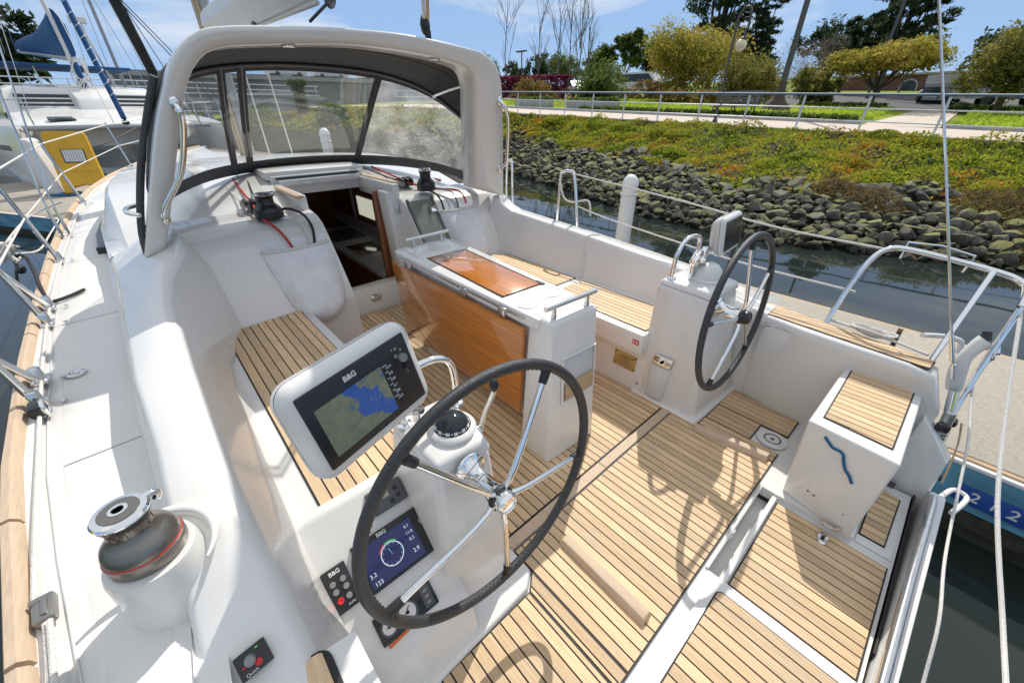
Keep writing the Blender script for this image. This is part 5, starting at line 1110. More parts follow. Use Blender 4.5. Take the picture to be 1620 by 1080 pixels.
rope('lifeline', 'lower white lifeline from the gate stanchion along the starboard side', [(2.78, 2.24, .88), (2.78, 1.91, .83), (2.79, 1.3, .77), (2.79, .79, .73), (2.70, .2, .75)], .006, 'rope_white', 'lifeline', smooth=4)
rope('loose_line', 'knotted pale line drooping between arch and gate stanchion, starboard', [(2.78, 2.44, 1.06), (2.79, 2.40, .93), (2.79, 2.30, .90), (2.80, 2.15, .935), (2.79, 2.10, .90), (2.79, 2.09, .82)], .008, 'rope_white', smooth=5)
rope('stern_line', 'white rope hanging from the corner of the stern rail, nearer the right of the pair' if False else 'thick white rope hanging from the outer corner of the stern rail', [(2.80, -.325, .935), (2.70, -.345, .88), (2.3, -.435, .575), (1.95, -.51, .355), (1.6, -.61, .165), (1.38, -.63, .14), (1.2, -.66, .08)], .0072, 'rope_white', smooth=4)
rope('stern_line', 'thin pale rope hanging from the lower stern rail past the blue number plate', [(2.62, -.365, .62), (2.62, -.36, .50), (2.3, -.42, .345), (1.95, -.462, .175), (1.72, -.465, .158), (1.5, -.485, .12), (1.35, -.51, .0), (1.2, -.53, -.1)], .005, 'rope_white', smooth=4)
sh = thing('shackle', 'small chrome shackle where the thin rope meets the stern rail', 'shackle', (2.62, -.365, .63))
b = MB(); b.torus(frame((2.63, -.365, .64), (1, 0, .3), (0, .3, 1)), .022, .005, 20, 8); obj('bow', b, 'chrome', sh)
b = MB(); b.tube([(2.60, -.37, .66), (2.70, -.37, .66)], .006, 8); obj('pin', b, 'chrome', sh)
rope('lashing', 'rust brown cord tied across below the stern rail', [(2.52, -.40, .32), (2.50, -.43, .22), (2.46, -.45, .10), (2.44, -.46, .02)], .004, 'rope_tan', smooth=4)
cl_ = thing('coiled_line', 'white line coiled on the teak of the starboard quarter', 'rope', (2.61, .03, .6))
b = MB(); rr = random.Random(5)
for k in range(5):
    a0 = rr.uniform(0, 6); b.tube([(2.565 + (.035 + .006 * k) * math.cos(a0 + a) * .6, .05 + (.045 + .008 * k) * math.sin(a0 + a) * 1.2, .598 + .006 * k + .004 * math.sin(3 * a)) for a in [j * .5 for j in range(14)]], .006, 6)
obj('coil', b, 'rope_white', cl_)
b = MB(); b.tube([(2.595, .26, .60), (2.58, .12, .602), (2.56, .02, .605), (2.535, -.10, .60), (2.51, -.17, .60)], .008, 6, 4); obj('tail', b, 'rope_white', cl_)
rope('cord', 'short blue cord hanging on the inner face of the helm seat box', [(1.788, .01, .415), (1.785, -.012, .397), (1.782, -.03, .385), (1.779, -.055, .386), (1.777, -.07, .375), (1.776, -.08, .350), (1.774, -.097, .318), (1.772, -.117, .300), (1.770, -.132, .278), (1.770, -.138, .272)], .0055, 'rope_blue', smooth=4)
b = MB(); b.lathe([(.006, .0), (0, .004)], M=frame((1.797, -.085, .355), (0, 1, 0), (0, 0, 1)) @ Matrix.Rotation(R(180), 4, 'X'), seg=8); obj('seat_stud', b, 'brass', hs)
# ================================================================ docks and pilings
def dock(name, near0, near1, far0, far1, zt, label, seams):
    t = thing(name, label, 'dock', (near0[0], near0[1], zt))
    (ax, ay), (bx_, by), (cx, cy), (dx, dy) = near0, near1, far1, far0
    n = len(seams) - 1
    for k in range(n):                                    # concrete decks with open joints
        a, c = seams[k] + .0014, seams[k + 1] - .0014
        P = lambda t_, s_: ((ax + (bx_ - ax) * t_) * (1 - s_) + (dx + (cx - dx) * t_) * s_, (ay + (by - ay) * t_) * (1 - s_) + (dy + (cy - dy) * t_) * s_)
        b = MB(); b.slab([P(a, .03), P(c, .03), P(c, .965), P(a, .965)], zt - .22, zt, .012); obj('dock_slab', b, 'concrete', t)
    P = lambda t_, s_: ((ax + (bx_ - ax) * t_) * (1 - s_) + (dx + (cx - dx) * t_) * s_, (ay + (by - ay) * t_) * (1 - s_) + (dy + (cy - dy) * t_) * s_)
    b = MB(); b.slab([P(0, .012), P(1, .012), P(1, .03), P(0, .03)], zt - .2, zt - .008, .004); obj('edge_board', b, 'teak_old', t)
    b = MB(); b.slab([P(0, -.006), P(1, -.006), P(1, .012), P(0, .012)], zt - .05, zt - .02, .008); obj('rub_strip', b, 'white_paint', t)
    b = MB(); b.slab([P(0, .0), P(1, .0), P(1, .03), P(0, .03)], zt - .36, zt - .05); obj('fascia', b, 'dock_blue', t)
    b = MB(); b.slab([P(0, .02), P(1, .02), P(1, .98), P(0, .98)], zt - .9, zt - .23); obj('float', b, 'weed', t)
    b = MB(); b.slab([P(0, -.002), P(1, -.002), P(1, .03), P(0, .03)], zt - .48, zt - .37); obj('weed_line', b, 'weed', t)
    b = MB(); b.slab([P(0, .965), P(1, .965), P(1, .985), P(0, .985)], zt - .2, zt - .006); obj('edge_board', b, 'teak_old', t)
    return t, P
zt = -.30
sd_, SP = dock('finger_dock', (3.30, -5.0), (3.30, 8.0), (5.32, -5.0), (5.32, 8.0), zt, 'concrete finger dock with blue painted edge alongside the starboard stern', [0, .19, .3785, .565, .75, 1.0])
dv = Vector((0, 1, 0))
M = frame((3.296, -.86, -.535), -dv, (0, 0, 1))
pl_ = thing('berth_sign', 'blue berth number plate reading 212 on the dock edge', 'sign', (3.31, -.85, -.55))
b = MB(); b.box((0, 0, 0), (.34, .13, .008), M=M @ Matrix.Translation((0, 0, .006)), bev=.002); pt = obj('plate', b, 'sign_blue', pl_)
for k, ch in enumerate('212'): text('digit', ch, .10, M @ Matrix.Translation((-.085 + .085 * k, -.002, .0105)), 'white_paint', pt, bold=.001)
b = MB(); b.lathe([(.022, .012), (.02, .02), (0, .022)], M=M @ Matrix.Translation((-.27, .03, -.005)), seg=14); b2 = obj('fascia_bolt', b, 'steel_dark', sd_)
def piling(x, y, zt_, r, label):
    t = thing('piling', label, 'piling', (x, y, -1))
    b = MB(); b.lathe([(r, -1.3), (r, zt_ - .10), (r * 1.06, zt_ - .095), (r * 1.06, zt_ - .06), (r * .8, zt_ + .01), (r * .4, zt_ + .05), (0, zt_ + .06)], (x, y, 0), seg=28); p = obj('post', b, 'white_paint', t)
    b = MB(); b.lathe([(r * 1.03, -1.2), (r * 1.03, -.62), (r * 1.005, -.58)], (x, y, 0), seg=24); obj('weed_band', b, 'weed', p)
    b = MB(); b.torus(Matrix.Translation((x, y, zt_ - .22)), r * 1.02, .012, 24, 8); obj('rope_turn', b, 'rope_white', t)
piling(5.48, 3.42, .72, .115, 'white capped piling standing in the water beyond the starboard seat')
piling(3.66, 10.6, 1.18, .115, 'white capped piling seen through the middle window of the sprayhood')
# walkway ahead on the port side
wd, WP = dock('walkway_dock', (-5.2, 19.4), (-.35, 11.0), (-1.9, 21.2), (2.4, 13.4), -.42, 'sunlit concrete walkway dock ahead of the port bow', [0, .17, .40, .62, .82, 1.0])
yb = thing('dock_locker', 'yellow moulded panel with a louvred vent standing on the walkway dock', 'locker', (-1.0, 17, -.4))
M = frame((-1.03, 16.6, .36), (.97, -.12, -.03), (.05, .30, 1))
b = MB(); b.loft([[M @ Vector((x * k, y * k2, z)) for x, y in [(-.46, -.78), (-.30, -.78), (-.24, -.62), (.0, -.56), (.24, -.62), (.30, -.78), (.46, -.74), (.42, .2), (.40, .70), (.34, .78), (-.40, .78), (-.46, .70)]] for k, k2, z in ((1, 1, -.12), (1, 1, -.02), (.96, .98, .03))], True, True)
yp = obj('shell', b, 'yellow', yb, ang=30)
b = MB(); b.box((0, 0, 0), (.46, .34, .03), M=M @ Matrix.Translation((.02, .16, .03)), bev=.006); vf = obj('vent_frame', b, 'dark_glass', yp)
for k in range(8):
    b = MB(); b.box((0, 0, 0), (.045, .30, .012), M=M @ Matrix.Translation((-.16 + .052 * k, .16, .05)) @ Matrix.Rotation(.5, 4, 'Y')); obj('vent_slat', b, 'white_paint', vf)
b = MB(); b.box((0, 0, 0), (.80, .016, .012), M=M @ Matrix.Translation((0, -.22, .032))); b.box((0, 0, 0), (.02, .9, .012), M=M @ Matrix.Translation((-.40, .2, .032))); obj('moulded_rib', b, 'yellow', yp)
ws = thing('dock_steps', 'white fibreglass dock steps left of the yellow locker' if False else 'white fibreglass dock steps beside the yellow locker', 'steps', (-1.9, 17.2, -.4))
b = MB(); b.hull([(-1.95, 16.9, -.42), (-1.55, 16.6, -.42), (-1.35, 17.3, -.42), (-1.75, 17.6, -.42)], [(-1.95, 17.0, .95), (-1.72, 16.85, .95), (-1.55, 17.3, .95), (-1.8, 17.5, .95)], .08, 3); obj('body', b, 'white_paint', ws)
rope('dock_line', 'blue and white rope piled at the foot of the dock steps', [(-1.9, 16.6, -.40), (-1.5, 16.3, -.39), (-1.2, 16.5, -.39), (-1.4, 16.7, -.36), (-1.7, 16.5, -.38), (-1.3, 16.2, -.40), (-.9, 15.9, -.40)], .022, 'rope_blue', smooth=6)

# ================================================================ catamaran moored ahead
cat = thing('catamaran', 'white catamaran with louvred cabin windows moored beyond the walkway dock', 'catamaran', (.43, 19.5, -.9))
MC = Matrix.Translation((.43, 19.5, 0)) @ Matrix.Rotation(R(8), 4, 'Z')
def cp_(x, y, z): return tuple(MC @ Vector((x, y, z)))
for s_ in (-1, 1):
    b = MB(); secs = []
    for y, w_, zt_ in ((-.6, .03, 1.18), (0, .22, 1.20), (1, .42, 1.24), (2.5, .62, 1.30), (4.5, .75, 1.40), (10, .8, 1.35)):
        cx = 2.55 * s_; secs.append([cp_(cx - w_ * .35, y + .25, -1.0), cp_(cx - w_, y, .2), cp_(cx - w_ * 1.02, y, zt_ - .12), cp_(cx - w_ * .9, y, zt_), cp_(cx + w_ * .9, y, zt_), cp_(cx + w_ * 1.02, y, zt_ - .12), cp_(cx + w_, y, .2), cp_(cx + w_ * .35, y + .25, -1.0)])
    b.loft(secs, False, False); b.bm.faces.new([b.bm.verts.new(p) for p in secs[0]]); hl = obj('hull', b, 'gelcoat', cat, ang=30)
    b = MB(); b.loft([[cp_(2.55 * s_ + s_ * (w_ + .01) * q, y, .55 + dz) for q, dz in ((1, 0), (1, .14))] for y, w_ in ((.2, .26), (1, .42), (2.5, .62), (4.5, .75))]); obj('hull_stripe', b, 'steel_dark', hl)
b = MB(); b.tube([cp_(-2.6, 0, 1.12), cp_(2.6, 0, 1.12)], .07, 10); obj('crossbeam', b, 'metal_grey', cat)
b = MB(); b.loft([[cp_(x, y, 1.10) for x in (-2.1, 2.1)] for y in (.1, 1.0)]); obj('net', b, 'canvas', cat)
b = MB(); secs = []
for y, z in ((.95, .55), (.9, 1.18), (1.05, 1.28), (2.2, 1.42), (3.2, 1.60), (3.9, 1.72)): secs.append([cp_(x, y + .12 * (x / 2.2) ** 2, z - .10 * (x / 2.2) ** 2) for x in (-2.4, -1.6, -.8, 0, .8, 1.6, 2.4)])
b.loft(secs); fd = obj('foredeck', b, 'gelcoat', cat, ang=30)
for x in (-1.35, 1.35):
    b = MB(); b.hull([cp_(x - .34, 1.25, 1.30), cp_(x + .34, 1.25, 1.30), cp_(x + .30, 1.75, 1.37), cp_(x - .30, 1.75, 1.37)], [cp_(x - .33, 1.27, 1.335), cp_(x + .33, 1.27, 1.335), cp_(x + .29, 1.73, 1.405), cp_(x - .29, 1.73, 1.405)]); obj('deck_hatch', b, 'dark_glass', fd)
b = MB(); secs = []
for y, z, w_ in ((3.7, 1.62, 2.45), (4.1, 2.16, 2.25), (4.25, 2.30, 2.15), (5.2, 2.40, 2.2), (8, 2.42, 2.3)): secs.append([cp_(-w_, y + .5, 1.3), cp_(-w_, y + .35, z - .12)] + [cp_(x * w_, y + .45 * x * x, z - .03 * x * x) for x in (-.9, -.5, -.15, .15, .5, .9)] + [cp_(w_, y + .35, z - .12), cp_(w_, y + .5, 1.3)])
b.loft(secs); cb = obj('cabin', b, 'gelcoat', cat, ang=30)
for x0, x1 in ((-2.0, -.62), (.62, 2.0)):
    f = lambda x, t: cp_(x, 3.70 + .45 * (x / 2.35) ** 2 + .36 * t - .03, 1.64 + .50 * t)
    b = MB(); b.loft([[f(x0 + (x1 - x0) * k / 6, t) for k in range(7)] for t in (.12, .96)]); wn = obj('cabin_window', b, 'dark_glass', cb)
    for t in (.08, .32, .60, .90):
        b = MB(); b.tube([f(x0 + (x1 - x0) * k / 6, t) for k in range(7)], .028, 6); obj('louvre', b, 'white_paint', wn)
b = MB(); b.hull([cp_(-.55, 3.2, 1.55), cp_(.55, 3.2, 1.55), cp_(.6, 4.3, 1.7), cp_(-.6, 4.3, 1.7)], [cp_(-.5, 3.5, 1.95), cp_(.5, 3.5, 1.95), cp_(.55, 4.4, 2.33), cp_(-.55, 4.4, 2.33)], .05); obj('mast_step', b, 'gelcoat', cat)
b = MB(); b.loft([[cp_(-.05 + .07 * math.cos(a), 4.6 + .12 * math.sin(a), z) for a in [2 * math.pi * k / 14 for k in range(14)]] for z in (2.0, 14)], True, True); obj('mast', b, 'white_paint', cat)
b = MB(); rr = random.Random(11)
for k in range(9): b.tube([cp_(-.05 + rr.uniform(-.2, .35), 4.5 + rr.uniform(-.3, .1), z) for z in (1.9, 2.3, 2.8, 3.25)], .02, 5, 3)
ml = obj('halyards', b, 'rope_white', cat); ml['kind'] = 'stuff'
b = MB(); b.tube([cp_(-.02, 4.4, 2.05), cp_(-.0, 4.42, 3.1)], .09, 10); obj('mast_cover', b, 'blue_canvas', cat)
b = MB(); secs = []
for t in range(9):
    q = t / 8; x, y, z = .02 - .75 * q, 4.55 + 5.2 * q, 3.25 + .45 * q; hh = (1.35 - 1.0 * q ** .6) * (1 + .05 * math.sin(9 * q)); ww = .22 - .06 * q
    secs.append([cp_(x + ww * math.cos(a) * (1 + .12 * math.sin(5 * a + 3 * t)), y, z + hh * .5 + hh * .55 * math.sin(a)) for a in [2 * math.pi * k / 16 for k in range(16)]])
b.loft(secs, True, True); obj('sail_cover', b, 'blue_canvas', cat, ang=80)
b = MB(); b.tube([cp_(-.05, 4.7, 3.22), cp_(-.8, 10.2, 3.75)], .08, 10); obj('boom', b, 'metal_grey', cat)
b = MB(); b.tube([cp_(0, .05, 1.35), cp_(-.05, 4.4, 13.8)], .075, 12); fs = obj('furled_jib', b, 'blue_canvas', cat)
b = MB(); pts = []
for k in range(120):
    z = 1.8 + k * .03; y = .05 + (z - 1.35) * 4.35 / 12.45; a = k * .62; pts.append(cp_(.082 * math.cos(a) - .0, y + .082 * math.sin(a), z))
b.tube(pts, .012, 5); obj('jib_lashing', b, 'white_paint', fs)
b = MB(); b.lathe([(.10, 0), (.10, .12), (.04, .14), (.03, .35)], cp_(0, .05, 1.16), seg=14); obj('furler_drum', b, 'black_plastic', cat)
b = MB(); b.box((0, 0, 0), (4.6, 3.2, .10), M=MC @ Matrix.Translation((-.2, 8.6, 3.12)), bev=.04); obj('bimini', b, 'blue_canvas', cat)
b = MB()
for x in (-2.4, -.9, .6, 2.0): b.tube([cp_(x, 7.2, 2.3), cp_(x, 7.1, 3.1)], .025, 8)
obj('bimini_frame', b, 'steel', cat)
b = MB()
for s_ in (-1, 1):
    for y in (.2, 1.6, 3.2, 5.0): b.tube([cp_(2.9 * s_, y, 1.25), cp_(2.9 * s_, y, 1.85)], .018, 6)
    for z in (1.55, 1.84): b.tube([cp_(2.9 * s_, y, z) for y in (.2, 5.0)], .010, 5)
    b.tube([cp_(2.9 * s_, .2, 1.84), cp_(2.5 * s_, -.35, 1.84), cp_(2.1 * s_, .1, 1.84), cp_(2.1 * s_, .1, 1.2)], .02, 8)
rl = obj('guard_rails', b, 'steel', cat); rl['kind'] = 'stuff'
b = MB(); b.tube([cp_(1.4, 7.5, 2.4), cp_(1.15, 7.5, 4.6)], .05, 8); b.box(cp_(1.1, 7.5, 4.75), (.55, .3, .22), bev=.03); obj('radar_post', b, 'white_paint', cat)
b = MB()
for a, c in (((-1.9, 3, 1.5), (-.1, 4.6, 11)), ((2.2, 5.0, 1.4), (-.05, 4.6, 12)), ((-2.5, 5.0, 1.4), (-.05, 4.6, 12)), ((-.3, .1, 1.2), (-.05, 4.5, 9)), ((-1.0, 9, 3.6), (-.05, 4.7, 13)), ((-1.3, 9.6, 3.6), (-.05, 4.7, 12.5))): b.tube([cp_(*a), cp_(*c)], .012, 5)
rg_ = obj('rigging', b, 'steel', cat); rg_['kind'] = 'stuff'
rope('mooring_line', 'dark mooring line sagging from the catamaran bow to the dock', [cp_(-2.5, -.3, 1.15), (-1.4, 17.8, .75), (-.5, 17.2, .70), (.6, 18.6, 1.1)], .02, 'steel_dark', smooth=6)
def yachtlet(x, y, ln, bw, rot, label, mast=True):
    t = thing('moored_boat', label, 'sailboat' if mast else 'motorboat', (x, y, -.9)); M = Matrix.Translation((x, y, 0)) @ Matrix.Rotation(rot, 4, 'Z')
    b = MB(); b.loft([[M @ Vector(p) for p in ((-w_ * .5, yy, -1.0), (-w_, yy, z * .4), (-w_, yy, z), (-w_ * .9, yy, z + .04), (w_ * .9, yy, z + .04), (w_, yy, z), (w_, yy, z * .4), (w_ * .5, yy, -1.0))] for yy, w_, z in ((-ln * .5, .05, .75), (-ln * .36, bw * .30, .62), (-ln * .1, bw * .48, .5), (ln * .25, bw * .5, .45), (ln * .5, bw * .42, .48))], False, True); hl = obj('hull', b, 'gelcoat', t, ang=30)
    b = MB(); b.hull([M @ Vector(p) for p in ((-bw * .3, -ln * .18, .5), (bw * .3, -ln * .18, .5), (bw * .34, ln * .22, .5), (-bw * .34, ln * .22, .5))], [M @ Vector(p) for p in ((-bw * .24, -ln * .10, .95 if mast else 1.7), (bw * .24, -ln * .10, .95 if mast else 1.7), (bw * .3, ln * .2, 1.0 if mast else 1.75), (-bw * .3, ln * .2, 1.0 if mast else 1.75))], .06); cb_ = obj('cabin', b, 'white_paint', t)
    for s_ in (-1, 1):
        b = MB(); b.hull([M @ Vector((s_ * bw * (.30 if mast else .315), yy, z)) for yy, z in ((-ln * .08, .66), (ln * .15, .66), (ln * .15, .84), (-ln * .08, .84))], [M @ Vector((s_ * bw * (.315 if mast else .33), yy, z)) for yy, z in ((-ln * .08, .66), (ln * .15, .66), (ln * .15, .84), (-ln * .08, .84))]); obj('cabin_window', b, 'dark_glass', cb_)
    if mast:
        b = MB(); b.tube([M @ Vector((0, -ln * .08, .9)), M @ Vector((0, -ln * .08, ln * 1.25))], .07, 8); obj('mast', b, 'metal_grey', t)
        b = MB(); b.tube([M @ Vector((0, -ln * .06, 1.6)), M @ Vector((0, ln * .30, 1.7))], .13, 10); obj('sail_cover', b, 'blue_canvas', t)
        b = MB()
        for p in ((0, -ln * .48, .8), (-bw * .45, 0, .5), (bw * .45, 0, .5), (0, ln * .48, .6)): b.tube([M @ Vector(p), M @ Vector((0, -ln * .08, ln * 1.2))], .012, 4)
        r_ = obj('rigging', b, 'steel', t); r_['kind'] = 'stuff'
    return t
yachtlet(-4.4, 33, 11, 3.4, .15, 'sailing boat with blue boom cover, its mast rising beyond the catamaran bimini')
yachtlet(-10.5, 38, 10, 3.2, -.2, 'farther sailing boat with blue boom cover past the catamaran stern')
yachtlet(1.2, 31, 10, 3.2, .05, 'sailing boat beyond the catamaran seen beside the dark furled sail')
yachtlet(-1.0, 45, 12, 3.8, .6, 'white motorboat moored far behind the catamaran', False)
dg = thing('dinghy', 'pale grey inflatable dinghy lying between catamaran and walkway dock', 'dinghy', (.6, 17.6, -.8))
b = MB(); b.tube([(-.1, 18.6, -.55), (-.3, 17.4, -.55), (.1, 16.5, -.45), (.6, 16.2, -.4), (1.0, 16.6, -.45), (1.1, 17.5, -.55), (1.0, 18.6, -.55)], .22, 12, 5); obj('tube', b, 'grey_metal' if False else 'gelcoat_grey', dg)
b = MB(); b.slab([(-.2, 16.9), (.9, 16.8), (1.0, 18.5), (-.05, 18.5)], -.75, -.66); obj('floor', b, 'grey_plastic', dg)
fj = thing('furled_headsail', 'headsail furled in a dark cover slanting up beside the white arch', 'sail', (1.30, 15.5, 1.3))
b = MB(); b.tube([(1.55, 15.9, 1.1), (1.34, 15.5, 2.2), (1.02, 14.9, 4.2), (.2, 13.5, 9.5)], .10, 12, r1=.13); obj('sail_roll', b, 'dark_canvas', fj)
b = MB(); b.tube([(1.10, 14.95, 3.95), (3.2, 16.5, 1.2)], .012, 5); b.tube([(1.14, 14.95, 3.8), (3.0, 16.5, 1.2)], .012, 5); b.tube([(1.0, 14.9, 4.4), (2.0, 15.8, 1.2)], .010, 5); sh_ = obj('sheets', b, 'steel_dark', fj); sh_['kind'] = 'stuff'

# ================================================================ bank, path, ground
SH = [(-40, 22), (-12, 15.5), (-4, 12.2), (-1.2, 11.2), (.6, 10.55), (1.6, 10.1), (2.6, 9.75), (5.5, 9.9), (9.3, 11.2), (14.6, 12.9), (20, 13.2), (26, 11.8), (32, 9.0), (40, 4.0), (50, -4.0), (54, -7)]
XR = 18.4
zr_ = lambda y: .875 + .029 * min(34, max(-8, y))
def shore(y): return lerp([(a, c) for a, c in SH], y)[0]
def bank(y, t):
    """point on the bank: t 0 at the waterline, 1 at the path edge"""
    x0 = shore(y); x = x0 + (XR - .1 - x0) * t; z = -.95 + (zr_(y) - .03 + .95) * (t ** .93)
    return x, z
nz = lambda x, y: .5 * math.sin(1.3 * x + 2.1 * math.sin(.9 * y)) * math.sin(1.1 * y + 1.7 * math.sin(.7 * x)) + .3 * math.sin(3.1 * x + 1.3 * y) * math.sin(2.7 * y - .9 * x)
T_ROCK = lambda y: .36 + .05 * math.sin(.8 * y + 1) + .03 * math.sin(2.3 * y) - (.14 if y < .2 else 0) + .10 * min(1, max(0, (y - 6) / 10))
b = MB(); secs = []
yy_ = [-40 + .5 * k for k in range(190)]
for y in yy_:
    q = [(shore(y) - 2.5, y, -2.0)]
    for k in range(41):
        t = k / 40; x, z = bank(y, t)
        amp = .19 if t > T_ROCK(y) and t < .97 else (.03 if t <= T_ROCK(y) else 0); q.append((x, y, z + amp * nz(x * 1.3, y * 1.3)))
    secs.append(q)
b.loft(secs); tag(obj('bank', b, 'dirt' if 'dirt' in MAT else 'weed', ang=80), kind='structure')
bpy.data.objects['bank'].data.materials[0] = leafmat('bank_soil', [(.03, .03, .016), (.06, .06, .025), (.10, .09, .03)], 1.2)

def leaves(name, P, N, S, m, parent=None, kind=None, aspect=.45, label=None):
    """many leaf-sized quads: P centres, N facing directions, S sizes (numpy)"""
    P = np.asarray(P, float); n = len(P); rs = np.random.RandomState(n % 9973 + 1)
    N = N / (np.linalg.norm(N, axis=1, keepdims=True) + 1e-9)
    t = rs.normal(size=(n, 3)); a = np.cross(N, t); a /= np.linalg.norm(a, axis=1, keepdims=True) + 1e-9; c = np.cross(N, a)
    S = np.asarray(S).reshape(-1, 1)
    V = np.stack([P - a * S, P - c * S * aspect, P + a * S, P + c * S * aspect], 1).reshape(-1, 3)
    off = np.array(origin(parent)) if parent else np.zeros(3)
    me = bpy.data.meshes.new(name); me.vertices.add(4 * n); me.loops.add(4 * n); me.polygons.add(n)
    me.vertices.foreach_set('co', (V - off).ravel()); me.loops.foreach_set('vertex_index', np.arange(4 * n, dtype=np.int32)); me.polygons.foreach_set('loop_start', np.arange(0, 4 * n, 4, dtype=np.int32))
    me.update(calc_edges=True); me.materials.append(MAT[m])
    o = bpy.data.objects.new(name, me); COL.objects.link(o)
    if parent: o.parent = parent
    if kind: o['kind'] = kind
    return o
rs = np.random.RandomState(4)
# fleshy groundcover over the upper bank
P = []; N = []; S = []
def cover(n, y0, y1, s0, s1, tmin=None, dens=None):
    for _ in range(n):
        y = rs.uniform(y0, y1); t0 = T_ROCK(y) - .03 - (.10 * rs.rand() if rs.rand() < .10 else 0); t = t0 + (1.0 - t0) * rs.rand()
        if t > .985: continue
        x, z = bank(y, t); h = nz(x * 1.3, y * 1.3)
        z += .19 * h + rs.uniform(.0, .10) * (1 + .9 * h) + .10 * max(0, nz(x * 3.1 + 5, y * 2.7)) ; s_ = rs.uniform(s0, s1)
        P.append((x, y, z)); N.append((rs.normal() * .8 - .35, rs.normal() * .8, rs.uniform(.1, 1.1))); S.append(s_)
cover(52000, -6, 15, .035, .085); cover(16000, 15, 50, .06, .14); cover(3000, -22, -6, .08, .2)
for _ in range(45):                                              # taller mounds
    y = rs.uniform(-2, 18); t = rs.uniform(T_ROCK(y) + .03, .96); x, z = bank(y, t); r_ = rs.uniform(.18, .55)
    for _ in range(int(520 * (r_ / .4) ** 2)):
        d = rs.normal(size=3); d[2] = abs(d[2]); d /= np.linalg.norm(d); P.append((x + d[0] * r_, y + d[1] * r_, z + .12 * nz(x * 1.3, y * 1.3) + d[2] * r_ * .5)); N.append(d + rs.normal(size=3) * .5); S.append(rs.uniform(.035, .08))
tag(leaves('ice_plant', P, np.array(N), np.array(S), 'ice_plant', aspect=.32), kind='stuff')
P = []; N = []; S = []
for cx, cy, r_, n in ((12.6, 1.4, .8, 2600), (12.9, 2.2, .6, 1500), (13.4, -.9, 1.3, 3500), (12.3, -1.6, .9, 2500), (14.4, -2.0, 1.3, 2500)):
    for _ in range(n):
        a = rs.uniform(0, 6.28); q = r_ * math.sqrt(rs.rand()); x, y = cx + q * math.cos(a), cy + q * math.sin(a)
        t = min(1, max(0, (x - shore(y)) / (XR - .1 - shore(y)))); z = bank(y, t)[1]; P.append((x, y, z + rs.uniform(0, .34) * (1 - (q / r_) ** 2) + .03)); N.append(rs.normal(size=3)); S.append(rs.uniform(.05, .13))
tag(leaves('scrub', P, np.array(N), np.array(S), 'dry_scrub', aspect=.12), kind='stuff')

# riprap: boulders one by one where they show, rubble beyond
riprap = thing('riprap', None, None, (10, 4, -.9)); riprap['kind'] = 'structure'
rock_me = []
for k in range(10):
    rr = random.Random(k + 40); bm = bmesh.new(); bmesh.ops.create_icosphere(bm, subdivisions=2, radius=1)
    pl = [(Vector((rr.gauss(0, 1), rr.gauss(0, 1), rr.gauss(0, 1))).normalized(), rr.uniform(.45, .85)) for _ in range(13)]
    for v in bm.verts:
        for n_, d in pl:
            e = v.co.dot(n_) - d
            if e > 0: v.co -= n_ * e * .99
        v.co += v.co.normalized() * rr.uniform(-.045, .045)
    sharpen(bm, 16); me = bpy.data.meshes.new('rock'); bm.to_mesh(me); bm.free(); me.materials.append(MAT['rock']); rock_me.append(me)
cand = []
rr = random.Random(21)
for _ in range(12500):
    y = rr.uniform(-3.5, 26); t = rr.random() * (T_ROCK(y) + .05); x, z = bank(y, t); d = math.hypot(x, y); s_ = min(.235, max(.055, rr.lognormvariate(math.log(.105), .48)))
    cand.append((x, y, z, s_, d))
placed = []; grid = {}
for x, y, z, s_, d in sorted(cand, key=lambda c: -c[3]):
    k = (int(x // .5), int(y // .5)); ok = True
    for i in (-1, 0, 1):
        for j in (-1, 0, 1):
            for (px, py, ps) in grid.get((k[0] + i, k[1] + j), ()):
                if (px - x) ** 2 + (py - y) ** 2 < (.62 * (ps + s_)) ** 2: ok = False
    if not ok: continue
    grid.setdefault(k, []).append((x, y, s_)); placed.append((x, y, z, s_, d))
placed.sort(key=lambda c: -c[3] / c[4])
def rock_M(x, y, z, s_): return Matrix.Translation((x, y, z + s_ * .12 + rr.uniform(0, .12))) @ Matrix.Rotation(rr.uniform(0, 6.28), 4, 'Z') @ Matrix.Rotation(rr.uniform(-.8, .8), 4, 'X') @ Matrix.Diagonal((s_ * rr.uniform(.9, 1.35), s_ * rr.uniform(.8, 1.1), s_ * rr.uniform(.45, .9), 1))
for x, y, z, s_, d in placed[:300]:
    o = bpy.data.objects.new('rock', rock_me[rr.randrange(10)]); COL.objects.link(o); o.parent = riprap; o.matrix_local = Matrix.Translation(-riprap.location) @ rock_M(x, y, z, s_)
bm = bmesh.new()
for x, y, z, s_, d in placed[300:] + [(a, c, e - .02, rr.uniform(.07, .13), 0) for a, c, e, f, g_ in rr.sample(cand, 2600)]:
    n0 = len(bm.verts); bm.from_mesh(rock_me[rr.randrange(10)]); bm.verts.ensure_lookup_table(); Mx = rock_M(x, y, z, s_)
    for v in bm.verts[n0:]: v.co = Mx @ v.co
rb_ = MB(); rb_.bm.free(); rb_.bm = bm
off = origin(riprap); bmesh.ops.translate(bm, verts=bm.verts[:], vec=-off); me = bpy.data.meshes.new('rubble'); bm.to_mesh(me); bm.free(); me.materials.append(MAT['rock'])
o = bpy.data.objects.new('rubble', me); COL.objects.link(o); o.parent = riprap; o['kind'] = 'stuff'

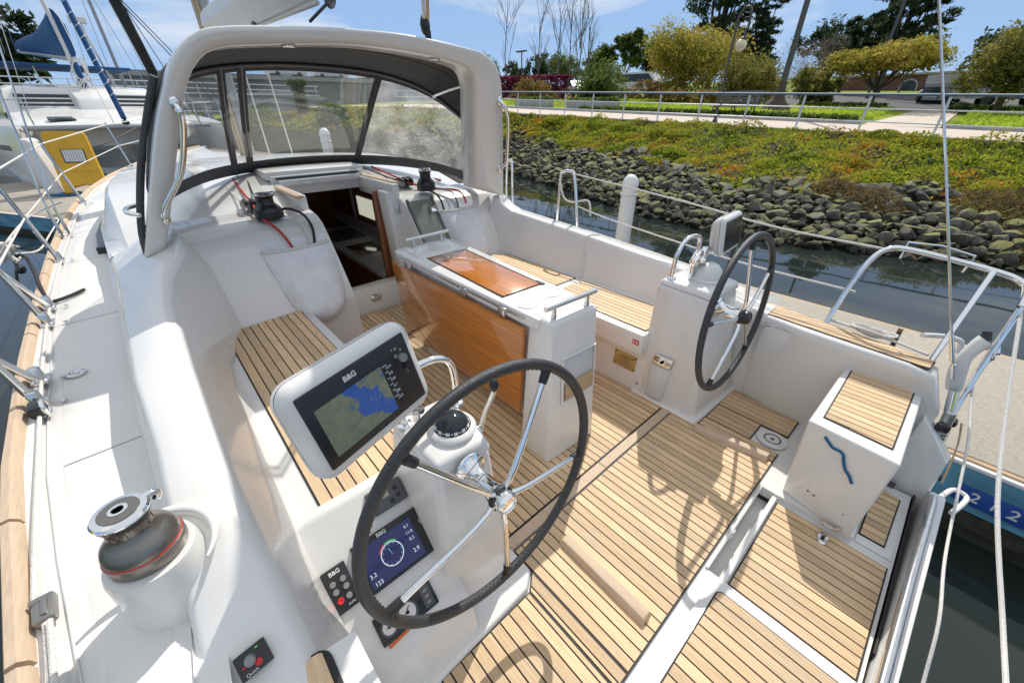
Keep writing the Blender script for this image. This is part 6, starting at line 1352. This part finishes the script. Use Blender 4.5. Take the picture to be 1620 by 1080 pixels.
# ground behind the bank, path, branch path, parking
gz = lambda x, y: zr_(y) + .055 * (x - XR)
def gridsurf(xs, ys, f):
    b = MB(); b.loft([[(x, y, f(x, y)) for x in xs] for y in ys]); return b
ysg = [-80, -40, -20, -8, 0, 8, 16, 24, 34, 60, 100, 200]
b = gridsurf([XR - .15, 22, 30, 45, 70, 110, 170], ysg, lambda x, y: gz(x, y) - .012); g_ = obj('ground', b, 'grass'); tag(g_, kind='structure')
b = MB(); b.loft([[(x, y, z) for x in (-120, -40, 0, 13, 40)] for y, z in ((54, -1.5), (57, .9), (64, 1.7), (90, 2.4), (220, 6))]); tag(obj('far_bank', b, 'grass'), kind='structure')
b = MB(); b.loft([[(x, y, z) for y in (-60, 10, 54)] for x, z in ((-26, -1.5), (-30, .6), (-60, 1.5), (-140, 3))]); tag(obj('west_bank', b, 'grass'), kind='structure')
b = gridsurf([XR - .22, 19, 20.9], ysg[:-2], lambda x, y: gz(x, y) + .004); b.loft([[(XR - .22, y, gz(XR - .22, y) + .004), (XR - .22, y, gz(XR, y) - .25)] for y in ysg[:-2]]); pa = obj('path', b, 'path_concrete'); tag(pa, kind='structure')
b = MB(); b.loft([[(x, 2.45 + .02 * (x - 21) - 1.0 - .0 * x, gz(x, 2) + .006), (x, 2.45 + 1.1 + .09 * (x - 21), gz(x, 3) + .006)] for x in (20.85, 24, 27, 29)]); tag(obj('side_path', b, 'path_concrete'), kind='structure')
b = gridsurf([29, 34, 40, 47], [-60, -20, 0, 4, 8, 12, 40, 60], lambda x, y: gz(x, y) + .004); tag(obj('parking_lot', b, 'asphalt'), kind='structure')
b = MB()
b.loft([[(20.9, y, gz(20.9, y) + .004), (20.9, y, gz(20.9, y) + .11), (21.02, y, gz(20.9, y) + .11), (21.02, y, gz(21, y))] for y in (-30, 0, 1.4)]); b.loft([[(20.9, y, gz(20.9, y) + .004), (20.9, y, gz(20.9, y) + .11), (21.02, y, gz(20.9, y) + .11), (21.02, y, gz(21, y))] for y in (3.7, 12, 24, 34)]); tag(obj('kerb', b, 'concrete_grey'), kind='structure')

# lawn blades
P = []; N = []; S = []
for x0, x1, y0, y1, n in ((21.1, 28.5, 3.8, 16, 16000), (21.1, 29, -5, 1.2, 8000), (23, 32, 16, 30, 5000)):
    for _ in range(n):
        x, y = rs.uniform(x0, x1), rs.uniform(y0, y1); P.append((x, y, gz(x, y) + rs.uniform(0, .16) + .05 * nz(x, y))); N.append((rs.normal() * 1.0 - .4, rs.normal(), .35)); S.append(rs.uniform(.05, .14))
tag(leaves('lawn', P, np.array(N), np.array(S), 'grass', aspect=.25), kind='stuff')

# railing along the path
def railing(y0, y1, step, label, x=XR):
    t = thing('path_railing', label, 'railing', (x, y0, zr_(y0)))
    ys_ = []; y = y0
    while y <= y1: ys_.append(y); y += step
    for y in ys_:
        b = MB(); b.box((x, y, gz(x, y) + .52), (.022, .065, 1.04)); b.box((x, y, gz(x, y) + .008), (.10, .12, .012)); obj('post', b, 'rail_white', t)
    for h, r_ in ((.30, .02), (.66, .02)):
        b = MB(); b.tube([(x - .02, y, gz(x, y) + h) for y in (ys_[0] - 1, *ys_, ys_[-1] + .5)], r_, 8); obj('rail', b, 'rail_white', t)
    b = MB(); b.loft([[(x - .03, y, gz(x, y) + 1.02), (x - .03, y, gz(x, y) + 1.075), (x + .03, y, gz(x, y) + 1.085), (x + .03, y, gz(x, y) + 1.02)] for y in (ys_[0] - 1, ys_[-1] + .5)], True, True); obj('top_rail', b, 'rail_blue', t)
    b = MB(); b.loft([[(x - .033, y, gz(x, y) + 1.066), (x - .033, y, gz(x, y) + 1.088), (x + .033, y, gz(x, y) + 1.095), (x + .033, y, gz(x, y) + 1.086)] for y in (ys_[0] - 1, ys_[-1] + .5)], True, True); obj('rail_cap', b, 'rail_white', t)
    return t
railing(-6.05, 36, 1.85, 'long white post and rail fence with blue top rail along the waterside path')

# ================================================================ trees, hedges, shrubs
def tree(name, label, base, blobs, leafm, n, ls, trunk_r, barkm='bark', cat='tree', group=None, droop=0.0, aspect=.4, flat=1.0, seed=1):
    """tapered trunk with limbs reaching into leaf clumps (blobs: centre offset and radii)"""
    t = thing(name, label, cat, base, group); rr = random.Random(seed); q = np.random.RandomState(seed)
    B = Vector(base); b = MB(); top = max(c[2] for c, r_ in blobs)
    if trunk_r:
        fork = B + Vector((rr.uniform(-.1, .1), rr.uniform(-.1, .1), top * .38)); b.tube([B - Vector((0, 0, .2)), B.lerp(fork, .5) + Vector((rr.uniform(-.08, .08) * top * .2, rr.uniform(-.08, .08) * top * .2, 0)), fork], trunk_r, 8, 3, r1=trunk_r * .7)
        for c, r_ in blobs:
            e = B + Vector(c); m_ = fork.lerp(e, .5) + Vector((rr.uniform(-.2, .2), rr.uniform(-.2, .2), -.12 * (e - fork).length)); b.tube([fork - Vector((0, 0, .1)), m_, e], trunk_r * .5, 6, 3, r1=trunk_r * .12)
        obj('trunk', b, barkm, t)
    tot = sum(r_[0] * r_[1] + r_[2] * r_[0] for c, r_ in blobs); P = []; N = []
    for c, r_ in blobs:
        k = max(20, int(n * (r_[0] * r_[1] + r_[2] * r_[0]) / tot)); nc = max(5, k // 34)
        cd = q.normal(size=(nc, 3)); cd /= np.linalg.norm(cd, axis=1, keepdims=True); cd *= (q.rand(nc, 1) ** .33) * np.array([[1.0]]); cc = cd * np.array(r_)
        idx = q.randint(nc, size=k); sp = q.normal(size=(k, 3)) * np.array(r_) * .15 * np.array([1, 1, flat])
        p = cc[idx] + sp; p[:, 2] -= droop * np.abs(q.rand(k)) * r_[2] * .5
        P.append(p + np.array(c) + np.array(base)); nn = q.normal(size=(k, 3)); nn[:, 2] += .5; nn += cd[idx] * .5; N.append(nn)
    P = np.concatenate(P); N = np.concatenate(N)
    leaves('crown', P, N, q.uniform(ls * .6, ls * 1.3, len(P)), leafm, t, aspect=aspect)
    return t
def G(x, y): return (x, y, gz(x, y) - .05)
def wide(rx, ry, h, hh, k, seed, rb=.42):
    rr = random.Random(seed); out = []
    for i in range(k):
        a = 2 * math.pi * i / k + rr.uniform(-.4, .4); q = rr.uniform(.25, .72); out.append(((rx * q * math.cos(a), ry * q * math.sin(a), h - hh * rr.uniform(.3, .75)), (rx * rb * rr.uniform(.8, 1.2), ry * rb * rr.uniform(.8, 1.2), hh * rr.uniform(.34, .5))))
    out.append(((0, 0, h - hh * .4), (rx * .5, ry * .5, hh * .42))); return out
tree('wattle_tree', 'large drooping golden green tree left of the lamp with the globe' if False else 'large drooping golden green tree behind the waterside bench, tallest of its kind', G(32, 17.0), wide(3.3, 3.9, 4.6, 3.4, 10, 1), 'leaf_wattle', 17000, .125, .18, droop=.9, aspect=.30, seed=11)
tree('wattle_tree', 'rusty green bushy tree between the globe lamp and the thick lamp post', G(31, 11.9), wide(2.0, 2.6, 2.75, 2.5, 7, 2), 'leaf_olive', 10000, .115, .12, droop=.7, aspect=.3, seed=12)
tree('wattle_tree', 'umbrella shaped golden tree in front of the brick building', G(30, 5.1), wide(2.0, 2.7, 2.85, 1.15, 9, 3), 'leaf_wattle', 11000, .11, .13, droop=.5, aspect=.3, seed=13)
tree('wattle_tree', 'broad olive and gold tree above the pale parked hatchback', G(28, .45), wide(2.0, 2.0, 3.1, 2.2, 9, 4), 'leaf_olive', 13000, .105, .15, droop=.6, aspect=.3, seed=14)
tree('wattle_tree', 'dark green shrubby tree behind the thick lamp post', G(30, 8.0), wide(1.3, 1.3, 2.1, 1.6, 7, 6), 'leaf_olive', 5000, .13, .10, droop=.6, aspect=.3, seed=16)
def pine(h, w_, k, seed):
    rr = random.Random(seed); out = []
    for i in range(k):
        t = i / (k - 1); a = rr.uniform(0, 6.28); q = w_ * (1 - .55 * t) * rr.uniform(.25, .75); out.append(((q * math.cos(a), q * math.sin(a), h * (.36 + .62 * t)), (w_ * rr.uniform(.26, .42), w_ * rr.uniform(.26, .42), h * .055 * rr.uniform(.8, 1.4))))
    return out
tree('pine_tree', 'tall dark pine rising above the largest golden tree', G(48, 22.5), pine(11.5, 4.6, 24, 1), 'leaf_dark', 9000, .26, .30, aspect=.25, seed=21)
tree('pine_tree', 'dark pine leaning behind the tall one, above the bench', G(49, 19.0), pine(7.5, 3.0, 14, 5), 'leaf_dark', 4500, .24, .22, aspect=.25, seed=25)
tree('pine_tree', 'tall dark open crowned pine near the brick building', G(45, 7.6), pine(8.0, 3.0, 22, 2), 'leaf_dark', 7500, .22, .24, aspect=.25, seed=22)
tree('pine_tree', 'smaller dark pine at the shoulder of the open crowned pine', G(47, 10.6), pine(5.0, 2.2, 12, 3), 'leaf_dark', 3500, .22, .16, aspect=.25, seed=23)
tree('eucalyptus_tree', 'round topped grey green tree, the left of the pair behind the clipped bush' if False else 'lower of two round topped trees behind the clipped round bush', G(50, 37.8), [((0, .6, 3.6), (1.5, 1.3, 1.2)), ((0, -.9, 4.2), (1.3, 1.1, .9)), ((0, .8, 2.2), (1.4, 1.6, .9))], 'leaf_mid', 3200, .26, .14, seed=31)
tree('eucalyptus_tree', 'higher of two round topped trees behind the clipped round bush', G(50, 34.0), [((0, .8, 5.0), (1.2, 1.1, .85)), ((0, -.9, 5.2), (1.3, 1.2, .8)), ((.2, -.2, 3.6), (1.2, 1.4, .9))], 'leaf_mid', 3200, .26, .14, seed=32)
tree('clipped_bush', 'large clipped round bush behind the concrete planter', G(28, 21.0), [((0, 0, 1.15), (1.75, 1.75, 1.45)), ((0, .5, .8), (1.5, 1.4, 1.0))], 'leaf_mid', 6500, .10, .10, cat='bush', seed=33, aspect=.6)
tree('shrub', 'orange tipped shrub in front of the crimson hedge', G(27, 27.0), [((0, .6, .9), (1.0, 1.6, .8)), ((0, -.7, .8), (.9, 1.2, .7))], 'leaf_rust', 2600, .12, 0, cat='shrub', seed=34)
tree('shrub', 'low rust coloured shrub under the largest golden tree', G(27.5, 14.0), [((0, 1.0, .5), (.6, 1.2, .5)), ((0, -1, .45), (.6, 1.4, .45))], 'leaf_rust', 2600, .10, 0, cat='shrub', seed=35)
tree('shrub', 'purplish brown shrub behind the white van', G(33, 20.0), [((0, .8, .7), (.8, 1.6, .7)), ((0, -1.5, .7), (.8, 1.6, .7))], 'leaf_rust', 2600, .12, 0, cat='shrub', seed=36)
tree('shrub', 'grey brown leafless looking thicket behind the umbrella tree', G(50, 13.2), [((0, 2, 2.3), (1.5, 2.6, 1.9)), ((0, -1.6, 2.8), (1.5, 2.4, 2.0)), ((0, .3, 1.4), (1.4, 3.2, 1.4))], 'dead_twig', 5200, .22, .08, barkm='bark_grey', cat='shrub', seed=37, aspect=.05)
hd = thing('hedge', 'crimson clipped hedge beyond the path, by the bare trees', 'hedge', G(30, 30))
P = []; N = []; q = np.random.RandomState(50)
for _ in range(9000):
    f = q.randint(3); x, y, z = q.uniform(29.5, 30.6), q.uniform(25.9, 36), q.uniform(.1, 1.75)
    if f == 0: z = 1.75 + q.normal() * .05
    elif f == 1: x = 29.5 + q.normal() * .06
    P.append((x, y, gz(30, y) + z)); N.append(q.normal(size=3) + (0, 0, .4))
leaves('crown', P, np.array(N), q.uniform(.06, .14, len(P)), 'leaf_red', hd, aspect=.5)
hd2 = thing('hedge', 'low dark green hedge along the far side of the lawn by the parked cars', 'hedge', G(28.6, 3))
P = []; N = []
for _ in range(7000):
    y = q.uniform(-6, 2.0) if q.rand() < .75 else q.uniform(4.2, 8); P.append((q.uniform(28.3, 28.9), y, gz(28.6, y) + q.uniform(0, .30))); N.append(q.normal(size=3) + (-.4, 0, .4))
leaves('crown', P, np.array(N), q.uniform(.05, .11, len(P)), 'leaf_mid', hd2, aspect=.5)
hd3 = thing('hedge', 'low dark green planting edging the lawn beside the path kerb', 'hedge', G(21.6, 6))
P = []; N = []
for _ in range(9000):
    y = q.uniform(3.9, 17.5); x = 21.15 + abs(q.normal()) * .28; P.append((x, y, gz(x, y) + q.uniform(0, .26))); N.append(q.normal(size=3) + (-.4, 0, .4))
leaves('crown', P, np.array(N), q.uniform(.04, .10, len(P)), 'leaf_mid', hd3, aspect=.4)
# leafless trees
def bare(base, h, label, seed, lean=0.0, spread=.35):
    t = thing('bare_tree', label, 'tree', base, 'bare trees'); rr = random.Random(seed); b = MB()
    def grow(p, d, ln, r_, lev):
        e = p + d * ln; mid = p.lerp(e, .5) + Vector((rr.uniform(-1, 1), rr.uniform(-1, 1), 0)) * ln * .05
        b.tube([p, mid, e], r_, 5 if lev < 2 else 3, 0, False, r1=r_ * .55)
        if lev >= 4: return
        for k in range(3 if lev else 9):
            f = rr.uniform(.25, 1.0); q_ = p.lerp(e, f); ax = Vector((rr.gauss(0, 1), rr.gauss(0, 1), rr.uniform(-.05, .35) if lev else .1)).normalized()
            grow(q_, (d * (1 - spread) + ax * (spread + .2 * rr.random())).normalized(), ln * rr.uniform(.35, .58), r_ * .5 * (1.2 - .5 * f), lev + 1)
    grow(Vector(base), Vector((lean * .3, lean, 1)).normalized(), h * .93, .11, 1) if False else grow(Vector(base), Vector((.0, lean, 1)).normalized(), h, .085, 0)
    obj('branches', b, 'bark_grey', t, ang=180)
bare(G(45, 50.5), 9.5, 'leafless crooked tree nearest the arch', 1, .02, .3)
bare(G(45, 44.5), 7.8, 'leafless upright tree behind the twin lamp', 2, 0, .2)
bare(G(46, 41.8), 8.2, 'slender leafless tree with short side twigs', 3, 0, .25)
bare(G(45, 37.6), 8.4, 'many stemmed leafless poplar beside the round bush', 4, .0, .16)
bare(G(45.5, 39.4), 8.0, 'leafless tree with spreading boughs behind the crimson hedge', 6, .03, .38)
bare(G(45, 36.2), 6.6, 'shorter leafless tree at the edge of the bare group', 7, .04, .18)
# background trees, far behind
q_ = random.Random(77)
BG = [(78, 96, 8.5, 'rounded dark tree far behind the crimson hedge'), (70, 76, 5.5, 'low olive tree behind the leafless trees'), (68, 66, 6.5, 'conical dark tree between the leafless trees'), (66, 58, 6.0, 'small dark tree behind the leafless poplar'), (66, 50, 6.0, 'shaded tree beyond the round topped pair'), (62, 38, 6.5, 'dark tree behind the van roof'), (64, 30, 6.0, 'dark tree filling the gap beside the largest golden tree'), (66, 26, 5.0, 'low dark tree beyond the golden trees'), (62, 16, 6.2, 'dark tree behind the thick lamp post'), (66, 12, 5.8, 'shadowed tree beyond the grey thicket'), (60, 2, 4.4, 'small dark tree over the brick building'), (62, -2, 6.2, 'thin topped dark tree beside the far lamp'), (48, -3.5, 5.0, 'dark tree at the edge of the lawn beyond the hatchback'), (60, -10, 6, 'dark tree past the brick building')]
for i, (x, y, h, lab) in enumerate(BG):
    w_ = q_.uniform(2.6, 3.8); tree('background_tree', lab, G(x, y), wide(w_, w_ * 1.25, h, h * .7, 6, 100 + i, .5), 'leaf_dark' if i % 3 else 'leaf_mid', 3200, .26, .18, seed=60 + i, group='trees far behind the path')
tree('background_tree', 'dark evergreen mass beyond the catamaran sail cover', (-5.5, 61, 1.5), wide(4.6, 3, 7.0, 5.5, 8, 9), 'leaf_dark', 4200, .40, .2, seed=90)

# ================================================================ lamps, bench, planters, cars, buildings
lp = thing('street_lamp', 'gooseneck lamp post with round yellowish globe by the bench', 'street lamp', (18.85, 8.2, zr_(8.2)))
z0 = gz(18.85, 8.2)
b = MB(); b.tube([(18.85, 8.2, z0), (18.85, 8.2, z0 + 3.0), (18.84, 8.18, z0 + 3.42), (18.82, 8.05, z0 + 3.66), (18.8, 7.88, z0 + 3.69), (18.8, 7.76, z0 + 3.55), (18.8, 7.74, z0 + 3.0)], .042, 10, 5); b.lathe([(.10, 0), (.10, .10), (.06, .14), (.05, .5), (.045, .52)], (18.85, 8.2, z0), seg=14); obj('pole', b, 'lamp_pole', lp)
b = MB(); b.ell((18.8, 7.86, z0 + 2.56), (.20, .20, .20), sub=3); obj('globe', b, 'lamp_globe', lp)
b = MB(); b.lathe([(.09, 0), (.11, .06), (.05, .10), (.04, .26)], (18.8, 7.80, z0 + 2.73), seg=14); obj('globe_cap', b, 'lamp_pole', lp)
lp2 = thing('street_lamp', 'thick tapering lamp post rising out of the picture behind the lawn', 'street lamp', (25, 8.0, gz(25, 8)))
z0 = gz(25, 8); b = MB(); b.tube([(25, 8.0, z0), (25, 8.0, z0 + 9)], .14, 12, r1=.10); obj('pole', b, 'lamp_pole', lp2)
b = MB(); b.lathe([(.75, 0), (.62, .25), (.30, .55), (.17, .9), (.15, 1.3)], (25, 8, z0), seg=16); obj('pedestal', b, 'bark', lp2); b = MB(); b.ell((24.86, 8.03, z0 + 2.9), (.07, .07, .06)); obj('fitting', b, 'lamp_pole', lp2)
for x, y, h, lab, m in ((40, 7.2, 8.5, 'dark lamp post crossing the open crowned pine', 0), (50, 7.0, 4.1, 'distant floodlight on a pole right of the pine' if False else 'distant floodlight pole beyond the umbrella tree', 1), (45, 2.35, 2.9, 'distant floodlight pole above the broad olive tree', 1), (40, 42.5, 4.6, 'distant lamp with twin flat heads among the leafless trees', 2)):
    t = thing('street_lamp', lab, 'street lamp', G(x, y)); z0 = gz(x, y)
    b = MB(); b.tube([(x, y, z0), (x, y, z0 + h)], .09 if m == 0 else .07, 8); obj('pole', b, 'lamp_pole', t)
    if m:
        b = MB(); b.box((x - .05, y - (.12 if m == 1 else 0), z0 + h), (.4, .45 if m == 1 else 1.6, .14), rot=(.3 if m == 1 else 0, 0, 0), bev=.03); obj('lamp_head', b, 'lamp_pole', t)
be = thing('park_bench', 'dark slatted park bench facing the water behind the railing', 'bench', (21.5, 8.6, gz(21.5, 8.6)))
z0 = gz(21.3, 8.6)
for k in range(5):
    b = MB(); b.box((21.62 + .05 * k, 8.6, z0 + .50 + .125 * k), (.035, 2.0, .095), rot=(0, .28, 0), bev=.008); obj('back_slat', b, 'lamp_pole', be)
for k in range(4):
    b = MB(); b.box((21.18 + .125 * k, 8.6, z0 + .44), (.10, 2.0, .035), bev=.008); obj('seat_slat', b, 'lamp_pole', be)
for y in (7.75, 8.6, 9.45):
    b = MB(); b.tube([(21.2, y, z0), (21.2, y, z0 + .42), (21.55, y, z0 + .42), (21.86, y, z0 + 1.05)], .03, 6); b.tube([(21.55, y, z0 + .42), (21.6, y, z0)], .03, 6); obj('leg', b, 'steel_dark', be)
for (x, y0, y1, h, lab) in ((22.5, 15.7, 19.4, .42, 'long grey concrete planter in front of the round bush'), (22.8, 21.3, 24.6, .38, 'grey concrete planter in front of the orange tipped shrub')):
    t = thing('planter', lab, 'planter', (x, y0, gz(x, y0)))
    nblk = 5
    for k in range(nblk):
        a, c = y0 + (y1 - y0) * k / nblk, y0 + (y1 - y0) * (k + 1) / nblk - .02; b = MB(); b.box((x, (a + c) / 2, gz(x, a) + h / 2), (.6, c - a, h), bev=.02); obj('planter_block', b, 'concrete_grey', t)
    q = np.random.RandomState(5); P = [(x + q.uniform(-.2, .3), q.uniform(y0, y1), gz(x, y0) + h + q.uniform(0, .25)) for _ in range(900)]
    leaves('plants', P, q.normal(size=(900, 3)), q.uniform(.05, .12, 900), 'leaf_mid', t)
def car(base, heading, m, label, van=False):
    t = thing('parked_car', label, 'car', base); M = Matrix.Translation(base) @ Matrix.Rotation(heading, 4, 'Z')
    pr = [(-2.1, .35), (-2.1, .75), (-1.9, .92), (-1.1, 1.0), (-.45, 1.42), (.9, 1.46), (1.75, 1.0), (2.05, .9), (2.1, .4)] if not van else [(-2.3, .4), (-2.3, 1.0), (-1.8, 1.15), (-1.1, 1.9), (2.3, 1.95), (2.35, .4)]
    b = MB(); b.loft([[M @ Vector((x, yy, z if z < 1.1 else z - .02 * abs(yy) * 2)) for x, z in pr] for yy in (-.86, -.8, 0, .8, .86)][0:5]); 
    for yy in (-.86, .86): b.bm.faces.new([b.bm.verts.new(M @ Vector((x, yy, z))) for x, z in pr])
    bd_ = obj('body', b, m, t, ang=25)
    for yy in (-.875, .875):
        b = MB(); w_ = [(-1.0, .99), (-.45, 1.34), (.85, 1.38), (1.45, 1.0)] if not van else [(-1.6, 1.2), (-1.0, 1.78), (2.1, 1.8), (2.1, 1.25)]
        b.bm.faces.new([b.bm.verts.new(M @ Vector((x, yy, z))) for x, z in w_]); obj('window', b, 'dark_glass', bd_)
    for x in (-1.35, 1.3):
        for yy in (-.82, .82):
            b = MB(); b.lathe([(.0, -.09), (.31, -.09), (.33, -.05), (.33, .05), (.31, .09), (0, .09)], M=M @ Matrix.Translation((x, yy, .33)) @ Matrix.Rotation(R(90), 4, 'X'), seg=18); wh = obj('wheel', b, 'rubber', t)
car(G(37, 3.3), R(8), 'car_dark', 'dark parked car half hidden behind the railing post')
car(G(34, 1.2), R(38), 'car_silver', 'pale silver hatchback parked beyond the low hedge')
car(G(33, 27.6), R(60), 'car_white', 'white car parked beside the clipped round bush')
car(G(36, 22.9), R(95), 'car_white', 'long white van roof showing beside the round bush', True)
bk = thing('brick_building', 'low brick building with arched window behind the golden trees', 'building', G(56, 3))
z0 = gz(55, 3)
b = MB(); b.box((59, 1.5, z0 + .2), (8, 22, 2.2)); obj('wall', b, 'brick', bk)
b = MB(); b.box((59, 1.5, z0 + 1.38), (8.4, 22.4, .18), bev=.03); obj('cornice', b, 'concrete_grey', bk)
for y in (-5, -1.2, 3.4, 7.2):
    b = MB(); b.bm.faces.new([b.bm.verts.new(p) for p in [(54.96, y - .55, z0 - .6)] + [(54.96, y + .55 * math.cos(a) * -1, z0 + .35 + .55 * math.sin(a)) for a in [R(15 * k) for k in range(13)]] + [(54.96, y + .55, z0 - .6)]]); wn = obj('arched_window', b, 'dark_glass', bk)
    b = MB(); b.tube([(54.94, y - .6, z0 - .6)] + [(54.94, y + .6 * math.cos(a) * -1, z0 + .35 + .6 * math.sin(a)) for a in [R(15 * k) for k in range(13)]] + [(54.94, y + .6, z0 - .6)], .07, 6); obj('window_surround', b, 'concrete_grey', wn)
fw = thing('freeway_wall', 'long grey wall and ramp in the distance beyond the bow', 'wall', (20, 62, 2))
b = MB(); b.hull([(1.0, 60, .5), (70, 62, .5), (70, 64, .5), (1.0, 62, .5)], [(1.0, 60, 5.0), (70, 62, 5.6), (70, 64, 5.6), (1.0, 62, 5.0)]); obj('wall', b, 'grey_wall', fw)
b = MB(); b.hull([(2, 59.8, 4.5), (70, 61.8, 5.1), (70, 61.9, 5.1), (2, 59.9, 4.5)], [(2, 59.8, 4.9), (70, 61.8, 5.5), (70, 61.9, 5.5), (2, 59.9, 4.9)]); obj('parapet', b, 'concrete_grey', fw)
for i, x in enumerate((19, 24.5, 31, 40)):
    car((x, 63.5 + .03 * x, 5.05), R(4), 'car_white', ['white van', 'second white van', 'white box van', 'last white van'][i] + ' on the raised road, ' + ['nearest the footbridge', 'following the first', 'above the ivy pillar', 'farthest along the wall'][i], True)
fb_ = thing('footbridge', 'white railed footbridge across the channel seen through the sprayhood', 'bridge', (5, 46, 2.3))
b = MB(); b.box((3.5, 46, 2.30), (25, 1.6, .35)); obj('deck', b, 'concrete_grey', fb_)
for k in range(14):
    b = MB(); b.box((-8.6 + 1.87 * k, 45.3, 2.98), (.07, .07, 1.05)); obj('post', b, 'rail_white', fb_)
for h in (2.75, 3.1, 3.48):
    b = MB(); b.tube([(-9, 45.28, h), (16, 45.28, h)], .035, 6); obj('rail', b, 'rail_white', fb_)
for x in (-4, 6.5):
    b = MB(); b.box((x, 46, .4), (.7, 1.2, 3.5)); obj('pier', b, 'concrete_grey', fb_)
iv = thing('ivy_pillar', 'square ivy covered pillar with yellow green top by the footbridge', 'shrub', (13.9, 44.5, 1))
q = np.random.RandomState(8); P = []
for _ in range(1800):
    top_ = q.rand() < .3; P.append((13.9 + q.uniform(-.55, .55) * (1.3 if top_ else .8), 44.5 + q.uniform(-.5, .5), q.uniform(3.5, 3.9) if top_ else q.uniform(.8, 3.6)))
leaves('crown', P, q.normal(size=(1800, 3)), q.uniform(.10, .2, 1800), 'leaf_mid', iv)
for i, (x, y, z, rx) in enumerate(((13.5, 36, .6, 1.9), (15.2, 40, .8, 2.2), (11.5, 50, .6, 3))):
    tree('shrub', ['mounded green shrub on the bank seen through the sprayhood', 'taller green shrub on the bank just short of the ivy pillar', 'dark shrub on the far bank under the footbridge'][i], (x, y, z), [((0, 0, .5), (rx * .6, rx, .8)), ((.5, 1, .4), (rx * .5, rx, .7))], 'leaf_mid', 2000, .2, 0, cat='shrub', seed=140 + i)
